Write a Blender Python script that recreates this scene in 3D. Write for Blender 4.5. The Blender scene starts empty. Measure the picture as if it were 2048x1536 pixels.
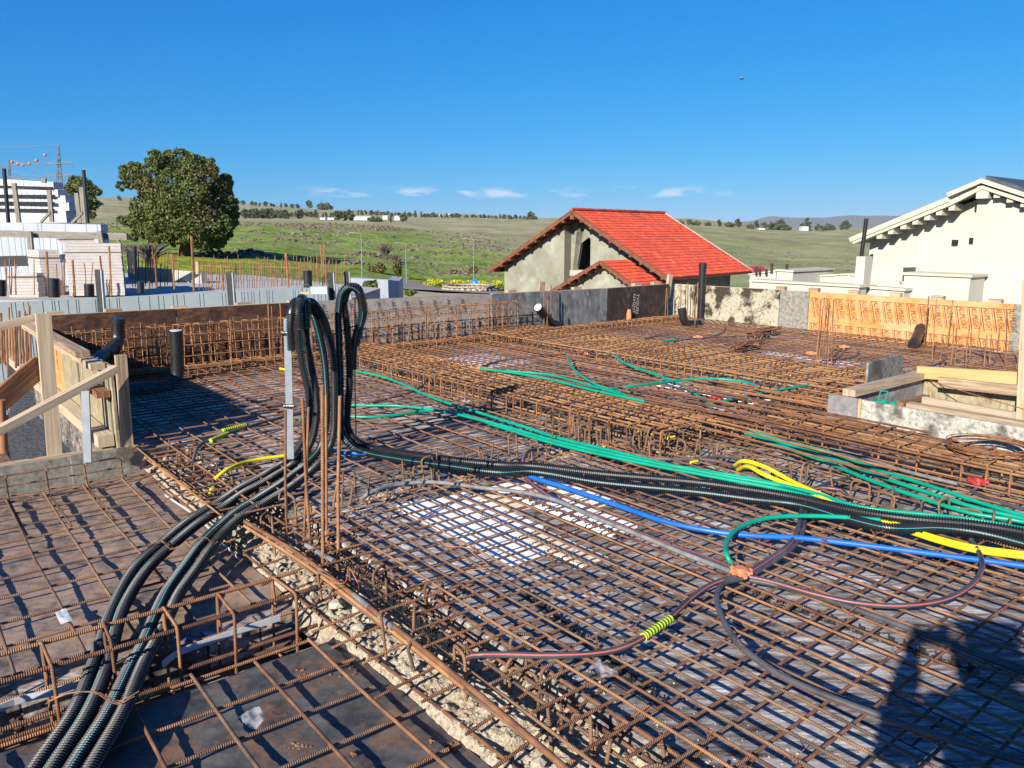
import bpy, math, random
import numpy as np
from mathutils import Vector, Matrix, noise
from math import sin, cos, tan, radians, pi, sqrt, atan2, hypot
rnd = random.Random(7)
S = bpy.context.scene
COL = S.collection
# ------------------------------------------------------------------ camera
H = 1.6; F = 1560.0; PT = radians(10.9)
cd = bpy.data.cameras.new('camera'); cam = bpy.data.objects.new('camera', cd); COL.objects.link(cam)
cam.location = (0, 0, H); cam.rotation_euler = (radians(90) - PT, 0, 0)
cd.sensor_width = 36; cd.lens = 36 * F / 2048; cd.clip_end = 60000; cd.clip_start = 0.02
S.camera = cam
S.render.resolution_x = 1024; S.render.resolution_y = 768
# ------------------------------------------------------------------ light
EXPO = 1.05
SUN_EL = radians(25.8); SUN_AZ = radians(30)      # shadows fall 30 degrees right of straight ahead
sd = bpy.data.lights.new('sun', 'SUN'); sd.energy = 5.0; sd.angle = radians(0.53); sd.color = (1.0, 0.92, 0.80)
so = bpy.data.objects.new('sun', sd); COL.objects.link(so)
SH = Vector((sin(SUN_AZ) * cos(SUN_EL), cos(SUN_AZ) * cos(SUN_EL), -sin(SUN_EL)))
so.rotation_euler = SH.to_track_quat('-Z', 'Y').to_euler(); so.location = (-5, -10, 12)
W = bpy.data.worlds.new('World'); S.world = W; W.use_nodes = True
nt = W.node_tree; nt.nodes.clear()
sky = nt.nodes.new('ShaderNodeTexSky'); sky.sky_type = 'NISHITA'; sky.sun_disc = False
sky.sun_elevation = SUN_EL; sky.sun_rotation = SUN_AZ + pi
sky.air_density = 1.0; sky.dust_density = 0.35; sky.ozone_density = 3.0; sky.altitude = 300
bg = nt.nodes.new('ShaderNodeBackground'); bg.inputs[1].default_value = 0.105
wo = nt.nodes.new('ShaderNodeOutputWorld')
tc = nt.nodes.new('ShaderNodeTexCoord')
# small low clouds along the horizon
mp = nt.nodes.new('ShaderNodeMapping'); mp.inputs['Scale'].default_value = (22, 22, 75); mp.inputs['Location'].default_value = (3.1, 0.4, 0.2)
nz = nt.nodes.new('ShaderNodeTexNoise'); nz.inputs['Scale'].default_value = 1.0; nz.inputs['Detail'].default_value = 6
sx = nt.nodes.new('ShaderNodeSeparateXYZ')
cr = nt.nodes.new('ShaderNodeValToRGB'); cr.color_ramp.elements[0].position = 0.50; cr.color_ramp.elements[1].position = 0.64
el = nt.nodes.new('ShaderNodeValToRGB')
e = el.color_ramp.elements; e[0].position = 0.043; e[0].color = (0, 0, 0, 1); e[1].position = 0.058; e[1].color = (0, 0, 0, 1)
k = e.new(0.049); k.color = (1, 1, 1, 1)
mu = nt.nodes.new('ShaderNodeMath'); mu.operation = 'MULTIPLY'
mu2 = nt.nodes.new('ShaderNodeMath'); mu2.operation = 'MULTIPLY'; mu2.inputs[1].default_value = 0.7
mx = nt.nodes.new('ShaderNodeMix'); mx.data_type = 'RGBA'; mx.inputs['B'].default_value = (4.3, 4.2, 4.6, 1)
ss = nt.nodes.new('ShaderNodeSeparateColor'); sc_ = nt.nodes.new('ShaderNodeCombineColor')
for i_, (g_c, p_c) in enumerate(((.25, 1.9), (.519, .785), (.895, .45))):   # deeper blue of a clear winter sky
    a_ = nt.nodes.new('ShaderNodeMath'); a_.operation = 'MULTIPLY'; a_.inputs[1].default_value = .125
    b_ = nt.nodes.new('ShaderNodeMath'); b_.operation = 'POWER'; b_.inputs[1].default_value = p_c
    c_ = nt.nodes.new('ShaderNodeMath'); c_.operation = 'MULTIPLY'; c_.inputs[1].default_value = g_c / (.105 * 2 ** EXPO)
    nt.links.new(ss.outputs[i_], a_.inputs[0]); nt.links.new(a_.outputs[0], b_.inputs[0]); nt.links.new(b_.outputs[0], c_.inputs[0]); nt.links.new(c_.outputs[0], sc_.inputs[i_])
L = nt.links.new
L(tc.outputs['Generated'], mp.inputs[0]); L(mp.outputs[0], nz.inputs['Vector']); L(tc.outputs['Generated'], sx.inputs[0])
L(nz.outputs[0], cr.inputs[0]); L(sx.outputs[2], el.inputs[0]); L(cr.outputs[0], mu.inputs[0]); L(el.outputs[0], mu.inputs[1])
dx = nt.nodes.new('ShaderNodeValToRGB'); e = dx.color_ramp.elements; e[0].position = .36; e[0].color = (0, 0, 0, 1); e[1].position = .66; e[1].color = (0, 0, 0, 1)
for p_ in (.40, .60): k = e.new(p_); k.color = (1, 1, 1, 1)
ma_ = nt.nodes.new('ShaderNodeMath'); ma_.operation = 'MULTIPLY_ADD'; ma_.inputs[1].default_value = .5; ma_.inputs[2].default_value = .5; L(sx.outputs[0], ma_.inputs[0]); L(ma_.outputs[0], dx.inputs[0])
m3 = nt.nodes.new('ShaderNodeMath'); m3.operation = 'MULTIPLY'; L(mu.outputs[0], m3.inputs[0]); L(dx.outputs[0], m3.inputs[1])
L(m3.outputs[0], mu2.inputs[0]); L(mu2.outputs[0], mx.inputs['Factor']); L(sky.outputs[0], ss.inputs[0]); L(sc_.outputs[0], mx.inputs['A'])
L(mx.outputs['Result'], bg.inputs[0]); L(bg.outputs[0], wo.inputs[0])
S.view_settings.view_transform = 'Standard'; S.view_settings.look = 'None'; S.view_settings.exposure = EXPO
S.view_settings.gamma = 1; S.view_settings.use_curve_mapping = False
S.render.engine = 'CYCLES'
# ------------------------------------------------------------------ frames of reference
AA = radians(51)
eA = Vector((cos(-AA), sin(-AA), 0)); eB = Vector((cos(pi / 2 - AA), sin(pi / 2 - AA), 0)); eZ = Vector((0, 0, 1))
def ray(x, y):
    u = (x - 1024) / F; v = (y - 768) / F
    return Vector((u, cos(PT) - v * sin(PT), -(sin(PT) + v * cos(PT))))
CAM = Vector((0, 0, H))
def px(x, y, z=0.0):
    d = ray(x, y); return CAM + d * ((z - H) / d.z)
def pd(x, y, d):
    r = ray(x, y); return CAM + r * (d / r.y)
def pB(x, y, b):
    r = ray(x, y); return CAM + r * (b / r.dot(eB))
def pA(x, y, a):
    r = ray(x, y); return CAM + r * (a / r.dot(eA))
def AB(a, b, z=0.0):
    return eA * a + eB * b + eZ * z
# ------------------------------------------------------------------ materials
def N(t, kind, **kw):
    n = t.nodes.new(kind)
    for k_, v_ in kw.items():
        if hasattr(n, k_): setattr(n, k_, v_)
        else: n.inputs[k_.replace('_', ' ')].default_value = v_
    return n
ALB = 0.665
def mat(name, cols, scale=5.0, stretch=(1, 1, 1), rough=0.7, bump=0.2, bscale=None, metal=0.0, detail=6, coord='Object', pos=(0.35, 0.65), bdist=0.01, spec=0.3, rot=0.0, rand=0.0, seed=0.0, nr=0.62):
    """noise driven material: cols = list of base colours"""
    cols = [tuple(q_ * ALB for q_ in c_) for c_ in cols]
    m = bpy.data.materials.new(name); m.use_nodes = True; t = m.node_tree; b = t.nodes['Principled BSDF']
    b.inputs['Roughness'].default_value = rough; b.inputs['Metallic'].default_value = metal
    b.inputs['Specular IOR Level'].default_value = spec
    tc = N(t, 'ShaderNodeTexCoord'); mp = N(t, 'ShaderNodeMapping'); mp.inputs['Scale'].default_value = stretch
    mp.inputs['Rotation'].default_value = (0, 0, rot); mp.inputs['Location'].default_value = (seed, seed * .7, 0)
    t.links.new(tc.outputs[coord], mp.inputs[0])
    n = N(t, 'ShaderNodeTexNoise'); n.inputs['Scale'].default_value = scale; n.inputs['Detail'].default_value = detail; n.inputs['Roughness'].default_value = nr
    t.links.new(mp.outputs[0], n.inputs['Vector'])
    r = N(t, 'ShaderNodeValToRGB'); el = r.color_ramp.elements
    while len(el) < len(cols): el.new(0.5)
    for i, c in enumerate(cols):
        el[i].position = pos[0] + (pos[1] - pos[0]) * i / max(1, len(cols) - 1); el[i].color = (*c, 1)
    src = n.outputs[0]
    if rand:
        oi = N(t, 'ShaderNodeObjectInfo'); ma = N(t, 'ShaderNodeMath', operation='MULTIPLY_ADD')
        ma.inputs[1].default_value = rand; t.links.new(oi.outputs['Random'], ma.inputs[0])
        sb = N(t, 'ShaderNodeMath', operation='SUBTRACT'); sb.inputs[1].default_value = rand / 2
        t.links.new(n.outputs[0], sb.inputs[0]); t.links.new(sb.outputs[0], ma.inputs[2]); src = ma.outputs[0]
    t.links.new(src, r.inputs[0]); t.links.new(r.outputs[0], b.inputs['Base Color'])
    if bump:
        n2 = N(t, 'ShaderNodeTexNoise'); n2.inputs['Scale'].default_value = bscale or scale * 3; n2.inputs['Detail'].default_value = 5
        t.links.new(mp.outputs[0], n2.inputs['Vector'])
        bp = N(t, 'ShaderNodeBump'); bp.inputs['Strength'].default_value = bump; bp.inputs['Distance'].default_value = bdist
        t.links.new(n2.outputs[0], bp.inputs['Height']); t.links.new(bp.outputs[0], b.inputs['Normal'])
    m['_ramp'] = r.name
    return m
def rib(m, pitch=0.0095, dist=0.0022, slant=0.0, strength=1.0):
    """raised ribs along a tube (uv.y is metres along it)"""
    t = m.node_tree; b = t.nodes['Principled BSDF']
    uv = N(t, 'ShaderNodeUVMap'); s = N(t, 'ShaderNodeSeparateXYZ'); t.links.new(uv.outputs[0], s.inputs[0])
    a = N(t, 'ShaderNodeMath', operation='MULTIPLY_ADD'); a.inputs[1].default_value = slant; t.links.new(s.outputs[0], a.inputs[0])
    c = N(t, 'ShaderNodeMath', operation='MULTIPLY'); c.inputs[1].default_value = 2 * pi / pitch; t.links.new(s.outputs[1], c.inputs[0])
    t.links.new(c.outputs[0], a.inputs[2])
    sn = N(t, 'ShaderNodeMath', operation='SINE'); t.links.new(a.outputs[0], sn.inputs[0])
    bp = N(t, 'ShaderNodeBump'); bp.inputs['Strength'].default_value = strength; bp.inputs['Distance'].default_value = dist
    t.links.new(sn.outputs[0], bp.inputs['Height'])
    if b.inputs['Normal'].is_linked: t.links.new(b.inputs['Normal'].links[0].from_socket, bp.inputs['Normal'])
    t.links.new(bp.outputs[0], b.inputs['Normal'])
    return m
def stripe(m, u0, w, col, n=1):
    """printed line along a tube (uv.x is the turn round it)"""
    t = m.node_tree; b = t.nodes['Principled BSDF']
    uv = N(t, 'ShaderNodeUVMap'); s = N(t, 'ShaderNodeSeparateXYZ'); t.links.new(uv.outputs[0], s.inputs[0])
    mm = N(t, 'ShaderNodeMath', operation='MULTIPLY'); mm.inputs[1].default_value = n; t.links.new(s.outputs[0], mm.inputs[0])
    fr = N(t, 'ShaderNodeMath', operation='FRACT'); t.links.new(mm.outputs[0], fr.inputs[0])
    c = N(t, 'ShaderNodeMath', operation='COMPARE'); c.inputs[1].default_value = u0; c.inputs[2].default_value = w
    t.links.new(fr.outputs[0], c.inputs[0])
    mx = N(t, 'ShaderNodeMix', data_type='RGBA'); mx.inputs['B'].default_value = (*col, 1)
    t.links.new(c.outputs[0], mx.inputs['Factor']); t.links.new(b.inputs['Base Color'].links[0].from_socket, mx.inputs['A'])
    t.links.new(mx.outputs['Result'], b.inputs['Base Color'])
    return m
M = {}
def bigstain(m, col, scale, lo, hi, fac=1.0, stretch=(1, 1, 1), rot=0.0, seed=3.0, coord='Object', detail=5, nr=.55):
    col = tuple(q_ * ALB for q_ in col)
    """second, larger patchy layer of another colour (stains, dust)"""
    t = m.node_tree; b = t.nodes['Principled BSDF']
    tc = N(t, 'ShaderNodeTexCoord'); mp = N(t, 'ShaderNodeMapping'); mp.inputs['Scale'].default_value = stretch
    mp.inputs['Rotation'].default_value = (0, 0, rot); mp.inputs['Location'].default_value = (seed, seed, seed)
    n = N(t, 'ShaderNodeTexNoise'); n.inputs['Scale'].default_value = scale; n.inputs['Detail'].default_value = detail; n.inputs['Roughness'].default_value = nr
    r = N(t, 'ShaderNodeMapRange'); r.inputs['From Min'].default_value = lo; r.inputs['From Max'].default_value = hi; r.inputs['To Max'].default_value = fac
    mx = N(t, 'ShaderNodeMix', data_type='RGBA'); mx.inputs['B'].default_value = (*col, 1)
    t.links.new(tc.outputs[coord], mp.inputs[0]); t.links.new(mp.outputs[0], n.inputs['Vector']); t.links.new(n.outputs[0], r.inputs[0])
    t.links.new(r.outputs[0], mx.inputs['Factor']); t.links.new(b.inputs['Base Color'].links[0].from_socket, mx.inputs['A'])
    t.links.new(mx.outputs['Result'], b.inputs['Base Color'])
    return m
ROTA = AA   # turns object axes so that x runs along eA
rustc = [(0.12, 0.055, 0.036), (0.29, 0.13, 0.065), (0.47, 0.235, 0.105)]
M['rebar'] = rib(mat('rusty_steel', rustc, 9, rough=.75, bump=.25, bscale=160, bdist=.002, pos=(.25, .75), rand=.34, spec=.3), 0.0078, .0011, 2.0)
M['rebar2'] = mat('rusty_steel_smooth', [(0.15, 0.07, 0.042), (0.33, 0.15, 0.07), (0.5, 0.26, 0.11)], 9, rough=.75, bump=.2, bscale=120, bdist=.002, pos=(.25, .75), rand=.3)
M['cagebar'] = rib(mat('ochre_rusty_steel', [(0.2, 0.10, 0.045), (0.38, 0.195, 0.085), (0.53, 0.295, 0.13)], 9, rough=.75, bump=.25, bscale=160, bdist=.002, pos=(.25, .75), rand=.3), 0.0078, .0011, 2.0)
M['oldbar'] = rib(mat('brown_steel', [(0.11, 0.075, 0.055), (0.26, 0.15, 0.09), (0.4, 0.22, 0.11)], 9, rough=.7, bump=.2, bscale=160, bdist=.002, pos=(.25, .75), rand=.3), 0.0078, .0011, 2.0)
M['wire'] = mat('rusty_wire', [(0.2, 0.08, 0.04), (0.45, 0.2, 0.09)], 30, rough=.6, bump=0)
M['conduit'] = stripe(mat('black_corrugated_plastic', [(0.011, 0.012, 0.015), (0.024, 0.026, 0.031)], 3, rough=.44, bump=0, spec=.45), .5, .016, (0.03, 0.36, 0.38), 2)
M['conduit_in'] = mat('green_pipe_lining', [(0.01, 0.16, 0.09), (0.02, 0.22, 0.12)], 3, rough=.5, bump=0)
M['pipe'] = stripe(mat('grey_plastic_pipe', [(0.045, 0.045, 0.055), (0.12, 0.115, 0.125)], 6, rough=.45, bump=.1), .3, .03, (.45, .09, .08), 1)
M['pipe_dusty'] = mat('dusty_grey_pipe', [(0.15, 0.15, 0.155), (0.3, 0.29, 0.28)], 14, rough=.65, bump=.1)
M['green'] = mat('green_plastic_pipe', [(0.0, 0.31, 0.19), (0.005, 0.40, 0.26)], 4, rough=.4, bump=.06, spec=.4)
M['yellow'] = mat('yellow_plastic_pipe', [(0.8, 0.66, 0.01), (0.9, 0.76, 0.02)], 4, rough=.4, bump=.05)
M['blue'] = mat('blue_plastic_pipe', [(0.01, 0.13, 0.58), (0.02, 0.19, 0.68)], 4, rough=.4, bump=.05, spec=.4)
M['lime'] = stripe(rib(mat('lime_tape', [(0.38, 0.6, 0.03), (0.6, 0.72, 0.05)], 25, rough=.5, bump=.1), .02, .002), .3, .0, (0, 0, 0))
M['orange'] = mat('orange_plastic', [(0.75, 0.22, 0.09), (0.85, 0.30, 0.14)], 8, rough=.5, bump=.1)
M['red'] = mat('red_plastic', [(0.4, 0.03, 0.03), (0.55, 0.06, 0.06)], 8, rough=.5, bump=.1)
M['drain'] = mat('black_drain_plastic', [(0.012, 0.012, 0.014), (0.028, 0.028, 0.03)], 4, rough=.38, bump=.06, spec=.5)
M['tape'] = mat('black_tape', [(0.008, 0.008, 0.01), (0.02, 0.02, 0.022)], 20, rough=.3, bump=.3, spec=.5)
M['galv'] = mat('galvanised_steel', [(0.42, 0.47, 0.52), (0.55, 0.6, 0.66)], 12, rough=.42, bump=.05, metal=.35)
M['timber'] = mat('raw_timber', [(0.32, 0.21, 0.13), (0.54, 0.41, 0.27), (0.66, 0.53, 0.37)], 42, coord='UV', stretch=(1, .045, 1), nr=.7, rough=.75, bump=.3, bscale=22, rand=.25)
M['timber_new'] = mat('fresh_timber', [(0.55, 0.36, 0.13), (0.72, 0.52, 0.24)], 42, coord='UV', stretch=(1, .045, 1), nr=.7, rough=.7, bump=.2, bscale=22)
M['timber_dirty'] = mat('dirty_timber', [(0.13, 0.055, 0.03), (0.3, 0.13, 0.06), (0.42, 0.24, 0.12)], 42, coord='UV', stretch=(1, .045, 1), nr=.7, rough=.8, bump=.4, bscale=30)
M['timber_grey'] = mat('grey_timber', [(0.13, 0.12, 0.10), (0.27, 0.25, 0.21), (0.4, 0.36, 0.28)], 42, coord='UV', stretch=(1, .045, 1), nr=.7, rough=.8, bump=.3, bscale=40)
M['ply_tan'] = mat('weathered_tan_plywood', [(0.16, 0.13, 0.08), (0.38, 0.32, 0.20), (0.52, 0.46, 0.31)], 26, stretch=(1, 1, .35), rough=.8, bump=.3, pos=(.3, .7))
M['ply_brown'] = bigstain(mat('brown_formwork_panel', [(0.06, 0.028, 0.018), (0.15, 0.07, 0.04), (0.25, 0.14, 0.09)], 14, stretch=(1, 1, 2.5), rough=.6, bump=.15, pos=(.3, .72)), (.035, .02, .015), 2.2, .5, .65)
M['ply_dark'] = bigstain(mat('dark_formwork_panel', [(0.08, 0.08, 0.085), (0.2, 0.2, 0.205), (0.4, 0.4, 0.4)], 12, rough=.6, bump=.15, pos=(.3, .75), stretch=(1, 1, .5)), (.32, .32, .32), 2.5, .5, .7, .7)
M['ply_black'] = bigstain(mat('black_brown_formwork_panel', [(0.035, 0.025, 0.024), (0.08, 0.055, 0.05), (0.2, 0.17, 0.15)], 16, rough=.6, bump=.15, pos=(.35, .8), stretch=(1, 1, .5)), (.03, .02, .02), 2.5, .45, .6, .6)
M['ply_yellow'] = bigstain(mat('stained_yellow_panel', [(0.36, 0.32, 0.22), (0.50, 0.455, 0.34), (0.58, 0.54, 0.43)], 20, rough=.7, bump=.15, pos=(.3, .7)), (.045, .032, .02), 2.6, .50, .57, .97, seed=8, detail=8)
M['ply_yellow'] = bigstain(M['ply_yellow'], (.1, .05, .02), 14, .6, .68, .8, seed=2)
M['ply_grey'] = bigstain(mat('grey_concrete_stained_panel', [(0.16, 0.15, 0.13), (0.3, 0.28, 0.24), (0.42, 0.4, 0.35)], 22, rough=.8, bump=.2, pos=(.3, .7)), (.09, .075, .06), 3, .55, .65, .7)
M['ply_light'] = bigstain(mat('light_printed_panel', [(0.3, 0.27, 0.24), (0.46, 0.42, 0.38), (0.5, 0.46, 0.42)], 14, rough=.7, bump=.15), (.42, .30, .24), 3, .5, .6, .6)
M['ply_orange'] = bigstain(mat('orange_formwork_panel', [(0.62, 0.24, 0.07), (0.78, 0.36, 0.12), (0.82, 0.42, 0.18)], 4, rough=.55, bump=.08, stretch=(1, 1, 2)), (.85, .5, .27), 1.8, .5, .7, .8)
M['ink'] = mat('brown_ink', [(0.13, 0.045, 0.025), (0.2, 0.075, 0.04)], 20, rough=.6, bump=0)
M['ink_grey'] = mat('grey_ink', [(0.12, 0.11, 0.1), (0.2, 0.18, 0.17)], 20, rough=.6, bump=0)
M['ink_white'] = mat('white_ink', [(0.5, 0.5, 0.5), (0.65, 0.65, 0.63)], 40, rough=.6, bump=0)
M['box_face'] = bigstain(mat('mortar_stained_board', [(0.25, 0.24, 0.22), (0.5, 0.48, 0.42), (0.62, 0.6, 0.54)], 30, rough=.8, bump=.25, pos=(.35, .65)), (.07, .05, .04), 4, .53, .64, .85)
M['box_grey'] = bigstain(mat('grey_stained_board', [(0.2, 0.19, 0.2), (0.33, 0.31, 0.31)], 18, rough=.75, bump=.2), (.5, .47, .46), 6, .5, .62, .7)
def planks(m, w, l, dark=(.02, .016, .015), mort=.012):
    t = m.node_tree; b = t.nodes['Principled BSDF']; tc = N(t, 'ShaderNodeTexCoord'); mp = N(t, 'ShaderNodeMapping'); mp.inputs['Rotation'].default_value = (0, 0, ROTA)
    br = N(t, 'ShaderNodeTexBrick'); br.inputs['Scale'].default_value = 1; br.inputs['Brick Width'].default_value = l; br.inputs['Row Height'].default_value = w; br.inputs['Mortar Size'].default_value = mort * .5; br.inputs['Mortar Smooth'].default_value = .3
    br.inputs['Color1'].default_value = (.62, .60, .60, 1); br.inputs['Color2'].default_value = (1.25, 1.25, 1.25, 1); br.inputs['Mortar'].default_value = (.12, .1, .1, 1); br.inputs['Bias'].default_value = 0
    mx = N(t, 'ShaderNodeMix', data_type='RGBA', blend_type='MULTIPLY'); mx.inputs['Factor'].default_value = 1; mx.clamp_result = False
    t.links.new(tc.outputs['Object'], mp.inputs[0]); t.links.new(mp.outputs[0], br.inputs['Vector']); t.links.new(b.inputs['Base Color'].links[0].from_socket, mx.inputs['A']); t.links.new(br.outputs['Color'], mx.inputs['B']); t.links.new(mx.outputs['Result'], b.inputs['Base Color']); return m
M['deck'] = mat('film_faced_deck', [(0.07, 0.058, 0.054), (0.24, 0.21, 0.195), (0.46, 0.43, 0.41), (0.88, 0.86, 0.82)], 22, stretch=(.2, 1.0, 1), rough=.65, bump=.3, bscale=60, pos=(.40, .62), rot=ROTA, detail=14, spec=.25, nr=.78)
M['deck'] = bigstain(M['deck'], (.19, .145, .125), 3.5, .5, .6, .45, rot=ROTA, detail=10, nr=.75)
M['deck'] = bigstain(M['deck'], (.62, .61, .60), 22, .52, .58, .75, stretch=(.07, .6, 1), rot=ROTA, seed=11, detail=12, nr=.8)
M['deck'] = planks(M['deck'], .245, 1.9)
M['deck_brown'] = planks(bigstain(mat('muddy_deck', [(0.08, 0.062, 0.055), (0.31, 0.25, 0.225), (0.54, 0.48, 0.44), (.85, .8, .76)], 18, stretch=(.25, 1.0, 1), rough=.75, bump=.3, bscale=60, pos=(.38, .64), rot=ROTA, detail=12, nr=.75), (.05, .045, .045), 2.5, .5, .6, .6, rot=ROTA, detail=10, nr=.7), .245, 2.2)
M['deck_pale'] = bigstain(mat('pale_dusty_deck', [(0.10, 0.085, 0.08), (0.38, 0.34, 0.30), (0.72, 0.68, 0.61)], 12, stretch=(.4, 1, 1), rough=.8, bump=.3, pos=(.38, .62), nr=.75, rot=ROTA, detail=10), (.06, .045, .04), 2.5, .45, .6, .7, rot=ROTA)
M['plastic'] = bigstain(mat('black_plastic_sheet', [(0.05, 0.052, 0.053), (0.10, 0.10, 0.095), (0.16, 0.155, 0.14)], 7, rough=.5, bump=.5, bscale=9, bdist=.015, pos=(.36, .66), spec=.4, nr=.7), (.27, .14, .075), 3.2, .48, .60, .9, detail=14, nr=.8)
M['agg'] = bigstain(mat('pale_aggregate', [(0.16, 0.12, 0.08), (0.46, 0.38, 0.27), (0.62, 0.54, 0.42)], 55, rough=.9, bump=1.0, bscale=110, bdist=.012, pos=(.3, .62)), (.32, .17, .09), 6, .58, .68, .5)
M['stone'] = mat('pale_broken_block', [(0.42, 0.36, 0.27), (0.6, 0.53, 0.43)], 12, rough=.9, bump=.5, bscale=50)
M['eps'] = mat('white_foam_board', [(1.12, 1.15, 1.2), (1.25, 1.27, 1.3)], 8, rough=.6, bump=.1)
M['eps_cream'] = mat('cream_foam_board', [(0.9, 0.77, 0.55), (1.05, 0.93, 0.72)], 8, rough=.7, bump=.1)
M['redboard'] = mat('reddish_board', [(0.22, 0.055, 0.04), (0.36, 0.12, 0.09)], 9, rough=.7, bump=.1)
M['spacer'] = mat('black_spacer_plastic', [(0.02, 0.022, 0.024), (0.045, 0.047, 0.05)], 20, rough=.5, bump=.1)
M['membrane'] = mat('dimpled_membrane', [(0.02, 0.02, 0.024), (0.09, 0.09, 0.10)], 9, stretch=(.6, .6, 7), rough=.42, bump=1.0, bscale=9, bdist=.03, pos=(.3, .7), spec=.5)
M['soil'] = mat('red_soil', [(0.12, 0.05, 0.025), (0.26, 0.12, 0.06), (0.36, 0.2, 0.11)], 12, rough=.95, bump=.8, bscale=25, bdist=.03)
M['icf'] = mat('pale_green_foam_wall', [(0.42, 0.5, 0.5), (0.52, 0.6, 0.59)], 1.5, rough=.7, bump=.05)
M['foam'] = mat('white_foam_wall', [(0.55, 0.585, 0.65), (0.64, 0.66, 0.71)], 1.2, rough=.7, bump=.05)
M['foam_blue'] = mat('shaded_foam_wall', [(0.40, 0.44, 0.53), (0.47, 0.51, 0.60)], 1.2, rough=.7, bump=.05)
M['block'] = mat('white_aerated_block', [(0.52, 0.475, 0.45), (0.62, 0.57, 0.54)], 5, rough=.9, bump=.1)
M['groove'] = mat('groove_shadow_grey', [(0.25, 0.29, 0.31), (0.32, 0.36, 0.38)], 2, rough=.9, bump=0)
M['conc'] = mat('pale_concrete', [(0.42, 0.4, 0.36), (0.58, 0.55, 0.5)], 1.2, rough=.9, bump=.2)
M['plaster'] = bigstain(mat('grey_green_plaster', [(0.22, 0.22, 0.17), (0.30, 0.30, 0.235), (0.38, 0.375, 0.31)], .9, rough=.9, bump=.1, pos=(.3, .7)), (.5, .49, .42), 1.6, .55, .75, .7)
M['render'] = bigstain(mat('cream_white_render', [(0.58, 0.56, 0.475), (0.64, 0.62, 0.54)], .8, rough=.85, bump=.05), (.68, .62, .5), .5, .5, .7, .45, stretch=(1, 1, .4), detail=8)
M['cream'] = mat('cream_painted_wood', [(0.60, 0.565, 0.45), (0.66, 0.62, 0.51)], 3, rough=.6, bump=.05)
M['brownwood'] = mat('brown_rafter_wood', [(0.16, 0.055, 0.028), (0.26, 0.1, 0.05)], 5, rough=.7, bump=.1)
M['dark'] = mat('dark_interior', [(0.01, 0.01, 0.012), (0.02, 0.02, 0.022)], 3, rough=.9, bump=0)
M['glass'] = mat('dark_window_glass', [(0.06, 0.08, 0.075), (0.09, 0.11, 0.1)], 1, rough=.1, bump=0, spec=.5)
M['tile'] = bigstain(bigstain(mat('red_roof_tiles', [(0.42, 0.055, 0.03), (0.60, 0.085, 0.042), (0.68, 0.14, 0.08)], 3.5, rough=.6, bump=.15, bscale=30, pos=(.3, .7)), (.85, .45, .36), 1.1, .62, .72, .55, detail=8, nr=.7), (.25, .05, .035), .7, .5, .75, .6, detail=8, seed=9)
M['greyroof'] = mat('dark_grey_roof', [(0.05, 0.055, 0.07), (0.1, 0.11, 0.14)], 4, rough=.5, bump=.3)
M['bark'] = mat('tree_bark', [(0.07, 0.05, 0.035), (0.15, 0.12, 0.09)], 6, rough=.95, bump=.5)
def leafmat(name, c0, c1, c2):
    m = mat(name, [c0, c1, c2], .6, rough=.6, bump=0, pos=(.3, .7), detail=3)
    return bigstain(m, c2, 4.0, .5, .7, .6)
M['leaf'] = leafmat('dark_green_leaves', (0.05, 0.08, 0.02), (0.11, 0.14, 0.033), (0.21, 0.225, 0.06))
M['leaf2'] = leafmat('brownish_leaves', (0.07, 0.07, 0.025), (0.14, 0.13, 0.045), (0.22, 0.18, 0.07))
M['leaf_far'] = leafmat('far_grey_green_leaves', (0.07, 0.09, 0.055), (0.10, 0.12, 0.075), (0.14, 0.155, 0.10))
M['twig'] = mat('grey_twigs', [(0.13, 0.1, 0.085), (0.24, 0.19, 0.17)], 4, rough=.9, bump=0)
M['grass'] = mat('fresh_grass', [(0.08, 0.16, 0.02), (0.16, 0.25, 0.04)], 2, rough=.9, bump=0)
M['flower'] = mat('yellow_flowers', [(0.45, 0.45, 0.02), (0.6, 0.55, 0.03)], 2, rough=.9, bump=0)
M['rock'] = mat('basalt_rock', [(0.09, 0.065, 0.05), (0.18, 0.14, 0.11), (0.28, 0.235, 0.19)], .7, rough=.95, bump=.6, bscale=2)
M['lattice'] = mat('pylon_steel', [(0.25, 0.27, 0.3), (0.32, 0.34, 0.37)], 2, rough=.6, bump=0)
M['asphalt'] = mat('road_asphalt', [(0.28, 0.245, 0.21), (0.36, 0.31, 0.27)], .3, rough=.95, bump=.1)
M['sand'] = mat('sandy_verge', [(0.42, 0.34, 0.23), (0.52, 0.44, 0.31)], .4, rough=.95, bump=.2)
M['signblue'] = mat('blue_sign_paint', [(0.01, 0.2, 0.62), (0.015, 0.25, 0.7)], 2, rough=.4, bump=0)
M['white'] = mat('white_paint', [(0.74, 0.75, 0.76), (0.8, 0.8, 0.8)], 2, rough=.6, bump=0)
M['white_p'] = mat('white_paper', [(0.62, 0.63, 0.66), (0.72, 0.73, 0.75)], 5, rough=.7, bump=.2)
M['skin'] = mat('skin', [(0.5, 0.3, 0.22), (0.55, 0.34, 0.25)], 5, rough=.55, bump=0)
M['shirt'] = mat('dark_blue_fleece', [(0.03, 0.04, 0.08), (0.05, 0.06, 0.11)], 30, rough=.9, bump=.2)
M['jeans'] = mat('blue_jeans', [(0.05, 0.07, 0.13), (0.08, 0.11, 0.19)], 40, rough=.9, bump=.2)
M['hair'] = mat('dark_hair', [(0.02, 0.014, 0.01), (0.04, 0.03, 0.02)], 40, rough=.7, bump=.3)
M['mount'] = mat('far_mountain_scrub', [(0.1, 0.11, 0.09), (0.14, 0.14, 0.11)], .001, rough=1, bump=0)
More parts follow.
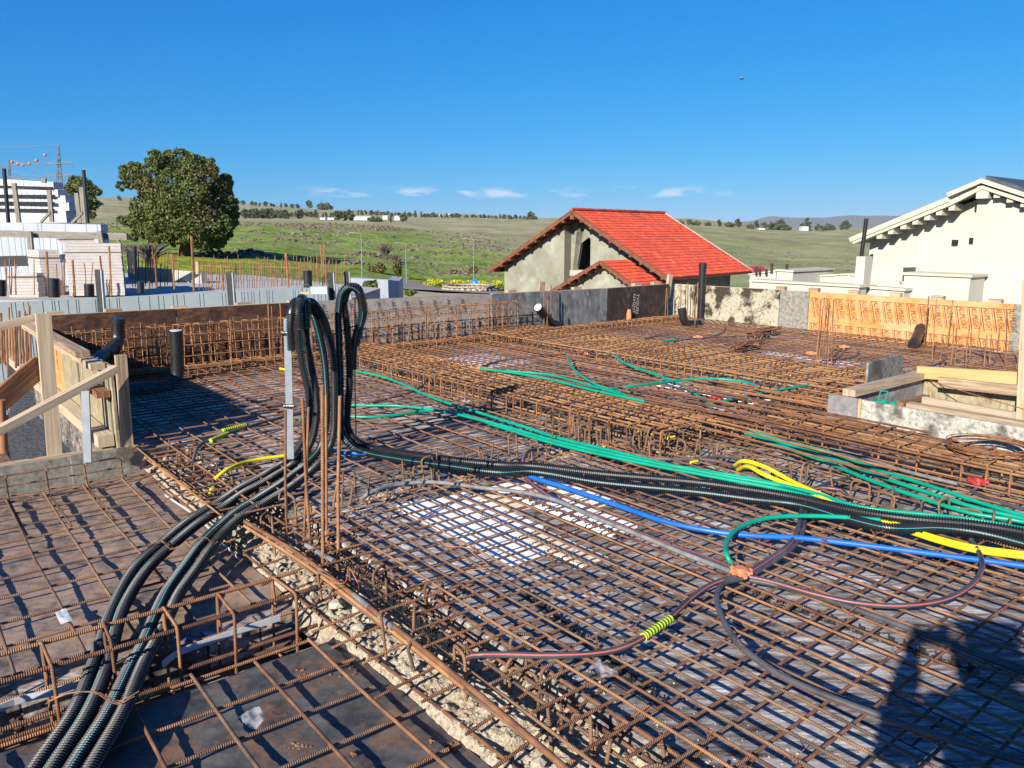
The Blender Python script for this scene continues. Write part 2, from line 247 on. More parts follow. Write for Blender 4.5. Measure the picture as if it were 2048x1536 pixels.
m = bpy.data.materials.new('clear_film'); m.use_nodes = True; b = m.node_tree.nodes['Principled BSDF']
b.inputs['Base Color'].default_value = (.8, .84, .9, 1); b.inputs['Roughness'].default_value = .15; b.inputs['Alpha'].default_value = .2
M['film'] = m
# ------------------------------------------------------------------ mesh helpers
class MB:
    def __init__(s): s.v = []; s.f = []; s.uv = {}; s.n = 0; s.parts = []
    def add(s, v, f, uv=None):
        """v (n,3) array, f (m,4) or (m,3) int array, uv (m,k,2)"""
        v = np.asarray(v, float); f = np.asarray(f, int)
        s.parts.append((v, f + s.n, uv)); s.n += len(v); return s
    def box(s, o, ax, ay, az):
        """o = one corner, three edge vectors"""
        o = np.array(o, float); ax, ay, az = [np.array(q, float) for q in (ax, ay, az)]
        v = [o, o + ax, o + ax + ay, o + ay, o + az, o + ax + az, o + ax + ay + az, o + ay + az]
        f = [(0, 3, 2, 1), (4, 5, 6, 7), (0, 1, 5, 4), (1, 2, 6, 5), (2, 3, 7, 6), (3, 0, 4, 7)]
        ln = [np.linalg.norm(q) for q in (ax, ay, az)]; k_ = int(np.argmax(ln)); lc = np.array([(0, 0, 0), (1, 0, 0), (1, 1, 0), (0, 1, 0), (0, 0, 1), (1, 0, 1), (1, 1, 1), (0, 1, 1)]) * ln
        if np.dot(np.cross(ax, ay), az) < 0: f = [q[::-1] for q in f]
        uv = []
        for q in f:
            c = lc[list(q)]; var = [d for d in range(3) if np.ptp(c[:, d]) > 1e-9] or [0, 1]
            if k_ in var: o_ = [d for d in var if d != k_]; o_ = o_[0] if o_ else (k_ + 1) % 3; uv.append(np.stack([c[:, o_] + o[0] % 1 + o_ * .37, c[:, k_] + o[1] % 1], -1))
            else: uv.append(np.stack([c[:, var[0]] * 1.0, c[:, var[-1]] * .05], -1))
        return s.add(v, f, np.array(uv))
    def cbox(s, c, ax, ay, az, sx, sy, sz):
        """centred box, unit axes and sizes"""
        ax, ay, az = [np.array(q, float) for q in (ax, ay, az)]
        c = np.array(c, float) - ax * sx / 2 - ay * sy / 2 - az * sz / 2
        return s.box(c, ax * sx, ay * sy, az * sz)
    def quad(s, a, b, c, d): return s.add([a, b, c, d], [(0, 1, 2, 3)])
    def beam(s, p, q, w, h, up=(0, 0, 1)):
        """rectangular bar from p to q"""
        p = np.array(p, float); q = np.array(q, float); d = q - p; l = np.linalg.norm(d); d /= l
        u = np.array(up, float); sd_ = np.cross(d, u); 
        if np.linalg.norm(sd_) < 1e-4: sd_ = np.cross(d, (1, 0, 0))
        sd_ /= np.linalg.norm(sd_); u = np.cross(sd_, d)
        return s.cbox((p + q) / 2, d, sd_, u, l, w, h)
    def tube(s, pts, r, n=8, cap=True, prof=None, twist=0.0):
        """tube along a polyline; r is a radius or an array"""
        P = np.asarray([tuple(p) for p in pts], float); m = len(P)
        T = np.gradient(P, axis=0) if m > 2 else np.array([P[1] - P[0]] * 2)
        T /= np.maximum(np.linalg.norm(T, axis=1, keepdims=True), 1e-9)
        up = np.array((0, 0, 1.)) if abs(T[0][2]) < .9 else np.array((0, 1., 0))
        U = np.zeros_like(P); u = np.cross(np.cross(T[0], up), T[0]); u /= np.linalg.norm(u); U[0] = u
        for i in range(1, m):
            u = U[i - 1] - T[i] * np.dot(U[i - 1], T[i]); U[i] = u / max(np.linalg.norm(u), 1e-9)
        V = np.cross(T, U)
        R = np.full(m, r) if np.isscalar(r) else np.asarray(r, float)
        a = np.arange(n) * 2 * pi / n + twist
        ring = P[:, None, :] + R[:, None, None] * (np.cos(a)[None, :, None] * U[:, None, :] + np.sin(a)[None, :, None] * V[:, None, :])
        ln = np.concatenate([[0], np.cumsum(np.linalg.norm(np.diff(P, axis=0), axis=1))])
        i = np.arange(m - 1)[:, None]; j = np.arange(n)[None, :]
        j2 = (j + 1) % n
        f = np.stack([i * n + j, i * n + j2, (i + 1) * n + j2, (i + 1) * n + j], -1).reshape(-1, 4)
        u0 = np.broadcast_to(j / n, (m - 1, n)); u1 = np.broadcast_to((j + 1) / n, (m - 1, n))
        v0 = np.broadcast_to(ln[:-1, None], (m - 1, n)); v1 = np.broadcast_to(ln[1:, None], (m - 1, n))
        uv = np.stack([np.stack([u0, v0], -1), np.stack([u1, v0], -1), np.stack([u1, v1], -1), np.stack([u0, v1], -1)], 2).reshape(-1, 4, 2)
        vs = ring.reshape(-1, 3); base = s.n
        s.add(vs, f[:, ::-1], uv[:, ::-1])
        if cap:
            for k0, rev in ((0, False), ((m - 1) * n, True)):
                c = P[0] if k0 == 0 else P[-1]
                vv = np.vstack([ring[0 if k0 == 0 else -1], c[None]])
                q = np.arange(n); ff = np.stack([q, (q + 1) % n, np.full(n, n)], -1)
                s.add(vv, ff if not rev else ff[:, ::-1])
        return s
    def build(s, name, m, parent=None, smooth=False, off=None):
        me = bpy.data.meshes.new(name)
        V = np.concatenate([p[0] for p in s.parts])
        if off is None and parent is not None: off = wloc(parent)
        if off is not None: V = V - np.array(off)
        polys = [p[1] for p in s.parts]; nl = [q.shape[1] for q in polys]
        li = np.concatenate([q.reshape(-1) for q in polys])
        cnt = np.concatenate([np.full(len(q), k) for q, k in zip(polys, nl)])
        me.vertices.add(len(V)); me.vertices.foreach_set('co', V.astype(np.float32).ravel())
        me.loops.add(len(li)); me.loops.foreach_set('vertex_index', li.astype(np.int32))
        me.polygons.add(len(cnt)); st = np.concatenate([[0], np.cumsum(cnt)[:-1]])
        me.polygons.foreach_set('loop_start', st.astype(np.int32))
        if any(p[2] is not None for p in s.parts):
            ul = me.uv_layers.new(name='UVMap')
            U = np.concatenate([(np.asarray(p[2]).reshape(-1, 2) if p[2] is not None else np.zeros((p[1].size, 2))) for p in s.parts])
            ul.data.foreach_set('uv', U.astype(np.float32).ravel())
        me.update(calc_edges=True)
        me.polygons.foreach_set('use_smooth', np.full(len(cnt), bool(smooth)))
        me.materials.append(m if not isinstance(m, str) else M[m]); me.validate()
        o = bpy.data.objects.new(name, me); COL.objects.link(o)
        if parent is not None: o.parent = parent
        elif off is not None: o.location = off
        return o
def wloc(o):
    p = Vector(o.location)
    while o.parent: o = o.parent; p = p + Vector(o.location)
    return p
def tag(o, label=None, cat=None, group=None, kind=None):
    if label: o['label'] = label
    if cat: o['category'] = cat
    if group: o['group'] = group
    if kind: o['kind'] = kind
    return o
def thing(name, label, cat, loc=(0, 0, 0), group=None):
    o = bpy.data.objects.new(name, None); COL.objects.link(o); o.location = loc; o.empty_display_size = .1
    return tag(o, label, cat, group)
def struct(mb, name, m, smooth=False): return tag(mb.build(name, m, smooth=smooth), kind='structure')
def copy_tree(o, parent=None):
    c = o.copy(); COL.objects.link(c); c.parent = parent
    for ch in list(o.children): copy_tree(ch, c)
    return c
def inst(src, parent, loc, name=None, rotz=0.0, sc=None):
    c = src.copy(); COL.objects.link(c); c.parent = parent; c.location = loc; c.rotation_euler = (0, 0, rotz)
    if sc: c.scale = sc
    return c
def smooth_path(pts, step=0.03):
    """Catmull-Rom through the points, evenly resampled"""
    P = [np.array(tuple(p), float) for p in pts]
    if len(P) == 2: Q = np.array([P[0] + (P[1] - P[0]) * t for t in np.linspace(0, 1, 30)])
    else:
        P = [2 * P[0] - P[1]] + P + [2 * P[-1] - P[-2]]; out = []
        for i in range(1, len(P) - 2):
            p0, p1, p2, p3 = P[i - 1:i + 3]
            d1 = max(np.linalg.norm(p1 - p0), 1e-6) ** .5; d2 = max(np.linalg.norm(p2 - p1), 1e-6) ** .5; d3 = max(np.linalg.norm(p3 - p2), 1e-6) ** .5
            m1 = (p1 - p0) / d1 - (p2 - p0) / (d1 + d2) + (p2 - p1) / d2; m2 = (p2 - p1) / d2 - (p3 - p1) / (d2 + d3) + (p3 - p2) / d3
            m1 *= d2; m2 *= d2
            for t in np.linspace(0, 1, 24, endpoint=False):
                out.append((2 * t**3 - 3 * t**2 + 1) * p1 + (t**3 - 2 * t**2 + t) * m1 + (-2 * t**3 + 3 * t**2) * p2 + (t**3 - t**2) * m2)
        out.append(P[-2]); Q = np.array(out)
    l = np.concatenate([[0], np.cumsum(np.linalg.norm(np.diff(Q, axis=0), axis=1))])
    n = max(2, int(l[-1] / step) + 1); t = np.linspace(0, l[-1], n)
    return np.stack([np.interp(t, l, Q[:, k_]) for k_ in range(3)], -1)
def fillet(pts, r, n=4):
    """round the corners of a polyline"""
    P = [np.array(tuple(p), float) for p in pts]; out = [P[0]]
    for i in range(1, len(P) - 1):
        a = P[i - 1] - P[i]; b_ = P[i + 1] - P[i]; la = np.linalg.norm(a); lb = np.linalg.norm(b_)
        rr = min(r, la / 2.2, lb / 2.2); s0 = P[i] + a / la * rr; s1 = P[i] + b_ / lb * rr
        for t in np.linspace(0, 1, n): out.append((1 - t)**2 * s0 + 2 * t * (1 - t) * P[i] + t**2 * s1)
    out.append(P[-1]); return out
def nse(x, y, z=0.0): return noise.noise(Vector((x, y, z)))
# ================================================================== LAND
DD = np.array([40, 60, 110, 170, 290, 600, 1000, 1500, 2500, 4000, 20000], float)
XX = np.array([-900, 0, 200, 480, 700, 900, 1100, 1350, 1600, 1720, 2048, 2900], float)
YY = {  # picture rows of the ground at those distances, one line per direction (None = falls away out of sight)
 -900: [590, 548, 508, 484, 452, 440, 420, 406, 400, 403, 440], 0: [590, 548, 506, 484, 452, 438, 416, 402, 398, 401, 440],
 200: [590, 546, 504, 482, 450, 436, 414, 400, 396, 399, 440], 480: [600, 560, 516, 484, 447, 439, 431, 414, 409, 412, 440],
 700: [620, 585, 540, 502, 453, 443, 438, 430, 422, 426, 440], 900: [640, 596, 566, 520, 470, 447, 441, 437, 431, 434, 440],
 1100: [650, 600, 572, 530, 482, 451, 443, 440, 439, 441, 446], 1350: [650, 600, 574, 540, 496, 458, 446, 441, 440, 442, 446],
 1600: [640, 600, 570, 545, 512, 470, 458, 459, 461, 462, 462], 1720: [640, 600, 570, 545, 514, 472, 457, 460, 463, 464, 464],
 2048: [640, 600, 570, 545, 514, 476, 463, 464, 465, 466, 466], 2900: [640, 600, 570, 545, 514, 476, 463, 464, 465, 466, 466]}
YT = np.array([YY[int(x)] for x in XX], float)
v_ = (YT - 768) / F
ZT = H - DD[None, :] * (sin(PT) + v_ * cos(PT)) / (cos(PT) - v_ * sin(PT))
ZT[:, 0] = -3.4
def terr(x, y):
    d = hypot(x, y); fw = max(d, 1.0)
    az = atan2(x, y); az = max(-1.2, min(1.1, az))
    col = 1024 + 1560 * 1.018 * tan(az)
    dd = fw * max(cos(az), .25)
    col = min(max(col, XX[0]), XX[-1] - 1)
    i = int(np.searchsorted(XX, col, 'right') - 1); t = (col - XX[i]) / (XX[i + 1] - XX[i]); t = t * t * (3 - 2 * t)
    ld = math.log(max(dd, 41)); j = int(np.searchsorted(DD, math.exp(ld), 'right') - 1); j = min(max(j, 0), len(DD) - 2)
    s = (ld - math.log(DD[j])) / (math.log(DD[j + 1]) - math.log(DD[j])); s = min(max(s, 0), 1)
    z = (ZT[i, j] * (1 - s) + ZT[i, j + 1] * s) * (1 - t) + (ZT[i + 1, j] * (1 - s) + ZT[i + 1, j + 1] * s) * t
    if dd < 40: z = -3.4
    a = min(1, max(0, (dd - 60) / 100))
    z += a * (.35 * nse(x / 9, y / 9) + .9 * nse(x / 35, y / 35) * min(1, dd / 300) + min(4, dd / 300) * 1.0 * nse(x / 160, y / 160))
    return z
def land():
    az = np.radians(np.concatenate([np.linspace(-180, -42, 40, endpoint=False), np.linspace(-42, 42, 420), np.linspace(42, 180, 41)[1:]]))
    rr = np.concatenate([[0.5], np.geomspace(12, 900, 230), np.geomspace(930, 24000, 60)])
    V = []; G_ = []
    for r in rr:
        for a in az:
            x = r * sin(a); y = r * cos(a); z = terr(x, y); V.append((x, y, z))
            # what grows there: fresh green close to the site, dry grass beyond, mustard patches
            n1 = nse(x / 30, y / 30); n2 = nse(x / 12 + 9, y / 8 + 3); n3 = nse(x / 90, y / 60 + 7)
            col = 1024 + 1588 * tan(max(-1.2, min(1.2, a)))
            lim = 330 - max(0, (col - 750)) * .45 if col < 1250 else 120 + max(0, n3) * 250
            g = 1 / (1 + math.exp(min(60, (r - lim + 60 * n3) / 22)))
            if col >= 1250: g = max(g * .8, .45 * (n3 > .05) * (r < 420), .25 if r < 700 else 0.05)
            fl = 0.0
            if 58 < r < 125 and col < 1300: fl = max(0, min(1, (n1 + n2 * .8 - .12) * 5)) * (1 if 70 < r < 110 else .5)
            br = max(0, min(1, (n2 + n3 - .25) * 3)) if r > 90 else 0
            gr = 1.0 if r < 52 else 0.0
            G_.append((g * (1 - .45 * br), fl, br, gr))
    m_, n_ = len(rr), len(az); i = np.arange(m_ - 1)[:, None]; j = np.arange(n_ - 1)[None, :]
    f = np.stack([i * n_ + j, i * n_ + j + 1, (i + 1) * n_ + j + 1, (i + 1) * n_ + j], -1).reshape(-1, 4)[:, ::-1]
    mb = MB(); mb.add(V, f)
    m = bpy.data.materials.new('meadow_and_hills'); m.use_nodes = True; t = m.node_tree; b = t.nodes['Principled BSDF']
    b.inputs['Roughness'].default_value = 1; b.inputs['Specular IOR Level'].default_value = .05
    at = N(t, 'ShaderNodeAttribute', attribute_name='cover'); sp = N(t, 'ShaderNodeSeparateColor'); t.links.new(at.outputs['Color'], sp.inputs[0])
    def ns(scale, cols, pos=(.35, .65), st=(1, 1, 1), det=8):
        tc = N(t, 'ShaderNodeTexCoord'); mp = N(t, 'ShaderNodeMapping'); mp.inputs['Scale'].default_value = st
        n = N(t, 'ShaderNodeTexNoise'); n.inputs['Scale'].default_value = scale; n.inputs['Detail'].default_value = det; n.inputs['Roughness'].default_value = .7
        r = N(t, 'ShaderNodeValToRGB'); e_ = r.color_ramp.elements
        while len(e_) < len(cols): e_.new(.5)
        for q, c in enumerate(cols): e_[q].position = pos[0] + (pos[1] - pos[0]) * q / (len(cols) - 1); e_[q].color = (*c, 1)
        t.links.new(tc.outputs['Object'], mp.inputs[0]); t.links.new(mp.outputs[0], n.inputs['Vector']); t.links.new(n.outputs[0], r.inputs[0]); return r.outputs[0]
    def mixc(f, a_, c_):
        q = N(t, 'ShaderNodeMix', data_type='RGBA')
        t.links.new(f, q.inputs['Factor']); t.links.new(a_, q.inputs['A']); t.links.new(c_, q.inputs['B']); return q.outputs['Result']
    sc8 = lambda L_: [tuple(v_ * .83 for v_ in c_) for c_ in L_]
    dry = ns(.035, sc8([(.19, .20, .095), (.32, .305, .17), (.43, .40, .25)]), (.3, .7), (1, .5, 1))
    grn = ns(.22, sc8([(.085, .13, .024), (.17, .25, .042), (.31, .36, .085)]), (.32, .68), (1, .6, 1))
    rky = ns(.5, sc8([(.09, .065, .045), (.2, .15, .10), (.3, .25, .17)]), (.3, .7))
    flw = ns(1.5, sc8([(.12, .2, .02), (.5, .47, .02)]), (.4, .6))
    site = ns(.3, sc8([(.3, .24, .16), (.42, .35, .25)]), (.35, .65))
    c = mixc(sp.outputs[0], dry, grn); tan_ = ns(.12, [(0, 0, 0), (.45, .45, .45)], (.48, .62)); c = mixc(tan_, c, dry)
    rm = N(t, 'ShaderNodeMath', operation='MULTIPLY'); rm.inputs[1].default_value = .6; t.links.new(sp.outputs[2], rm.inputs[0])
    c = mixc(rm.outputs[0], c, rky); c = mixc(sp.outputs[1], c, flw); c = mixc(at.outputs['Alpha'], c, site)
    t.links.new(c, b.inputs['Base Color'])
    n = N(t, 'ShaderNodeTexNoise'); n.inputs['Scale'].default_value = .8; n.inputs['Detail'].default_value = 8
    tc = N(t, 'ShaderNodeTexCoord'); t.links.new(tc.outputs['Object'], n.inputs['Vector'])
    bp = N(t, 'ShaderNodeBump'); bp.inputs['Strength'].default_value = 1; bp.inputs['Distance'].default_value = .6
    t.links.new(n.outputs[0], bp.inputs['Height']); t.links.new(bp.outputs[0], b.inputs['Normal'])
    o = struct(mb, 'ground', m, smooth=True)
    ca = o.data.color_attributes.new('cover', 'FLOAT_COLOR', 'POINT'); ca.data.foreach_set('color', np.array(G_, np.float32).ravel())
land()
def at_px(x, d):
    """point on the land in picture column x, d metres ahead"""
    X = (x - 1024) / (F * 1.018) * d
    return Vector((X, d, terr(X, d)))
# far blue mountains
def mountains():
    mb = MB(); xs = np.linspace(1250, 3200, 160); V = []
    for d, k_ in ((17000, 0), (19000, 1), (24000, 0)):
        for x in xs:
            X = (x - 1024) / (F * 1.018) * d
            h = 0
            if k_:
                yy = 441 - 7 * math.exp(-((x - 1555) / 60)**2) - 10 * (1 / (1 + math.exp(-(x - 1640) / 22))) + 3 * nse(x / 40, 3.1) + 1.2 * nse(x / 11, 8)
                yy += 10 * (1 / (1 + math.exp((x - 1470) / 18)))
                v = (yy - 768) / F; z = H - d * (sin(PT) + v * cos(PT)) / (cos(PT) - v * sin(PT))
            else: z = -150
            V.append((X, d, z))
    n = len(xs); i = np.arange(2)[:, None]; j = np.arange(n - 1)[None, :]
    f = np.stack([i * n + j, i * n + j + 1, (i + 1) * n + j + 1, (i + 1) * n + j], -1).reshape(-1, 4)
    mb.add(V, f); struct(mb, 'mountains', 'mount', smooth=True)
mountains()
# ------------------------------------------------------------------ rocks, stones
def ico():
    t = (1 + 5**.5) / 2
    v = np.array([(-1, t, 0), (1, t, 0), (-1, -t, 0), (1, -t, 0), (0, -1, t), (0, 1, t), (0, -1, -t), (0, 1, -t), (t, 0, -1), (t, 0, 1), (-t, 0, -1), (-t, 0, 1)], float)
    v /= np.linalg.norm(v[0])
    f = np.array([(0, 11, 5), (0, 5, 1), (0, 1, 7), (0, 7, 10), (0, 10, 11), (1, 5, 9), (5, 11, 4), (11, 10, 2), (10, 7, 6), (7, 1, 8), (3, 9, 4), (3, 4, 2), (3, 2, 6), (3, 6, 8), (3, 8, 9), (4, 9, 5), (2, 4, 11), (6, 2, 10), (8, 6, 7), (9, 8, 1)])
    return v, f
IV, IF = ico()
def rock(mb, c, s, flat=.6):
    R = Matrix.Rotation(rnd.uniform(0, 6.3), 3, 'Z') @ Matrix.Rotation(rnd.uniform(0, 3), 3, 'X')
    v = IV * np.array([[rnd.uniform(.7, 1.25)] for _ in range(12)])
    v = v @ np.array(R) * s; v[:, 2] *= flat
    mb.add(v + np.array(tuple(c)), IF)
def rocks():
    mb = MB()
    def spread(n, x0, x1, d0, d1, thr, s0, s1):
        k_ = 0; tr = 0
        while k_ < n and tr < n * 40:
            tr += 1
            d = rnd.uniform(d0, d1); x = rnd.uniform(x0, x1); p = at_px(x, d)
            if nse(p.x / 22, p.y / 10, 5) + .5 * nse(p.x / 6, p.y / 5, 2) < thr: continue
            rock(mb, p, rnd.uniform(s0, s1) * rnd.choice([.5, .7, 1, 1.2])); k_ += 1
    spread(1500, 200, 1000, 165, 330, .14, .22, .8); spread(420, 440, 820, 255, 300, -.1, .3, .95)
    spread(260, 380, 1030, 95, 170, .3, .15, .45); spread(420, 820, 1180, 150, 260, .05, .2, .7)
    spread(300, 1480, 1760, 150, 420, .2, .2, .6)
    tag(mb.build('rocks', 'rock'), 'scattered brown basalt boulders and rubble across the green meadow', 'rocks', kind='stuff')
    for (x, d, n, sp) in ((722, 150, 30, 3.5), (706, 125, 22, 2.4), (905, 128, 26, 2.6), (500, 120, 30, 3.5), (435, 112, 34, 4.0), (768, 150, 40, 4.2)):
        q = MB(); c = at_px(x, d)
        for _ in range(n * 3):
            a = rnd.uniform(0, 6.28); r = sp * rnd.random()**.6
            X, Y = c.x + r * cos(a), c.y + r * sin(a) * .6
            rock(q, (X, Y, terr(X, Y) + (1 - r / sp) * sp * .28 * rnd.random()), rnd.uniform(.18, .5))
        lab = {722: 'wide heap of basalt stones below the grey twig bush mound', 706: 'low heap of stones in the grass left of the lamp posts', 905: 'small stone heap in the meadow before the right lamp post', 500: 'scattered stone heap right of the big tree', 435: 'long stone heap at the foot of the big tree', 768: 'stone heap under the grey twig bush on the meadow'}[x]
        tag(q.build('stone_heap', 'rock'), lab, 'stone heap', 'stone heaps on the meadow')
rocks()
# ------------------------------------------------------------------ trees
def leaves(mb, c, rad, n, s, seed=0, shell=.55, droop=0.0):
    """n leaf sprays inside an ellipsoid, thicker towards its outside"""
    g = np.random.RandomState(seed)
    d = g.normal(size=(n, 3)); d /= np.linalg.norm(d, axis=1, keepdims=True)
    r = shell + (1 - shell) * g.rand(n, 1)**.6
    r = np.where(g.rand(n, 1) < .12, r * 1.12, r)
    P = np.array(tuple(c)) + d * r * np.array(rad)
    a = g.normal(size=(n, 3)); a /= np.linalg.norm(a, axis=1, keepdims=True)
    b_ = np.cross(a, g.normal(size=(n, 3))); b_ /= np.linalg.norm(b_, axis=1, keepdims=True)
    sz = s * (.5 + g.rand(n, 1)); a = a * sz; b_ = b_ * sz * .55
    V = np.stack([P - a, P - b_ * .9, P + a, P + b_], 1).reshape(-1, 3)
    f = np.arange(n * 4).reshape(-1, 4); mb.add(V, f)
def limb(mb, p, q, r0, r1, n=7, wob=.05):
    p = Vector(p); q = Vector(q); L_ = (q - p).length
    m_ = (p + q) / 2 + Vector((rnd.uniform(-1, 1), rnd.uniform(-1, 1), rnd.uniform(-.3, .6))) * L_ * wob * 2
    pts = smooth_path([p, m_, q], L_ / 8); mb.tube(pts, np.linspace(r0, r1, len(pts)), n)
def big_tree():
    D = 108; base = at_px(364, D)
    def w(x, y, dz=0): q = pd(x, y, D + dz); return q
    T = thing('oak_tree', 'huge broad evergreen tree with a dense dark crown on the meadow', 'tree', base)
    tb = MB(); limb(tb, base - Vector((0, 0, .4)), w(372, 455), .95, .6, 9)
    top = w(372, 455)
    clumps = [  # crown lobes: picture x, y, radius in pixels, depth offset
     (268, 352, 26, 0), (255, 345, 18, 2), (292, 372, 24, -2), (300, 345, 26, 2), (330, 330, 30, 0), (312, 318, 18, -2), (357, 322, 24, 3), (380, 335, 30, -3),
     (412, 335, 24, 1), (404, 352, 28, -3), (440, 372, 24, 0), (452, 362, 15, 2), (425, 395, 30, 2), (452, 412, 24, -1), (458, 436, 20, 1), (436, 450, 24, -3),
     (345, 365, 30, -4), (318, 398, 28, -3), (290, 410, 26, 2), (305, 430, 30, -3), (280, 440, 22, 1), (330, 440, 30, -4), (350, 410, 32, -5), (385, 385, 30, -5),
     (396, 425, 34, -4), (370, 450, 26, -5), (340, 468, 26, -3), (312, 462, 24, -2), (288, 462, 18, 0), (262, 442, 15, 2), (410, 460, 28, -4), (428, 474, 22, -2),
     (400, 484, 18, -4), (448, 462, 18, 2), (380, 360, 30, 4), (330, 380, 34, 4), (420, 420, 34, 5), (360, 430, 36, 5), (300, 385, 24, 5), (245, 372, 9, 0), (402, 492, 12, -2), (420, 488, 14, 1),
     (316, 474, 16, -3), (347, 478, 16, -2), (268, 472, 10, 1), (436, 484, 13, 0), (465, 426, 13, 0), (388, 470, 24, -5)]
    lb = MB(); ls = MB()
    for i, (x, y, r, dz) in enumerate(clumps):
        if dz >= 4 and i % 2: continue
        c = w(x, y, dz); R = r / F * D * (.86 if i % 3 else .98)
        g = ls if i in (2, 9, 11, 24) else lb
        leaves(g, c, (R, R, R * .8), int(430 * (r / 20)**2), .18, i, .6)
        for k_ in range(11):   # small outer tufts break the outline
            a = rnd.uniform(0, 6.28); cc = c + Vector((cos(a) * R, rnd.uniform(-.5, .5) * R, sin(a) * R * .8)); leaves(g, cc, (R * .3,) * 3, 130, .16, i * 9 + k_, .2)
        if i % 2 == 0: limb(tb, top + Vector((0, 0, -1.2)) if y < 430 else (base + top) / 2, c, .28, .05, 5)
    tb.build('trunk', 'bark', T, smooth=True); cr = lb.build('crown', 'leaf', T); ls.build('crown', 'leaf2', T)
    # low bushy growth at the foot, left
    for (x, y, r, lab) in ((250, 470, 12, 0), (262, 440, 10, 1)): pass
big_tree()
def med_tree():
    D = 190; base = at_px(160, D); base.z = pd(160, 452, D).z
    T = thing('oak_tree', 'medium dark tree with a brown tinged left side behind the black stack pipe', 'tree', base)
    tb = MB(); limb(tb, base, pd(162, 410, D), .5, .3); tb_c = pd(162, 425, D)
    a_ = MB(); b_ = MB()
    for i, (x, y, r) in enumerate([(150, 362, 13), (165, 370, 18), (180, 378, 14), (195, 384, 9), (140, 376, 12), (175, 398, 16), (150, 400, 18), (186, 410, 12), (165, 420, 16), (145, 425, 12), (183, 430, 9), (136, 390, 10), (192, 382, 6), (160, 440, 10), (197, 383, 5), (142, 385, 14), (138, 410, 12), (135, 430, 8)]):
        c = pd(x, y, D + rnd.uniform(-2, 2)); R = r / F * D
        leaves(b_ if i > 13 or i in (4, 11) else a_, c, (R, R, R * .85), int(420 * (r / 12)**2), .27, i + 70, .4)
        limb(tb, tb_c, c, .15, .04, 4)
    tb.build('trunk', 'bark', T); a_.build('crown', 'leaf', T); b_.build('crown', 'leaf2', T)
med_tree()
def far_tree_mesh(seed, kind):
    g = random.Random(seed); mb = MB(); tb = MB()
    tb.tube([(0, 0, -.3), (g.uniform(-.2, .2), 0, 3), (0, 0, 6)], [.35, .28, .12], 5)
    for i in range(11):
        if kind == 0: c = (g.uniform(-2.4, 2.4), g.uniform(-2.2, 2.2), g.uniform(1.8, 7.6)); r = g.uniform(1.4, 2.3)
        elif kind == 1: c = (g.uniform(-1.4, 1.4), g.uniform(-1.2, 1.2), 1.5 + i * .85); r = g.uniform(1.1, 1.7)
        else: c = (g.uniform(-3, 3), g.uniform(-2.5, 2.5), g.uniform(1.2, 3.4)); r = g.uniform(1.3, 2)
        leaves(mb, c, (r, r, r * .8), 130, .5, seed * 10 + i, .3)
    return mb, tb
protos = []
def plant_far():
    spots = []
    # (column, distance, height m, kind)
    for x0, x1, n, d, h0, h1 in ((488, 580, 26, 640, 7.5, 10), (582, 700, 16, 900, 7, 11), (480, 600, 12, 1900, 10, 15), (700, 1075, 60, 1450, 8, 13)):
        for k_ in range(n):
            spots.append((x0 + (x1 - x0) * (k_ + rnd.random()) / n, d * rnd.uniform(.94, 1.06), rnd.uniform(h0, h1), rnd.choice([0, 0, 1])))
    spots += [(600, 620, 9, 0), (676, 640, 10, 0), (692, 650, 9, 1), (703, 640, 8, 0), (745, 560, 5, 2), (755, 560, 5, 2), (783, 560, 7, 1), (808, 560, 8, 0), (1062, 900, 12, 0),
              (622, 2300, 30, 0), (645, 2300, 26, 2), (655, 2300, 26, 2), (246, 1450, 12, 0), (658, 2350, 22, 0), (190, 1000, 10, 2), (200, 1000, 9, 2)]
    for x, h, kd in ((1362, 6, 2), (1378, 7, 0), (1392, 6, 2), (1415, 5, 2), (1438, 8, 0), (1455, 6, 2), (1462, 6, 2), (1476, 10, 0), (1500, 6, 2), (1513, 9, 0), (1528, 8, 0), (1540, 9, 0), (1560, 12, 0), (1570, 7, 2), (1604, 9, 0), (1615, 13, 1), (1633, 8, 0), (1652, 8, 2), (1660, 7, 2), (1683, 7, 0), (1692, 11, 0), (1549, 7, 2)):
        spots.append((x, 820, h * 1.15, kd))
    for i, kd in enumerate((0, 1, 2)):
        m_, t_ = far_tree_mesh(31 + i, kd)
        r = thing('far_tree', 'x', 'tree'); m_.build('crown', 'leaf_far', r); t_.build('trunk', 'bark', r); protos.append(r)
    used = [False] * 3
    for (x, d, h, kd) in spots:
        o = protos[kd] if not used[kd] else copy_tree(protos[kd]); used[kd] = True
        o.location = at_px(x, d); o.location.z -= .3; s = h * .85 / (9.0 if kd == 0 else 10.5 if kd == 1 else 5.2); o.scale = (s, s, s); o.rotation_euler[2] = rnd.uniform(0, 6.28)
        if d == 820: tag(o, 'small dark tree on the dry ridge between the red roof and the white house', 'tree', 'trees on the right ridge')
        elif d > 1700: tag(o, 'tiny dark tree on the skyline of the far left hill', 'tree', 'trees on the far hill crest')
        elif 1300 < d: tag(o, 'small dark tree in the long row along the far edge of the dry field', 'tree', 'trees along the far field edge')
        elif d > 560 and x < 720: tag(o, 'grey green eucalyptus tree in the grove left on the far dry field', 'tree', 'grove on the far field')
        else: tag(o, 'lone dark tree standing apart on the far dry field', 'tree', 'lone field trees')
plant_far()
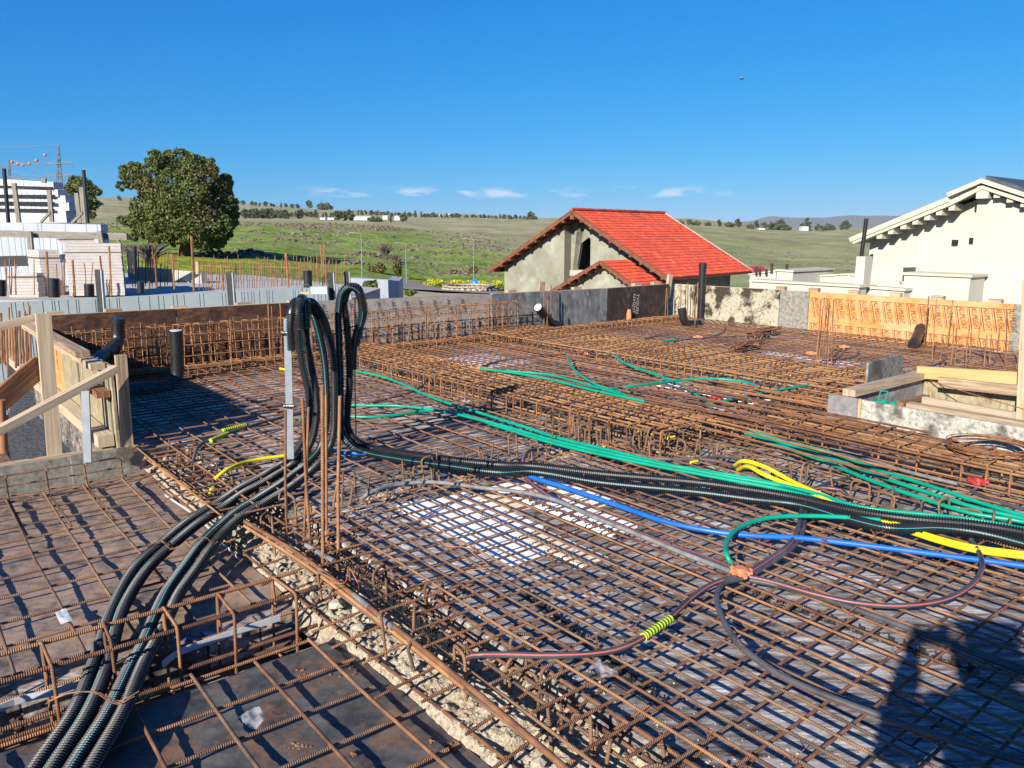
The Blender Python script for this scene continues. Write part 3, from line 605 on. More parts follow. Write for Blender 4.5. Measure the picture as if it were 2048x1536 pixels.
def shrub(name, x, y, d, wpx, hpx, kind, lab, cat='shrub', grp=None):
    """bush whose foot is at picture point x, y"""
    c = pd(x, y, d); w = wpx / F * d / 2; h = hpx / F * d
    T = thing(name, lab, cat, c, grp); g = np.random.RandomState(int(x))
    tb = MB(); lb = MB()
    for k_ in range(26 if kind != 'twig' else 120):
        a = g.rand() * 6.28; q = c + Vector((cos(a) * w * g.rand(), sin(a) * w * .6 * g.rand(), h * (.5 + .5 * g.rand())))
        tb.tube([c + Vector((cos(a) * w * .12, 0, -.05)), (c + q) / 2 + Vector((0, 0, h * .12)), q], [.035, .02, .008] if kind != 'twig' else [.05, .04, .03], 4, cap=False)
    if kind != 'twig':
        for k_ in range(9):
            a = g.rand() * 6.28; q = c + Vector((cos(a) * w * .65 * g.rand(), sin(a) * w * .4, h * (.25 + .5 * g.rand())))
            leaves(lb, q, (w * .45, w * .4, h * .32), 170, max(.07, d * .0016), int(x) + k_, .3)
        lb.build('foliage', {'green': 'leaf', 'brown': 'leaf2', 'grass': 'grass', 'flower': 'flower'}[kind], T)
    tb.build('stems', 'twig', T)
shrub('shrub', 770, 512, 140, 62, 26, 'twig', 'leafless grey twig bush on the stony mound in the meadow')
shrub('shrub', 788, 522, 135, 40, 14, 'twig', 'small leafless grey bush right of the stony mound')
shrub('shrub', 757, 546, 108, 44, 20, 'brown', 'brownish green shrub below the stony mound')
shrub('shrub', 795, 552, 106, 26, 34, 'brown', 'taller brownish shrub between the left two lamp posts')
shrub('shrub', 948, 545, 104, 22, 14, 'brown', 'small dark shrub beside the right lamp post')
shrub('shrub', 300, 528, 48, 90, 42, 'twig', 'wide leafless grey bush behind the neighbouring slab')
shrub('shrub', 260, 520, 52, 40, 30, 'twig', 'leafless grey bush behind the white block stack')
shrub('shrub', 258, 452, 120, 46, 22, 'green', 'round green shrub left of the big tree')
shrub('shrub', 745, 592, 30, 40, 30, 'green', 'tall weeds in front of the white wall by the road')
shrub('shrub', 790, 591, 36, 50, 12, 'flower', 'yellow flowering weeds right of the corrugated loops')
shrub('shrub', 820, 590, 40, 40, 10, 'grass', 'low green weeds beside the road')
shrub('shrub', 60, 556, 34, 100, 26, 'brown', 'dry brush behind the neighbouring slab at the far left')
for i, (x, w) in enumerate(((870, 60), (915, 50), (960, 60), (1000, 40))):
    shrub('flowering_weeds', x, 578, 88 + i, w, 17, 'flower', ['yellow mustard bushes behind the kerb, leftmost patch', 'yellow mustard bushes directly left of the blue sign', 'yellow mustard bushes behind the blue sign', 'yellow mustard bushes beside the plastered gable'][i], 'weeds', 'mustard bushes behind the road')
    shrub('roadside_bush', x + 12, 582, 84 + i, w, 12, 'green', ['dark green roadside plants left of the stone ring', 'dark green roadside plants over the stone ring', 'dark green roadside plants right of the stone ring', 'dark green roadside plants by the plastered gable'][i], 'plants', 'green plants behind the road')
# ------------------------------------------------------------------ road, verge, stone ring
def sheet(name, poly, zoff, m, d_=None):
    mb = MB(); P = []
    for (x, d) in poly: q = at_px(x, d); P.append(q)
    c = sum(P, Vector()) / len(P); V = [tuple(c)]; V[0] = (c.x, c.y, terr(c.x, c.y) + zoff); k_ = 10; rows = []
    for p in P:
        for s in range(1, k_ + 1):
            X = c.x + (p.x - c.x) * s / k_; Y = c.y + (p.y - c.y) * s / k_; V.append((X, Y, terr(X, Y) + zoff))
    n = len(P); f3 = []; f4 = []
    for i in range(n):
        a = 1 + i * k_; b_ = 1 + ((i + 1) % n) * k_; f3.append((0, a, b_))
        for s in range(k_ - 1): f4.append((a + s, a + s + 1, b_ + s + 1, b_ + s))
    mb.add(V, f4); mb.add(V, f3)
    return struct(mb, name, m)
sheet('road', [(780, 66), (990, 66), (1010, 78), (960, 84), (880, 86), (830, 94), (790, 92), (760, 84), (720, 78)], .25, 'asphalt')
sheet('verge', [(700, 52), (1000, 52), (1000, 66), (900, 70), (780, 66), (700, 62)], .2, 'sand')
sheet('kerb_strip', [(862, 88), (885, 84), (940, 81), (945, 83), (890, 87), (868, 92)], .32, 'sand')
def stone_ring():
    c = pd(937, 580, 76); T = thing('stone_planter', 'round dry stone wall ring beside the road', 'stone wall', (c.x, c.y, c.z - .6)); mb = MB(); cp = MB()
    R = 2.3
    for lv in range(3):
        for k_ in range(26):
            a = k_ * 2 * pi / 26 + lv * .1; rock(mb, (c.x + R * cos(a), c.y + R * sin(a), c.z - .6 + lv * .36), .33, .75)
    pts = [(c.x + R * cos(a), c.y + R * sin(a), c.z + .42) for a in np.linspace(0, 2 * pi, 30)]
    for p, q in zip(pts[:-1], pts[1:]): cp.beam(p, q, .5, .12)
    mb.build('stones', 'stone', T); cp.build('coping', 'sand', T)
    q = MB(); c2 = pd(870, 588, 66)
    for k_ in range(26): rock(q, (c2.x + (k_ - 13) * .16 + rnd.uniform(-.1, .1), c2.y + rnd.uniform(-.3, .3), c2.z - rnd.uniform(0, .5)), .24)
    tag(q.build('stone_kerb', 'stone'), 'low row of pale stones left of the round stone ring', 'stones')
stone_ring()
def lamp_post(x, ybase, ytop, d, lab):
    b_ = pd(x, ybase, d); t_ = pd(x - 1.5, ytop, d); T = thing('street_lamp', lab, 'street lamp', b_, 'street lamps along the road')
    mb = MB(); mb.tube([b_ - Vector((0, 0, .5)), t_], [.06, .04], 8); mb.build('pole', 'lattice', T, smooth=True)
    a = MB(); a.tube(fillet([t_, t_ + Vector((0, 0, .15)), t_ + Vector((-.7, 0, .25))], .15), .025, 6); a.build('arm', 'lattice', T)
    h = MB(); h.cbox(t_ + Vector((-.95, 0, .25)), (1, 0, 0), (0, 1, 0), (0, 0, 1), .5, .18, .06); h.build('lamp_head', 'lattice', T)
lamp_post(724, 555, 470, 80, 'thin grey street lamp, leftmost of three before the meadow')
lamp_post(813, 580, 490, 84, 'thin grey street lamp, middle one of three before the meadow')
lamp_post(948, 576, 481, 90, 'thin grey street lamp beside the blue round sign')
def sign():
    b_ = pd(949, 582, 80); T = thing('road_sign', 'round blue keep right sign on a thin post by the stone ring', 'road sign', b_)
    mb = MB(); c = pd(949, 566, 80); mb.tube([b_, c], .05, 8); mb.build('post', 'galv', T)
    q = MB(); q.tube([c + Vector((0, -.06, 0)), c + Vector((0, -.10, 0))], .42, 24); q.build('disc', 'signblue', T)
    a = MB(); u = Vector((.7, 0, -.7)); 
    a.cbox(c + Vector((0, -.115, 0)) - u * .04, u, (0, 1, 0), Vector((.7, 0, .7)), .36, .01, .06)
    a.add([tuple(c + Vector((.08, -.12, -.24))), tuple(c + Vector((.25, -.12, -.25))), tuple(c + Vector((.24, -.12, -.08)))], [(0, 1, 2)]); a.build('arrow', 'white', T)
sign()
# ------------------------------------------------------------------ far buildings
def hut(x0, x1, y0, y1, d, lab, m='white'):
    a = pd(x0, y1, d); b_ = pd(x1, y1, d); h = pd(x0, y0, d).z - a.z; w = b_.x - a.x
    T = thing('far_building', lab, 'building', a, 'white buildings beyond the dry field')
    mb = MB(); mb.box(a - Vector((0, 0, 2)), (w, 0, 0), (0, 8, 0), (0, 0, h * .75 + 2)); mb.build('wall', m, T)
    r = MB(); z = h * .75; r.add([tuple(a + Vector(q)) for q in ((-.3, -.3, z), (w + .3, -.3, z), (w + .3, 8.3, z), (-.3, 8.3, z), (-.3, 4, z + h * .35), (w + .3, 4, z + h * .35))], [(0, 1, 5, 4), (2, 3, 4, 5)]); r.add([tuple(a + Vector(q)) for q in ((-.3, -.3, z), (-.3, 4, z + h * .35), (-.3, 8.3, z))], [(0, 1, 2)]); r.build('roof', m, T)
hut(708, 740, 433, 440, 700, 'long white barn on the far dry field')
hut(655, 668, 435, 439, 720, 'short white shed left of the long white barn')
hut(789, 800, 432, 439, 900, 'white shed between the dark trees right of the barn')
hut(868, 885, 429, 433, 2300, 'cream building on the far skyline above the tree row')
hut(765, 775, 431, 436, 900, 'tiny white shed just right of the long barn')
hut(640, 650, 435, 440, 720, 'smallest white shed left of the barn')
hut(1604, 1617, 453, 459, 800, 'white cube hut on the right ridge')
hut(1518, 1530, 456, 459, 800, 'low white shed below the trees on the right ridge')
for x in (830, 845, 780, 812, 896): hut(x, x + 8, 428, 432, 2400, 'tiny white house on the far skyline', 'white')
# ------------------------------------------------------------------ power line
def pylon(x, ybase, ytop, d, lab, arms):
    b_ = pd(x, ybase, d); t_ = pd(x - 4 * 390 / d, ytop, d); T = thing('power_pylon', lab, 'pylon', b_, 'pylons of the power line')
    h = t_.z - b_.z; mb = MB(); w0 = h * .05; r = h * .0035
    def lv(s): return b_ + (t_ - b_) * s, w0 * (1 - s) + .15
    n = 14
    for i in range(n):
        c0, a0 = lv(i / n); c1, a1 = lv((i + 1) / n)
        for (sx, sy) in ((-1, -1), (1, -1), (1, 1), (-1, 1)):
            mb.tube([c0 + Vector((sx * a0, sy * a0, 0)), c1 + Vector((sx * a1, sy * a1, 0))], r * 1.3, 4, cap=False)
        for (p, q) in (((-1, -1), (1, -1)), ((1, -1), (1, 1)), ((1, 1), (-1, 1)), ((-1, 1), (-1, -1))):
            mb.tube([c0 + Vector((p[0] * a0, p[1] * a0, 0)), c1 + Vector((q[0] * a1, q[1] * a1, 0))], r, 4, cap=False)
    mb.build('mast', 'lattice', T)
    tips = []
    for (s, w) in arms:
        c, _ = lv(s); q = MB()
        for sg in (-1, 1):
            e_ = c + Vector((sg * h * w, 0, 0)); q.tube([c + Vector((0, 0, h * .02)), e_], r * 1.2, 4); q.tube([c - Vector((0, 0, h * .012)), e_], r * 1.2, 4); tips.append(e_)
            q.tube([e_, e_ - Vector((0, 0, h * .045))], r * 1.5, 4)
        q.build('crossarm', 'lattice', T)
    return tips + [t_]
tA = pylon(121, 452, 290, 380, 'tall grey lattice power pylon at the left', ((.78, .17), (.63, .17)))
tB = pylon(21, 440, 318, 560, 'smaller farther lattice power pylon near the left edge', ((.78, .13), (.6, .13)))
def cables():
    off = [Vector((-260, 60, 6))] * len(tA)
    for i, p in enumerate(tA):
        q = p + Vector((-300, -60, -4)); m_ = (p + q) / 2 - Vector((0, 0, 7)); mb = MB(); mb.tube(smooth_path([p, m_, q], 8), .13, 4, cap=False)
        tag(mb.build('power_line', 'lattice'), 'thin power cable running left from the tall pylon', 'power line', 'cables of the power line')
    for i, p in enumerate(tB):
        q = tA[i]; m_ = (p + q) / 2 - Vector((0, 0, 6)); mb = MB(); mb.tube(smooth_path([p, m_, q], 8), .13, 4, cap=False)
        tag(mb.build('power_line', 'lattice'), 'thin sagging power cable between the two pylons', 'power line', 'cables of the power line')
    for (x, y) in ((90, 310), (73, 321), (59, 327), (46, 330), (35, 328), (24, 324)):
        mb = MB(); c = pd(x, y, 400); V = IV * .85; mb.add(V + np.array(c), IF)
        tag(mb.build('marker_ball', 'orange', smooth=True), 'small orange aircraft warning ball on a power cable', 'marker ball', 'warning balls on the power line')
cables()
def bird():
    c = pd(1483, 158, 60); mb = MB(); T = thing('bird', 'tiny bird flying high in the clear blue sky', 'bird', c)
    mb.tube([c + Vector((-.16, 0, 0)), c + Vector((-.05, 0, .02)), c + Vector((.1, 0, .02)), c + Vector((.18, 0, 0))], [.01, .05, .05, .01], 8); mb.build('body', 'dark', T)
    for s in (-1, 1):
        w_ = MB(); w_.add([tuple(c + Vector(q)) for q in ((-.03, 0, .03), (.07, 0, .03), (.02, s * .2, .16), (-.05, s * .16, .14))], [(0, 1, 2, 3)]); w_.build('wing', 'white', T)
bird()
# ================================================================== THE ROOF SLAB BEING REINFORCED
def slabbox(name, a0, a1, b0, b1, z0, z1, m):
    mb = MB(); mb.box(AB(a0, b0, z0), eA * (a1 - a0), eB * (b1 - b0), eZ * (z1 - z0)); return struct(mb, name, m)
DZ = -0.045
slabbox('deck', -4.15, 3.5, 1.80, 4.5, DZ - .3, DZ, 'deck')
slabbox('deck', -9.75, -4.154, 1.76, 4.5, DZ - .3, DZ - .003, 'deck_brown')
slabbox('deck', -9.75, -6.304, 1.20, 1.756, DZ - .3, DZ - .003, 'deck_brown')
slabbox('deck', -9.75, 3.5, 4.504, 12.1, DZ - .3, DZ - .005, 'deck_pale')
LZ = -0.20      # the lower slab on the left
slabbox('lower_deck', -6.3, -3.42, -4, 1.42, LZ - .2, LZ - .02, 'deck_brown')
slabbox('lower_deck', -3.08, 3.0, -4, 1.42, LZ - .25, LZ - .03, 'deck_brown')
slabbox('trench_floor', -3.44, -3.06, -4, 1.42, LZ - .36, LZ - .33, 'deck_brown')
slabbox('wall_below', -6.28, 3.0, -4, 12, -3.6, LZ - .4, 'conc')
slabbox('wall_below', -9.75, -6.285, 1.29, 12, -3.6, -.36, 'conc')
def relief(name, a0, a1, b0, b1, na, nb, zf, m, off=.0, smooth=True):
    """sheet over the slab whose height follows zf(a, b)"""
    A = np.linspace(a0, a1, na); B = np.linspace(b0, b1, nb); V = []
    for a in A:
        for b_ in B: V.append(tuple(AB(a, b_, zf(a, b_))))
    i = np.arange(na - 1)[:, None]; j = np.arange(nb - 1)[None, :]
    f = np.stack([i * nb + j, i * nb + j + 1, (i + 1) * nb + j + 1, (i + 1) * nb + j], -1).reshape(-1, 4)[:, ::-1]
    mb = MB(); mb.add(V, f[:, ::-1]); return mb.build(name, m, smooth=smooth)
def sheetz(a, b_):
    w = .014 * nse(a * 2.2, b_ * 2.2, 1) + .006 * (1 - abs(nse(a * 9 + 2 * nse(a * 3, b_ * 3), b_ * 5 + a * 3, 4)) * 4) * max(0, nse(a * 1.7, b_ * 1.7, 7) + .25) + .012 * max(0, nse(a * 3 + b_ * 4, b_ * 1.2, 9)) ** .5 + .004 * nse(a * 24, b_ * 15, 2)
    return LZ + .004 + w
def sheetz2(a, b_):
    z = sheetz(a, b_) + .002
    if a < -3.02: z -= (-3.02 - a) * 3.2
    return z
tag(relief('plastic_sheet', -3.09, 1.6, -1.6, 1.43, 300, 200, sheetz2, 'plastic'), 'wrinkled black plastic sheet with red dust under the bars at the bottom left', 'plastic sheet')
tag(relief('plastic_sheet', -6.27, -3.40, -2.2, 1.42, 260, 260, lambda a, b_: sheetz(a, b_) - .003 - max(0, (a + 3.52)) * 2.5, bigstain(M['plastic'].copy(), (.42, .29, .21), 5, .38, .54, .9, stretch=(1, 1, 1), detail=12, nr=.78)), 'muddy brown plastic sheet with creases behind the open trench', 'plastic sheet')
def aggz(a, b_, c0=1.45, c1=1.70, top=-.10):
    top = -.165 + (b_ - 1.42) * .17
    t = min(1, max(0, (b_ - c0) / .05)) * min(1, max(0, (c1 - b_) / .05))
    return -.26 + t * (top + .26) + t * (.03 * nse(a * 5, b_ * 6) + .026 * nse(a * 17, b_ * 17, 3) + .02 * nse(a * 45, b_ * 45, 7))
tag(relief('aggregate_strip', -6.3, 2.0, 1.38, 1.84, 1500, 72, lambda a, b_: aggz(a, b_, 1.40, 1.84), 'agg'), 'rough strip of pale gravelly block along the big diagonal bar', 'rubble strip')
tag(relief('aggregate_strip', -4.36, -4.08, 1.7, 4.5, 40, 600, lambda a, b_: (-.05 + .05 * nse(a * 7, b_ * 4) + .02 * nse(a * 22, b_ * 22, 3)) if .04 < (a + 4.36) < .24 else -.2, 'agg'), 'low rubble ridge with hooks crossing behind the black pipes', 'rubble strip')
tag(relief('aggregate_strip', -4.1, 1.6, 4.42, 4.66, 1000, 34, lambda a, b_: (-.045 + .045 * nse(a * 6, b_ * 6) + .02 * nse(a * 22, b_ * 22, 3)) if .04 < (b_ - 4.42) < .2 else -.2, 'agg'), 'low rubble ridge with hooks below the green pipes at the right', 'rubble strip')
def lumps():
    spots = [(-5.6, 1.55, .11), (-5.35, 1.6, .13), (-5.1, 1.52, .09), (-4.95, 1.62, .12), (-4.7, 1.58, .08), (-3.15, 1.5, .07), (-3.02, 1.56, .09), (-2.9, 1.48, .05), (-1.55, 1.62, .07), (-1.35, 1.55, .06), (-1.15, 1.66, .07), (-.95, 1.6, .06), (-2.2, 1.62, .04), (-.75, 1.5, .06), (-1.72, 1.5, .05)]
    for (a, b_, s) in spots:
        s *= .62; mb = MB(); rock(mb, AB(a, b_, -.11 + s * .1), s, .55)
        tag(mb.build('stone', 'stone'), 'pale broken lump of block lying in the gravelly strip', 'stone', 'lumps of broken block')
lumps()
# ------------------------------------------------------------------ reinforcing bars
def axis_bar(name, d, L_, r, m, n=7, seed=0, wob=.004):
    g = np.random.RandomState(seed); k_ = max(3, int(L_ / .5)); t = np.linspace(0, 1, k_)
    e2 = np.cross(np.array(d), (0, 0, 1)); P = np.outer(t * L_, np.array(d)) + np.outer(g.normal(size=k_) * wob, e2) + np.outer(g.normal(size=k_) * wob * .5, (0, 0, 1))
    mb = MB(); mb.tube(P, r, n); return mb
def mat_grid(label, aR, bR, da, db, z, r, ra=None, m='rebar', cat='rebar mat', skipA=0, skipB=0, jit=.012, over='A', loc=None, bB0=None):
    """tied mat: bars along A spaced db, bars along B spaced da"""
    (a0, a1), (b0, b1) = aR, bR
    T = thing('rebar_mat', label, cat, AB((a0 + a1) / 2, (b0 + b1) / 2, z), 'tied mats of reinforcing bars'); o_ = Vector(T.location)
    zA, zB = (z + r, z - r) if over == 'A' else (z - r, z + r)
    proto = []
    for s in range(3):
        o = axis_bar('bar', eA, a1 - a0, r, m, seed=s + int(abs(a0) * 10)).build('bar', m if s < 2 else 'oldbar', smooth=True, off=(0, 0, 0)); proto.append(o)
    n = int((b1 - b0) / db + .5)
    for i in range(n + 1):
        src = proto[i % 3 if i < 3 else rnd.choice((0, 0, 1, 1, 2))]; o = src if i < 3 else src.copy()
        if i >= 3: COL.objects.link(o)
        o.parent = T; b_ = b0 + i * db + rnd.gauss(0, jit * .5); o.location = AB(a0 + rnd.uniform(-.05, .05), b_, zA) - o_; o.rotation_euler = (0, 0, rnd.gauss(0, jit * .12)); o.rotation_euler[2] = max(-.006, min(.006, o.rotation_euler[2]))
    proto = []
    for s in range(3): proto.append(axis_bar('bar', eB, b1 - (bB0 or b0), r, m, seed=s + 9).build('bar', m if s < 2 else 'oldbar', smooth=True, off=(0, 0, 0)))
    n = int((a1 - a0) / da + .5)
    for i in range(n + 1):
        src = proto[i % 3 if i < 3 else rnd.choice((0, 0, 1, 1, 2))]; o = src if i < 3 else src.copy()
        if i >= 3: COL.objects.link(o)
        o.parent = T; a = a0 + i * da + rnd.gauss(0, jit * .5); o.location = AB(a, (bB0 or b0) + rnd.uniform(-.07, .07), zB) - o_; o.rotation_euler = (0, 0, max(-.006, min(.006, rnd.gauss(0, jit * .12))))
    return T
T_ = mat_grid('dense rusty bar mat over dark panels filling the lower right', (-4.0, 1.9), (1.78, 4.40), .117, .100, .045, .0060, bB0=1.54)
def wire_ties(T, n):
    mb = MB(); 
    for k_ in range(3): mb.tube([(0, 0, 0), (rnd.gauss(0, .008), rnd.gauss(0, .008), .016), (rnd.gauss(0, .016), rnd.gauss(0, .016), .03)], .0011, 4)
    mb.tube([(.007 * cos(a), .007 * sin(a), .003 * sin(2 * a)) for a in np.linspace(0, 6.28, 9)], .0012, 4)
    src = mb.build('wire_tie', 'wire', off=(0, 0, 0)); o_ = wloc(T)
    for i in range(n):
        o = src if i == 0 else src.copy()
        if i: COL.objects.link(o)
        a = -4.0 + .117 * rnd.randint(2, 34); b_ = 1.85 + .1 * rnd.randint(0, 22); o.parent = T; o.location = AB(a, b_, .060) - o_; o.rotation_euler = (rnd.gauss(0, .3), rnd.gauss(0, .3), rnd.uniform(0, 6)); sc = rnd.uniform(.7, 1.4); o.scale = (sc, sc, sc)
wire_ties(T_, 90)
def crumbs(lab, m, n, f, s0, s1):
    mb = MB()
    for i in range(n):
        a, b_, z = f(); rock(mb, AB(a, b_, z), rnd.uniform(s0, s1) * rnd.choice([.6, .8, 1, 1.6]), .7)
    tag(mb.build('crumbs', m), lab, 'crumbs', kind='stuff')
crumbs('pale crumbs of broken block scattered over the deck beside the gravelly strip', 'stone', 900, lambda: (rnd.uniform(-4, .6), 1.82 + abs(rnd.gauss(0, .2)), DZ + .003), .0015, .005)
crumbs('pale and earthy crumbs scattered over the whole deck', 'rock', 1200, lambda: (rnd.uniform(-9, .8), rnd.uniform(1.9, 6.5), DZ + .003), .0015, .005)
crumbs('small pale pebbles loose on top of the gravelly strip', 'agg', 3000, lambda: (lambda a, b_: (a, b_, aggz(a, b_, 1.40, 1.84) + .001))(rnd.uniform(-6, .6), rnd.uniform(1.44, 1.82)), .002, .008)
mat_grid('open rusty bar mat behind the black loops beside the left formwork', (-9.5, -4.3), (1.35, 4.25), .125, .21, .045, .0065, over='A')
mat_grid('rusty bar mat between the low hooks and the nearer long bar cage at the right', (-4.0, 2.2), (4.62, 5.30), .13, .115, .04, .0062)
mat_grid('rusty bar mat between the two long cages under the crossing green pipes', (-9.5, -4.2), (5.15, 6.95), .12, .11, .045, .0062)
mat_grid('far rusty bar mat in front of the dark and stained panels', (-9.5, -4.0), (8.3, 11.85), .14, .13, .045, .0062)
mat_grid('rusty bar mat in front of the orange panel behind the timber box', (-3.9, 2.5), (7.7, 11.85), .14, .13, .045, .0062)
mat_grid('wide spaced bar mat over the creased muddy sheet left of the black pipes', (-5.95, -3.45), (-1.15, 1.24), .272, .235, LZ + .055, .0072, m='oldbar')
mat_grid('wide spaced bar mat over the black plastic sheet at the bottom left', (-3.0, 1.6), (-1.33, 1.32), .243, .236, LZ + .055, .0075)
def bar(name, pts, r, label, m='rebar', cat='rebar', grp=None, n=8, rr=.03):
    mb = MB(); mb.tube(fillet(pts, rr), r, n); o = mb.build(name, m, smooth=True); tag(o, label, cat, grp); return o
# up-turned ends of the left mat beside the front board
for i in range(9):
    b_ = 1.2 - .235 * i
    bar('hooked_bar', [AB(-5.2, b_ + .02, LZ + .05), AB(-5.98, b_ + .02, LZ + .05), AB(-6.02, b_ + .02, LZ + .22), AB(-5.9, b_ + .02, LZ + .225)], .007, 'bar end bent up against the front board of the lower slab', 'oldbar', grp='bent up bar ends along the front board', rr=.05)
for z in (LZ + .07, LZ + .14, LZ + .215):
    bar('long_bar', [AB(-6.02, -1.4, z), AB(-6.0, 1.25, z)], .006, {0: 'lowest', 1: 'middle', 2: 'topmost'}[int((z - LZ) / .07 - .9)] + ' of three long bars tied along the front board', 'oldbar', grp='long bars along the front board')
# big diagonal bars lying along the gravelly strip
bar('thick_bar', [px(287, 903, .03), px(410, 997, .0), px(600, 1107, -.0), px(800, 1262, -.0), px(985, 1411, -.0), px(1130, 1536, 0.0), px(1180, 1580, 0.0)], .0115, 'thickest rusty bar running diagonally above the gravelly strip', 'rebar', rr=.3)
bar('thick_bar', [px(290, 915, .0), px(410, 1004, -.02), px(604, 1122, -.02), px(795, 1270, -.02), px(930, 1378, -.02), ], .009, 'thick rusty bar lying against the thickest diagonal bar', 'rebar2', rr=.3)
bar('edge_bar', [px(280, 935, -.12), px(620, 1215, -.15), px(1000, 1510, -.15), px(1060, 1560, -.15)], .0075, 'rusty bar along the edge between black sheet and gravelly strip', rr=.3)
bar('edge_bar', [AB(-4.1, 1.70, -.03), AB(1.5, 1.73, -.03)], .0075, 'rusty bar just behind the gravelly strip', grp='bars beside the strip')
bar('edge_bar', [AB(-4.1, 1.79, -.01), AB(1.5, 1.77, -.01)], .0075, 'rusty bar at the near edge of the dense mat', grp='bars beside the strip')
for i, (b_, z) in enumerate(((1.50, -.07), (1.57, -.05), (1.64, -.035))):
    bar('edge_bar', [AB(-6.2 + i * .3, b_, z), AB(-2.6, b_ + .02, z + .01), AB(1.5, b_ - .01, z)], .007, 'rusty bar threaded through the hooks along the gravelly strip', 'oldbar', grp='bars through the strip hooks', rr=.3)
for i in range(34):
    a = -6.0 + i * .2 + rnd.uniform(-.04, .04)
    bar('cross_bar', [AB(a, 1.36 + rnd.uniform(-.12, .05), -.10), AB(a + rnd.uniform(-.03, .03), 1.86 + rnd.uniform(-.05, .2), -.03)], .0062, 'short rusty bar lying across the gravelly strip', 'rebar', grp='short bars across the strip', rr=.2)
def sleeves():
    a = px(720, 1196, .0); b_ = px(735, 1210, .0)
    for p, q, l in (((708, 1190), (738, 1214), 'upper'), ((760, 1234), (786, 1256), 'lower'), ((612, 1090), (668, 1122), 'pale')):
        mb = MB(); z = .0 if l != 'pale' else .02; mb.tube([px(*p, z), px(*q, z)], .0128, 10)
        tag(mb.build('tape_wrap', 'pipe_dusty', smooth=True), {'upper': 'upper whitish wrap around the thick diagonal bar', 'lower': 'lower whitish wrap around the thick diagonal bar', 'pale': 'pale plastic tube lying behind the upright bars'}[l], 'wrap')
sleeves()
# small inverted U hooks and straight ends standing out of the ridges
def hook_mesh(w, h, r, low=.15, closed=False, lean=0.0, axis=None):
    d = np.array(axis or (1, 0, 0)); z = np.array((0, 0, 1.))
    pts = [-z * low, z * h + d * lean, z * h + d * (w + lean), -z * low + d * w]
    if closed: pts = [z * h * .5, z * h, z * h + d * w, -z * low + d * w, -z * low, z * h * .45]
    mb = MB(); mb.tube(fillet(pts, .032, 5), r, 7); return mb
HK = []
for i, (w, h, cl) in enumerate(((.10, .13, 0), (.12, .10, 1), (.085, .15, 0), (.11, .12, 1), (.0, .17, 0))):
    if w: mb = hook_mesh(w, h, .0068, closed=bool(cl), axis=tuple(eA if i % 2 else eB))
    else: mb = MB(); mb.tube([(0, 0, -.15), (.012, 0, .16)], .0068, 7)
    HK.append(mb.build('hook', 'oldbar', smooth=True, off=(0, 0, 0))); 
hk_used = [0] * 5
def hooks(pts, label, grp, z=-.05, zs=1.0):
    for (a, b_) in pts:
        k_ = rnd.choice([0, 1, 2, 3, 4, 4]); src = HK[k_]; o = src
        if hk_used[k_]: o = src.copy(); COL.objects.link(o)
        hk_used[k_] += 1
        o.name = 'starter_hook' if k_ < 4 else 'starter_bar'
        o.location = AB(a, b_, z); o.rotation_euler = (rnd.gauss(0, .10), rnd.gauss(0, .10), rnd.gauss(0, .35)); o.scale = (1, 1, zs * rnd.uniform(.85, 1.2))
        tag(o, label, 'rebar hook' if k_ < 4 else 'rebar', grp)
hooks([(-6.1 + .09 * i + rnd.uniform(-.04, .04), 1.52 + rnd.uniform(-.06, .28)) for i in range(80)], 'short rusty hook or stub standing in the gravelly diagonal strip', 'hooks in the gravelly strip', z=-.115, zs=1.05)
hooks([(-4.2 + rnd.uniform(-.06, .06), 1.75 + .105 * i + rnd.uniform(-.03, .03)) for i in range(26)], 'short rusty hook or stub on the rubble ridge behind the grey pipe', 'hooks on the rear ridge', z=-.0)
hooks([(-4.0 + .125 * i + rnd.uniform(-.04, .04), 4.52 + rnd.uniform(-.05, .05)) for i in range(34)], 'short rusty hook or stub on the rubble ridge along the green pipes', 'hooks on the right ridge', z=-.01, zs=.95)
hooks([(-4.5 + rnd.uniform(-.3, 1.0), 4.15 + rnd.uniform(-.1, .35)) for i in range(22)], 'tangled rusty hook where the ridges meet the long bar cage', 'hooks at the ridge corner', z=.0, zs=1.1)
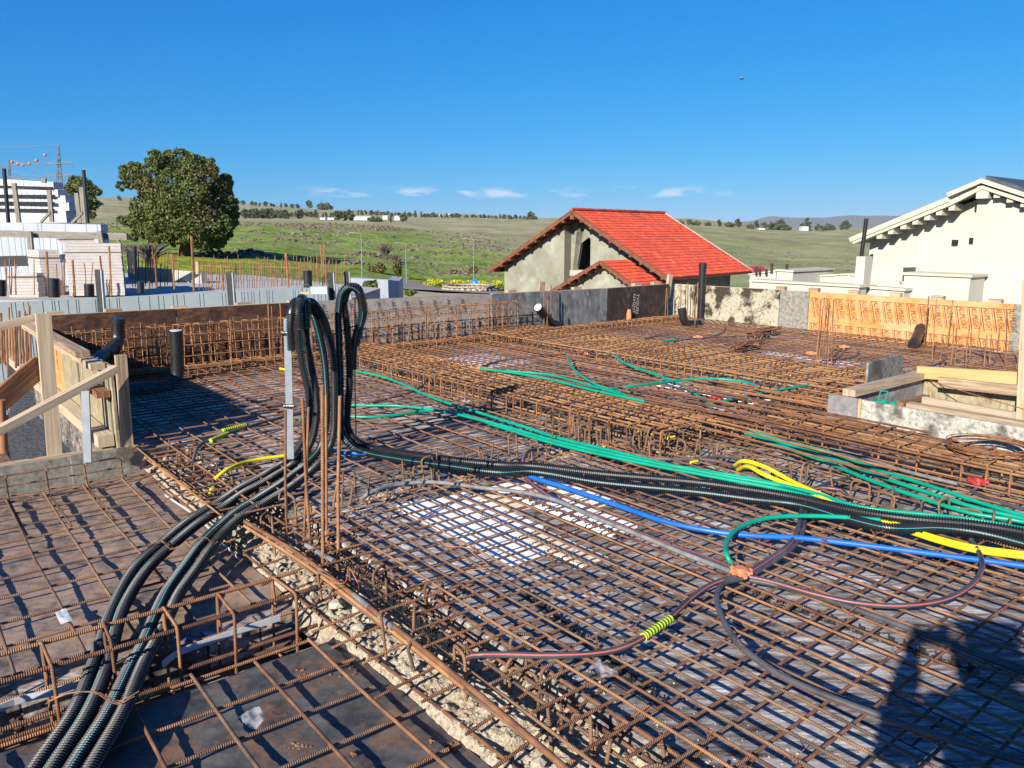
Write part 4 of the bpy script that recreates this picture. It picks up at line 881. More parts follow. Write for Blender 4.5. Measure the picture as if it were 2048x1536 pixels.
# ------------------------------------------------------------------ beam cages
def stirrup(w, h, r, axis, hook=True, m='rebar2'):
    d = np.array(axis); z = np.array((0, 0, 1.))
    pts = [d * .03 + z * h * .55, z * h, d * w + z * h, d * w, (0, 0, 0), z * (h - .012), d * .05 + z * (h - .05)]
    pts = [d * .03 + z * h * .6, d * .0 + z * h, d * w + z * h, d * w, d * 0, z * h * .98]
    mb = MB(); mb.tube(fillet(pts, .02, 3), r, 6); return mb.build('stirrup', m, smooth=True, off=(0, 0, 0))
def cage(label, a0, a1, b0, b1, z0, h, ds, nb, r=.0065, along='A', m='rebar2', extra=True, nr=.009):
    T = thing('beam_cage', label, 'bar cage', AB((a0 + a1) / 2, (b0 + b1) / 2, z0), 'reinforcement cages of the beams'); o_ = Vector(T.location)
    d, c = (eA, eB) if along == 'A' else (eB, eA)
    L0, L1, c0, c1 = (a0, a1, b0, b1) if along == 'A' else (b0, b1, a0, a1)
    P = lambda l, q, z: AB(l, q, z) if along == 'A' else AB(q, l, z)
    w = c1 - c0; src = stirrup(w, h, r, c); n = min(100, int((L1 - L0) / ds))
    src2 = stirrup(w * .62, h * 1.06, r, c)
    for i in range(n):
        s = src if i % 2 == 0 else src2; o = s if i < 2 else s.copy()
        if i >= 2: COL.objects.link(o)
        o.parent = T; o.location = P(L0 + .04 + i * (L1 - L0) / n + rnd.gauss(0, .006), c0 + (rnd.choice([0, w * .38]) if i % 2 else 0), z0) - o_; o.rotation_euler = (rnd.gauss(0, .012), rnd.gauss(0, .02), rnd.gauss(0, .03))
    lb = axis_bar('b', d, L1 - L0, nr, m).build('longitudinal_bar', 'cagebar', smooth=True, off=(0, 0, 0)); first = True
    for zz, k_ in ((z0 + h - nr - r, nb), (z0 + nr + r, max(3, nb // 2))):
        for i in range(k_):
            o = lb if first else lb.copy()
            if not first: COL.objects.link(o)
            first = False
            o.parent = T; o.location = P(L0 + rnd.uniform(-.2, .12), c0 + .012 + (w - .024) * i / (k_ - 1) + rnd.gauss(0, .006) * (0 < i < k_ - 1), zz) - o_
            o.rotation_euler = (0, 0, rnd.gauss(0, .0015))
    return T
cage('long rusty bar cage running from the rear wall past the black loops', -9.5, -3.55, 4.32, 5.08, -.03, .20, .105, 9)
cage('long rusty bar cage in front of the timber box, holding the wire coil', -3.35, 1.9, 5.30, 5.84, -.03, .19, .135, 8)
cage('farther wide bar cage parallel to the first, ending behind the timber box', -9.5, -3.85, 7.0, 8.2, -.03, .19, .115, 11)
cage('crossing bar cage left of the timber box', -4.12, -3.42, 5.05, 8.1, -.02, .15, .14, 7, along='B')
cage('low bar cage along the foot of the rear wall', -9.45, -9.1, 1.4, 11.7, -.02, .13, .13, 4, along='B', r=.0055)
for i in range(15):   # long loose bars lapping at the crossing
    b_ = 4.75 + i * .115 + rnd.uniform(-.03, .03); a0 = -5.0 + rnd.uniform(-.4, .5)
    bar('long_bar', [AB(a0, b_, .14 + rnd.uniform(0, .05)), AB(a0 + 1.3, b_ + rnd.uniform(-.05, .05), .17), AB(a0 + 2.6 + rnd.uniform(-.4, .6), b_ + rnd.uniform(-.08, .08), .15)], .0085, 'long rusty bar lapping over the crossing of the cages left of the timber box', grp='lapping bars at the cage crossing', rr=.3)
def small_cage():
    a0, a1 = -3.36, -3.16; T = thing('beam_cage', 'narrow bar cage hanging in the open trench across the black pipes', 'bar cage', AB(-3.25, -.2, -.1)); o_ = Vector(T.location)
    lb = axis_bar('b', eB, 4.0, .0095, 'rebar').build('longitudinal_bar', 'rebar', smooth=True, off=(0, 0, 0)); k_ = 0
    for (a, z) in ((a0, .015), (a1, .005), (a0, -.34), (a1, -.34), (a0 + .02, -.17), (a1, -.18)):
        o = lb if k_ == 0 else lb.copy()
        if k_: COL.objects.link(o)
        o.parent = T; o.location = AB(a, -2.6, z) - o_; k_ += 1
    s = stirrup(a1 - a0 + .03, .38, .007, eA, m='rebar')
    for i in range(17):
        o = s if i == 0 else s.copy()
        if i: COL.objects.link(o)
        o.parent = T; o.location = AB(a0 - .015, -2.45 + i * .232 + rnd.uniform(-.02, .02), -.355) - o_; o.rotation_euler = (rnd.gauss(0, .03), rnd.gauss(0, .03), rnd.gauss(0, .06))
small_cage()
# wall reinforcement standing along the rear wall
def wall_cage():
    T = thing('wall_cage', 'tall rusty bar cage standing in front of the rear formwork wall', 'bar cage', AB(-9.5, 4.5, 0)); o_ = Vector(T.location)
    mb = MB(); mb.tube(fillet([(0, 0, -.02), (0, 0, .56), tuple(eA * .16 + eZ * .575), tuple(eA * .17 + eZ * -.02)], .03, 3), .0058, 6)
    s = mb.build('stirrup', 'rebar2', smooth=True, off=(0, 0, 0)); mb = MB(); mb.tube([(0, 0, -.02), (0, 0, .6)], .0058, 6); s2 = mb.build('vertical_bar', 'rebar2', smooth=True, off=(0, 0, 0))
    n = 92; b0, b1 = 1.5, 7.85
    for i in range(n):
        src = s if i % 2 == 0 else s2; o = src if i < 2 else src.copy()
        if i >= 2: COL.objects.link(o)
        o.parent = T; o.location = AB(-9.52 + (.17 if i % 4 == 1 else 0), b0 + (b1 - b0) * i / n + rnd.gauss(0, .015), 0) - o_; o.rotation_euler = (rnd.gauss(0, .025), rnd.gauss(0, .025), rnd.gauss(0, .15))
        if i % 2: o.scale = (1, 1, rnd.uniform(.85, 1.06))
    lb = axis_bar('b', eB, b1 - b0 + .2, .0055, 'rebar2', wob=.006).build('horizontal_bar', 'rebar2', smooth=True, off=(0, 0, 0)); k_ = 0
    for a in (-9.53, -9.35):
        for z in (.07, .2, .33, .45, .56):
            o = lb if k_ == 0 else lb.copy()
            if k_: COL.objects.link(o)
            o.parent = T; o.location = AB(a, b0 - .1, z) - o_; k_ += 1
wall_cage()
for (xl, xr, yt, yb, l) in ((1117, 1131, 594, 655, 'left'), (1184, 1205, 588, 650, 'middle'), (1268, 1290, 583, 643, 'right'), (1336, 1350, 578, 640, 'corner')):
    p = px(xl, yb, 0); d = p.y; q = pd(xl - 2, yt, d); q2 = pd(xr, yt + 1, d + .15); p2 = Vector((q2.x, q2.y, 0))
    bar('tall_stirrup', [p, q, q2, p2], .006, {'left': 'tall rusty stirrup against the dark panel, nearest the slanted black pipe', 'middle': 'tall rusty stirrup in front of the grey dark panel', 'right': 'tall rusty stirrup in front of the black brown panel', 'corner': 'tall rusty stirrup in the far corner of the walls'}[l], 'rebar2', grp='tall stirrups by the dark panels')
def upright(xb, yb, xt, yt, r, label, grp=None, z=-.02, m='rebar'):
    p = px(xb, yb, z); q = pd(xt, yt, p.y); mb = MB(); k_ = (p + q) / 2 + Vector((rnd.gauss(0, .004), 0, 0)); mb.tube([p - Vector((0, 0, .05)), k_, q], r, 8)
    return tag(mb.build('upright_bar', m, smooth=True), label, 'rebar', grp)
upright(573, 1080, 571, 820, .0075, 'straight upright bar just left of the metal strip foot, front of the black loops', 'upright bars by the black loops', -.08, 'rebar2')
upright(622, 1108, 605, 797, .0085, 'ribbed upright bar leaning left in front of the black loops', 'upright bars by the black loops', -.08)
upright(606, 1089, 617, 814, .0075, 'smooth upright bar leaning right, crossing the leaning ribbed one', 'upright bars by the black loops', -.08, 'rebar2')
upright(645, 1150, 645, 770, .0095, 'thickest and tallest ribbed upright bar before the black loops', 'upright bars by the black loops', -.08)
upright(653, 1104, 652, 790, .007, 'smooth upright bar directly behind the thickest upright one', 'upright bars by the black loops', -.08, 'rebar2')
upright(676, 1140, 680, 792, .0085, 'rightmost smooth upright bar before the black loops', 'upright bars by the black loops', -.08, 'rebar2')
upright(712, 879, 710, 598, .006, 'thin dark rod tied inside the taller black loop', None, .0, 'drain')
for (a, b_, c, d_) in ((541, 735, 536, 606), (547, 734, 543, 612), (566, 730, 560, 606), (480, 706, 478, 640)):
    upright(a, b_, c, d_, .0075, 'taller rusty bar rising above the wall cage left of the metal strip', 'tall bars at the wall cage', 0, 'rebar2')
for (a, b_, c, d_) in ((1088, 668, 1088, 572), (1103, 664, 1102, 570), (1114, 660, 1115, 581), (1094, 668, 1096, 600)):
    upright(a, b_, c, d_, .0085, 'upright rusty bar beside the slanted black pipe at the dark panels', 'upright bars at the dark panels', 0, 'rebar2')
for (a, b_, c, d_) in ((1360, 640, 1362, 567), (1374, 640, 1376, 565), (1385, 640, 1388, 569), (1394, 641, 1396, 565), (1330, 640, 1333, 576), (1390, 660, 1391, 592)):
    upright(a, b_, c, d_, .0085, 'upright rusty bar in the far corner left of the tall black stack', 'upright bars in the far corner', 0, 'rebar2')
for (a, b_, c, d_) in ((1630, 741, 1642, 598), (1643, 741, 1655, 600), (1650, 738, 1659, 604), (1663, 741, 1667, 599), (1637, 738, 1646, 612), (1655, 742, 1661, 652)):
    upright(a, b_, c, d_, .0078, 'upright rusty bar in the cluster before the left end of the orange panel', 'column bars left of the timber box', .0, 'rebar2')
for (a, b_, c, d_) in ((1848, 694, 1858, 592), (1864, 731, 1873, 598), (1893, 699, 1906, 600), (1901, 735, 1908, 646), (1909, 735, 1913, 656), (1931, 738, 1939, 651), (1938, 738, 1943, 662), (1968, 738, 1974, 670), (1979, 738, 1983, 668), (2011, 740, 2014, 624), (2032, 738, 2046, 664), (1826, 683, 1829, 611), (1540, 648, 1541, 592), (1880, 730, 1886, 668), (1955, 700, 1962, 640), (1995, 704, 2001, 650)):
    upright(a, b_, c, d_, .0078, 'upright rusty bar standing before the orange panel', 'upright bars before the orange panel', .0, 'rebar2')
for k_, (x, y, w, h, n, l) in enumerate(((1525, 664, 70, 12, 26, 'rear pile of loose rusty bars before the stained yellow panel'), (1488, 693, 62, 14, 22, 'front pile of loose rusty bars nearer the crossing cage'), (1300, 770, 1, 1, 0, ''))):
    if not n: continue
    c = px(x, y, .08); T = thing('bar_pile', l, 'bar pile', c, 'piles of loose bars')
    for i in range(n):
        p = px(x - w / 2 + rnd.uniform(-9, 9) + w * .35 * rnd.random(), y + rnd.uniform(-h * .2, h), .07 + .10 * rnd.random()); q = px(x + w / 2 + rnd.uniform(-9, 9) - w * .1 * rnd.random(), y - h * .6 + rnd.uniform(-h * .4, h * .5), .08 + .08 * rnd.random())
        mb = MB(); mb.tube([p, (p + q) / 2 + Vector((0, 0, rnd.uniform(-.01, .04))), q], .008, 6); mb.build('bar', 'rebar2', T, smooth=True)
def coil():
    c = AB(-1.92, 5.66, .185); T = MB()
    for i in range(9):
        r = .25 + rnd.uniform(-.022, .022); cx = c + Vector((rnd.gauss(0, .007), rnd.gauss(0, .007), .005 * i)); k_ = rnd.uniform(0, 6)
        T.tube([cx + Vector((r * 1.0 * cos(a + k_), r * .95 * sin(a + k_), .003 * sin(2 * a + k_))) for a in np.linspace(0, 2 * pi, 50)], .0034, 5, cap=False)
    tag(T.build('wire_coil', 'wire', smooth=True), 'loose round coil of rusty tie wire lying on the cage by the timber box', 'wire coil')
coil()
# ------------------------------------------------------------------ foam boards, boards and black spacers on the deck
def flat(name, a0, a1, b0, b1, z, th, m, label, cat, grp=None, rot=0.0):
    mb = MB(); c = AB((a0 + a1) / 2, (b0 + b1) / 2, z + th / 2); ua = eA * cos(rot) + eB * sin(rot); ub = eB * cos(rot) - eA * sin(rot)
    mb.cbox(c, ua, ub, eZ, a1 - a0, b1 - b0, th); return tag(mb.build(name, m), label, cat, grp)
g_ = 'foam boards let into the deck'
flat('foam_board', -3.98, -2.84, 2.30, 2.56, DZ, .012, 'eps', 'long white foam board under the dense mat, nearest the uprights', 'foam board', g_, .0)
flat('foam_board', -3.95, -3.15, 2.57, 2.78, DZ, .014, 'eps', 'white foam board beside the cream one under the mat', 'foam board', g_)
flat('foam_board', -3.14, -2.62, 2.58, 2.76, DZ, .011, 'eps_cream', 'cream foam board under the dense mat', 'foam board', g_)
flat('foam_board', -3.90, -2.82, 2.98, 3.20, DZ, .013, 'eps', 'white foam board just below the blue pipe', 'foam board', g_, .01)
flat('foam_board', -3.92, -3.2, 3.25, 3.42, DZ, .012, 'eps', 'white foam board partly under the blue pipe', 'foam board', g_)
flat('foam_board', -3.85, -3.45, 2.80, 2.96, DZ, .010, 'eps_cream', 'small cream foam board between white ones under the grey pipes', 'foam board', g_)
flat('foam_board', -8.6, -7.6, 5.7, 6.5, DZ, .012, 'eps', 'white foam board in the far field near the dark panels', 'foam board', g_)
flat('foam_board', -5.7, -4.3, 6.55, 6.85, DZ, .012, 'eps', 'white foam board beside the farther cage', 'foam board', g_)
flat('foam_board', -6.2, -4.8, 9.2, 9.7, DZ, .012, 'eps', 'white foam board in the far field before the yellow panel', 'foam board', g_)
flat('red_board', -8.9, -7.2, 5.35, 5.6, DZ, .012, 'redboard', 'reddish board in the field between the cages, left end', 'board', 'reddish boards on the deck')
flat('red_board', -6.6, -5.9, 5.6, 6.2, DZ, .012, 'redboard', 'reddish board under the crossing green pipes', 'board', 'reddish boards on the deck')
flat('red_board', -8.2, -7.4, 3.5, 3.72, DZ, .012, 'redboard', 'reddish board behind the black loops', 'board', 'reddish boards on the deck')
flat('red_board', -6.8, -6.3, 6.5, 6.8, DZ, .012, 'redboard', 'reddish board near the farther cage', 'board', 'reddish boards on the deck')
SPM = MB()
for i in range(17):   # 1 m long black plastic bar chair
    x = i * .06; 
    for s in (-1, 1): SPM.box((x, s * .018 - .002, 0), (.05, 0, 0), (0, .004, 0), (0, 0, .006))
    SPM.box((x + .01, -.018, .001), (.008, 0, 0), (0, .036, 0), (0, 0, .005)); SPM.box((x + .02, -.003, 0), (.022, 0, 0), (0, .006, 0), (0, 0, .03))
    SPM.box((x + .035, -.018, 0.002), (.004, 0, 0), (0, .004, 0), (0, 0, .028)); SPM.box((x + .012, .014, 0.002), (.004, 0, 0), (0, .004, 0), (0, 0, .028))
spo = SPM.build('bar_spacer', 'spacer', off=(0, 0, 0)); spn = [0]
def spacer(p, q, label):
    P0 = px(*p, DZ); P1 = px(*q, DZ); L_ = (P1 - P0).length; n = max(1, int(L_ / 1.05)); d = (P1 - P0) / L_
    for i in range(n):
        o = spo if spn[0] == 0 else spo.copy()
        if spn[0]: COL.objects.link(o)
        spn[0] += 1; o.location = P0 + d * (L_ * i / n); o.rotation_euler = (0, 0, atan2(d.y, d.x)); tag(o, label, 'spacer', 'black plastic bar spacers')
spacer((690, 1130), (1130, 1480), 'black plastic spacer strip along the near edge of the dense mat')
spacer((1017, 989), (1445, 1154), 'black plastic spacer strip under the grey pipes leading to the orange box')
spacer((1478, 1178), (1990, 1362), 'black plastic spacer strip running from the orange box to the right edge')
spacer((1180, 910), (1330, 960), 'black plastic spacer strip below the green pipe pair')
spacer((1600, 1040), (2048, 1170), 'black plastic spacer strip below the blue pipe at the right')
spacer((1050, 1190), (1100, 1230), 'short black plastic spacer in the lower middle')
spacer((400, 760), (620, 850), 'black plastic spacer strip behind the left loops')
spacer((390, 890), (560, 960), 'black plastic spacer strip near the yellow pipe')
# ================================================================== PIPES AND CONDUITS
def pipe(name, pts, r, m, label, cat='pipe', grp=None, z=.07, n=10, dz=None):
    """pts: picture points on the slab (x, y[, z])"""
    P = [p if isinstance(p, Vector) else px(p[0], p[1], p[2] if len(p) > 2 else z) for p in pts]
    if not isinstance(pts[-1], Vector) and pts[-1][0] > 2100:
        d = (P[-1] - P[-2]).normalized(); P += [P[-1] + d * 1.5, P[-1] + d * 3.2 + eB * .2]
    mb = MB(); mb.tube(smooth_path(P, .04), r, n, twist=rnd.uniform(0, 6)); return tag(mb.build(name, m, smooth=True), label, cat, grp)
CR = .0275
def corr(pts, label, grp, r=CR, tapeat=(), twist=0.0, ends=True):
    """corrugated conduit with real rings"""
    Q = smooth_path(pts, .0033); k_ = np.arange(len(Q)) % 4
    R = np.where(k_ >= 2, r - .006, r + .0006)
    for (s0, s1) in tapeat:
        i0, i1 = int(s0 * len(Q)), int(s1 * len(Q)); R[i0:i1] = r + .001
    T = thing('corrugated_conduit', label, 'conduit', Q[0], grp)
    mb = MB(); mb.tube(Q, R, 14, cap=False, twist=twist); mb.build('conduit_pipe', 'conduit', T, smooth=False)
    if ends:
        e_ = MB(); d = Q[-1] - Q[-6]; d /= np.linalg.norm(d); e_.tube([Q[-1] - d * .05, Q[-1] - d * .02, Q[-1] + d * .003], r - .0075, 14, cap=False); e_.tube([Q[-1] - d * .052, Q[-1] - d * .05], r - .0078, 14); e_.build('green_lining', 'conduit_in', T, smooth=True)
    for (s0, s1) in tapeat:
        i0, i1 = int(s0 * len(Q)), int(s1 * len(Q)); t_ = MB(); t_.tube(Q[i0:i1:4], r + .0022, 14); t_.build('tape', 'tape', T, smooth=True)
    return T
def path(lst): return [px(x, y, z) for x, y, z in lst]
def dp(lst): return [pd(x, y, d) for x, y, d in lst]
foot = [px(602, 905, .07).y]
D0 = 5.32
l1 = path([(5, 1640, -.1), (74, 1531, -.1), (145, 1429, -.1), (187, 1328, -.1), (200, 1290, -.1), (228, 1210, -.1), (275, 1130, -.07), (325, 1085, -.03), (380, 1040, .0), (440, 1003, .03), (483, 975, .04), (527, 951, .05), (572, 922, .06)]) + dp([(598, 893, 5.24), (617, 848, 5.27), (618, 793, 5.3), (605, 728, 5.3), (597, 666, 5.28), (599, 625, 5.22), (597, 606, 5.1), (588, 608, 4.98), (581, 640, 4.93), (583, 700, 4.93)])
l2 = path([(40, 1640, -.1), (109, 1531, -.1), (175, 1429, -.1), (217, 1328, -.1), (225, 1290, -.1), (250, 1210, -.1), (298, 1135, -.07), (345, 1090, -.03), (400, 1045, .0), (450, 1012, .03), (490, 985, .04), (540, 958, .05), (590, 925, .06)]) + dp([(618, 893, 5.22), (632, 845, 5.26), (631, 780, 5.3), (619, 715, 5.3), (611, 666, 5.28), (612, 622, 5.2), (608, 600, 5.08), (601, 600, 4.95), (597, 622, 4.88), (600, 657, 4.88)])
l3 = path([(82, 1640, -.1), (147, 1531, -.1), (213, 1429, -.1), (263, 1328, -.1), (285, 1290, -.1), (312, 1226, -.1), (335, 1180, -.1), (370, 1130, -.08), (404, 1085, -.05), (435, 1055, -.01), (470, 1025, .02), (510, 1000, .04), (565, 965, .05), (610, 930, .06)]) + dp([(638, 899, 5.2), (652, 850, 5.24), (652, 754, 5.3), (646, 702, 5.3), (634, 650, 5.26), (622, 615, 5.18), (614, 604, 5.08), (611, 612, 4.97), (612, 634, 4.93), (613, 655, 4.93)])
l4 = path([(122, 1640, -.1), (185, 1531, -.1), (244, 1429, -.1), (287, 1328, -.1), (308, 1290, -.1), (340, 1226, -.1), (360, 1185, -.1), (395, 1135, -.08), (425, 1092, -.05), (450, 1062, -.01), (484, 1032, .02), (525, 1008, .04), (580, 975, .05), (625, 940, .06)]) + dp([(656, 902, 5.18), (667, 868, 5.22), (669, 793, 5.27), (666, 715, 5.3), (655, 665, 5.26), (640, 625, 5.2), (622, 604, 5.12), (612, 610, 5.04), (610, 630, 5.0)])
GL = 'black corrugated conduits running to the lower left'
corr(l1, 'outermost left black corrugated conduit, its open end hanging lowest beside the metal strip', GL, tapeat=((.925, .955),))
corr(l2, 'black corrugated conduit, second from the left of the four, with the front open end', GL, twist=.8, tapeat=((.925, .962),))
corr(l3, 'black corrugated conduit, third from the left of the four', GL, twist=1.9, tapeat=((.93, .965),))
corr(l4, 'black corrugated conduit, rightmost of the four, making the outer curve of the left bunch', GL, twist=3.0, tapeat=((.9, .93),))
GR = 'black corrugated conduits running to the right'
r1 = path([(2120, 1110, .08), (2048, 1088, .09), (1960, 1066, .1), (1880, 1056, .1), (1780, 1056, .1), (1700, 1038, .09), (1600, 1010, .08), (1500, 998, .08), (1400, 985, .08), (1200, 965, .08), (1060, 943, .1), (1000, 945, .1), (900, 932, .1), (800, 918, .08), (727, 903, .08)]) + dp([(698, 888, 5.28), (684, 862, 5.33), (681, 800, 5.36), (680, 740, 5.36), (678, 676, 5.36), (677, 620, 5.36), (684, 585, 5.36), (699, 573, 5.36), (716, 582, 5.38), (724, 606, 5.4), (722, 640, 5.42), (712, 670, 5.44), (707, 700, 5.44), (706, 738, 5.44)])
r2 = path([(2120, 1085, .08), (2048, 1066, .11), (1950, 1050, .12), (1800, 1036, .11), (1700, 1020, .1), (1600, 997, .1), (1500, 980, .1), (1400, 966, .1), (1200, 948, .1), (1060, 932, .1), (1000, 930, .1), (900, 920, .1), (800, 906, .09), (740, 895, .08)]) + dp([(710, 880, 5.36), (696, 855, 5.38), (695, 820, 5.4), (699, 767, 5.4), (697, 689, 5.4), (692, 637, 5.4), (688, 600, 5.4), (697, 577, 5.42), (712, 574, 5.46), (723, 592, 5.5), (728, 625, 5.5), (720, 655, 5.5), (712, 690, 5.5)])
for q_ in (r1, r2): d = (q_[0] - q_[1]).normalized(); q_[0:0] = [q_[0] + d * 3.2 + eB * .2, q_[0] + d * 1.5]
corr(r1, 'lower black corrugated conduit of the pair running right, rising into the tall loop', GR, twist=.4, tapeat=((.94, .955),))
corr(r2, 'upper black corrugated conduit of the pair running right, rising behind into the tall loop', GR, twist=2.2, tapeat=((.935, .95),))
def ties(spots, label, grp, m='wire'):
    for (x, y, z, w) in spots:
        c = px(x, y, z); mb = MB()
        for k_ in range(3):
            a = rnd.uniform(-.3, .3); d = Vector((cos(a), sin(a) * .6, 0)); mb.tube(smooth_path([c - d * w, c - d * w * .4 + Vector((0, 0, .035)), c + d * w * .4 + Vector((0, 0, .04)), c + d * w, c + d * w * 1.3 + Vector((rnd.uniform(-.03, .03), rnd.uniform(-.03, .03), .02))], .02), .0017, 4)
        tag(mb.build('tie_wire', m), label, 'tie wire', grp)
ties([(165, 1405, -.07, .13)], 'long twisted rusty wire tied across all four black conduits at the bottom left', None)
ties([(318, 1098, -.03, .07)], 'rusty wire tie around the left pair of conduits above the trench', None); ties([(404, 1090, -.02, .06)], 'rusty wire tie around the right pair of conduits above the trench', None)
ties([(605, 963, .08, .07)], 'rusty wire tie on the conduit bunch near its foot', None)
# metal strips
def strip(xb, yb, xt, yt, w, label, z=0., d_=None):
    p = px(xb, yb, z) if d_ is None else pd(xb, yb, d_); q = pd(xt, yt, p.y); u = Vector((.97, .22, 0)); mb = MB()
    mb.cbox((p + q) / 2, u, Vector((-.22, .97, 0)), (q - p).normalized(), w, .0025, (q - p).length)
    mb.cbox((p + q) / 2 + u * (w / 2 - .001) + Vector((-.22, .97, 0)) * .012, u, Vector((-.22, .97, 0)), (q - p).normalized(), .0025, .02, (q - p).length)
    return tag(mb.build('metal_strip', 'galv'), label, 'metal strip')
strip(581, 918, 574, 637, .045, 'tall shiny galvanised strip standing at the left of the black loops', .03, d_=5.1)
strip(175, 925, 170, 782, .05, 'short shiny galvanised strip standing at the front board by the left formwork', d_=5.25)
for (x, y) in ((573, 666), (578, 812)):
    mb = MB(); c = pd(x, y, 5.08); mb.tube([c - Vector((.035, 0, .0)), c + Vector((.035, 0, .0))], .013, 8); tag(mb.build('tape_knot', 'tape'), {666: 'upper', 812: 'lower'}[y] + ' knot of black tape on the tall galvanised strip', 'tape')
mb = MB(); mb.tube(smooth_path([pd(640, 660, 5.2), pd(665, 668, 5.3), pd(700, 655, 5.4), pd(718, 650, 5.4)], .02), .004, 5); tag(mb.build('tape_band', 'tape'), 'thin black band tying the two black loops together', 'tape')
# smooth conduits
GG = 'green smooth conduits'
g1 = [(712, 742), (760, 752), (800, 766), (870, 797), (980, 832), (1060, 857), (1110, 874), (1250, 908), (1340, 930), (1500, 957), (1620, 984), (1720, 1014), (1840, 1028), (1950, 1040), (2048, 1058), (2120, 1070)]
g2 = [(690, 810), (750, 811), (800, 812), (880, 822), (1000, 850), (1120, 884), (1290, 922), (1450, 952), (1610, 982), (1700, 1014), (1800, 1030), (1900, 1038), (2048, 1062), (2120, 1075)]
g3 = [(690, 832), (740, 834), (800, 829), (850, 822), (900, 823), (1000, 854), (1120, 890), (1290, 928), (1450, 958), (1600, 988), (1690, 1018), (1760, 1034), (1840, 1038), (2048, 1064), (2120, 1078)]
pipe('green_conduit', g1, .0125, 'green', 'upper green conduit curving from behind the black loops to the right edge', grp=GG, z=.085)
pipe('green_conduit', g2, .0125, 'green', 'green conduit, middle one of the three leaving the black loops', grp=GG, z=.08)
pipe('green_conduit', g3, .0125, 'green', 'green conduit, lowest of the three leaving the black loops', grp=GG, z=.065)
pipe('green_conduit', [(1468, 1136, .03), (1457, 1118), (1452, 1088), (1478, 1056), (1535, 1036), (1600, 1032), (1680, 1034), (1760, 1040)], .0125, 'green', 'green conduit making a hook to the orange junction box', grp=GG, z=.1)
for k_, (dx, dy, l) in enumerate(((0, 0, 'uppermost'), (-4, 6, 'second'), (-10, 12, 'lowest'))):
    pipe('green_conduit', [(1500 + dx, 862 + dy * .3, .1), (1535 + dx, 872 + dy * .5), (1600 + dx, 890 + dy), (1655 + dx, 903 + dy * 1.5), (1760 + dx, 940 + dy * 2), (1860 + dx, 972 + dy * 2.2), (1950 + dx, 1002 + dy * 2), (2048, 1032 + dy), (2120, 1052 + dy)], .0125, 'green', l + ' green conduit of the fan coming out under the nearer cage at the right', grp=GG, z=.09)
pipe('green_conduit', [(960, 738), (1000, 742), (1090, 757), (1180, 779), (1290, 803)], .0125, 'green', 'lower green conduit of the pair lying on the first cage', grp=GG, z=.19)
pipe('green_conduit', [(985, 740), (1040, 744), (1095, 749), (1160, 765), (1240, 788)], .011, 'green', 'upper green conduit of the pair lying on the first cage', grp=GG, z=.16)
pipe('green_conduit', [(1135, 712), (1140, 728), (1155, 745), (1190, 768), (1230, 783), (1292, 804)], .0125, 'green', 'green conduit bending down from the farther field to the first cage', grp=GG, z=.13)
pipe('green_conduit', [(1230, 702), (1236, 716), (1255, 729), (1320, 752), (1370, 774), (1400, 795), (1422, 814)], .0135, 'green', 'long green conduit crossing the middle field from the farther cage', grp=GG, z=.12)
pipe('green_conduit', [(1222, 777), (1270, 772), (1330, 764), (1380, 759), (1440, 758), (1490, 764), (1515, 773)], .0125, 'green', 'green conduit arching over the crossing one in the middle field', grp=GG, z=.14)
pipe('green_conduit', [(1430, 806), (1480, 795), (1540, 783), (1625, 769)], .0125, 'green', 'green conduit left of the timber box pointing to its corner', grp=GG, z=.14)
pipe('green_conduit', [(1308, 686), (1330, 683), (1352, 680)], .015, 'green', 'short far green conduit piece near the far orange box', grp=GG, z=.12)
pipe('green_conduit', [(600, 838), (660, 826), (690, 830)], .0125, 'green', 'short bit of green conduit behind the left bunch', grp=GG, z=.06)
GY = 'yellow conduits'
pipe('yellow_conduit', [(430, 958, .05), (452, 940), (500, 922), (550, 914), (600, 908), (640, 905)], .0125, 'yellow', 'yellow conduit arching left from the foot of the black bunch', grp=GY, z=.09)
for k_ in range(2):
    o_ = k_ * 8
    pipe('yellow_conduit', [(1468 + o_, 932 + o_, .05), (1490 + o_, 922 + o_ * 1.4, .14), (1530, 934 + o_ * 2, .13), (1590, 966 + o_), (1650, 992 + o_ * .8), (1750, 1032 + o_ * .6), (1860, 1072 + o_ * .6), (1950, 1095 + o_ * .7), (2048, 1108 + o_ * .8), (2120, 1122 + o_)], .014, 'yellow', ['upper', 'lower'][k_] + ' yellow conduit of the two passing under the black pair at the right', grp=GY, z=.075)
pipe('yellow_conduit', [(418, 990, -.02), (424, 976, .03)], .011, 'yellow', 'short yellow conduit end sticking out of the gravelly strip', grp=GY)
for (x, y) in ((1277, 863), (1297, 870), (1335, 876), (1381, 925)):
    pipe('yellow_conduit', [(x, y, .06), (x + 14, y - 3, .06)], .010, 'yellow', 'small yellow conduit end among the tangled hooks', grp=GY)
pipe('yellow_conduit', [(560, 737, .05), (575, 740, .05)], .013, 'yellow', 'small yellow conduit end left of the tall metal strip', grp=GY)
pipe('blue_conduit', [(660, 905, .04), (700, 906), (800, 910), (890, 915), (1000, 934), (1060, 953), (1130, 975), (1250, 1016), (1330, 1043), (1420, 1062), (1500, 1071), (1600, 1076), (1700, 1087), (1850, 1106), (2048, 1132), (2120, 1144)], .0145, 'blue', 'single blue conduit crossing the dense mat below the black pair', z=.065)
GP = 'grey plastic pipes with a red line'
pipe('grey_pipe', [(722, 1000, .0), (740, 985), (790, 970), (850, 964), (900, 967), (960, 975), (1040, 984), (1110, 1000), (1190, 1035), (1290, 1075), (1380, 1112), (1460, 1142)], .0125, 'pipe_dusty', 'dusty grey pipe arching from the rear ridge to the orange junction box', grp=GP, z=.07)
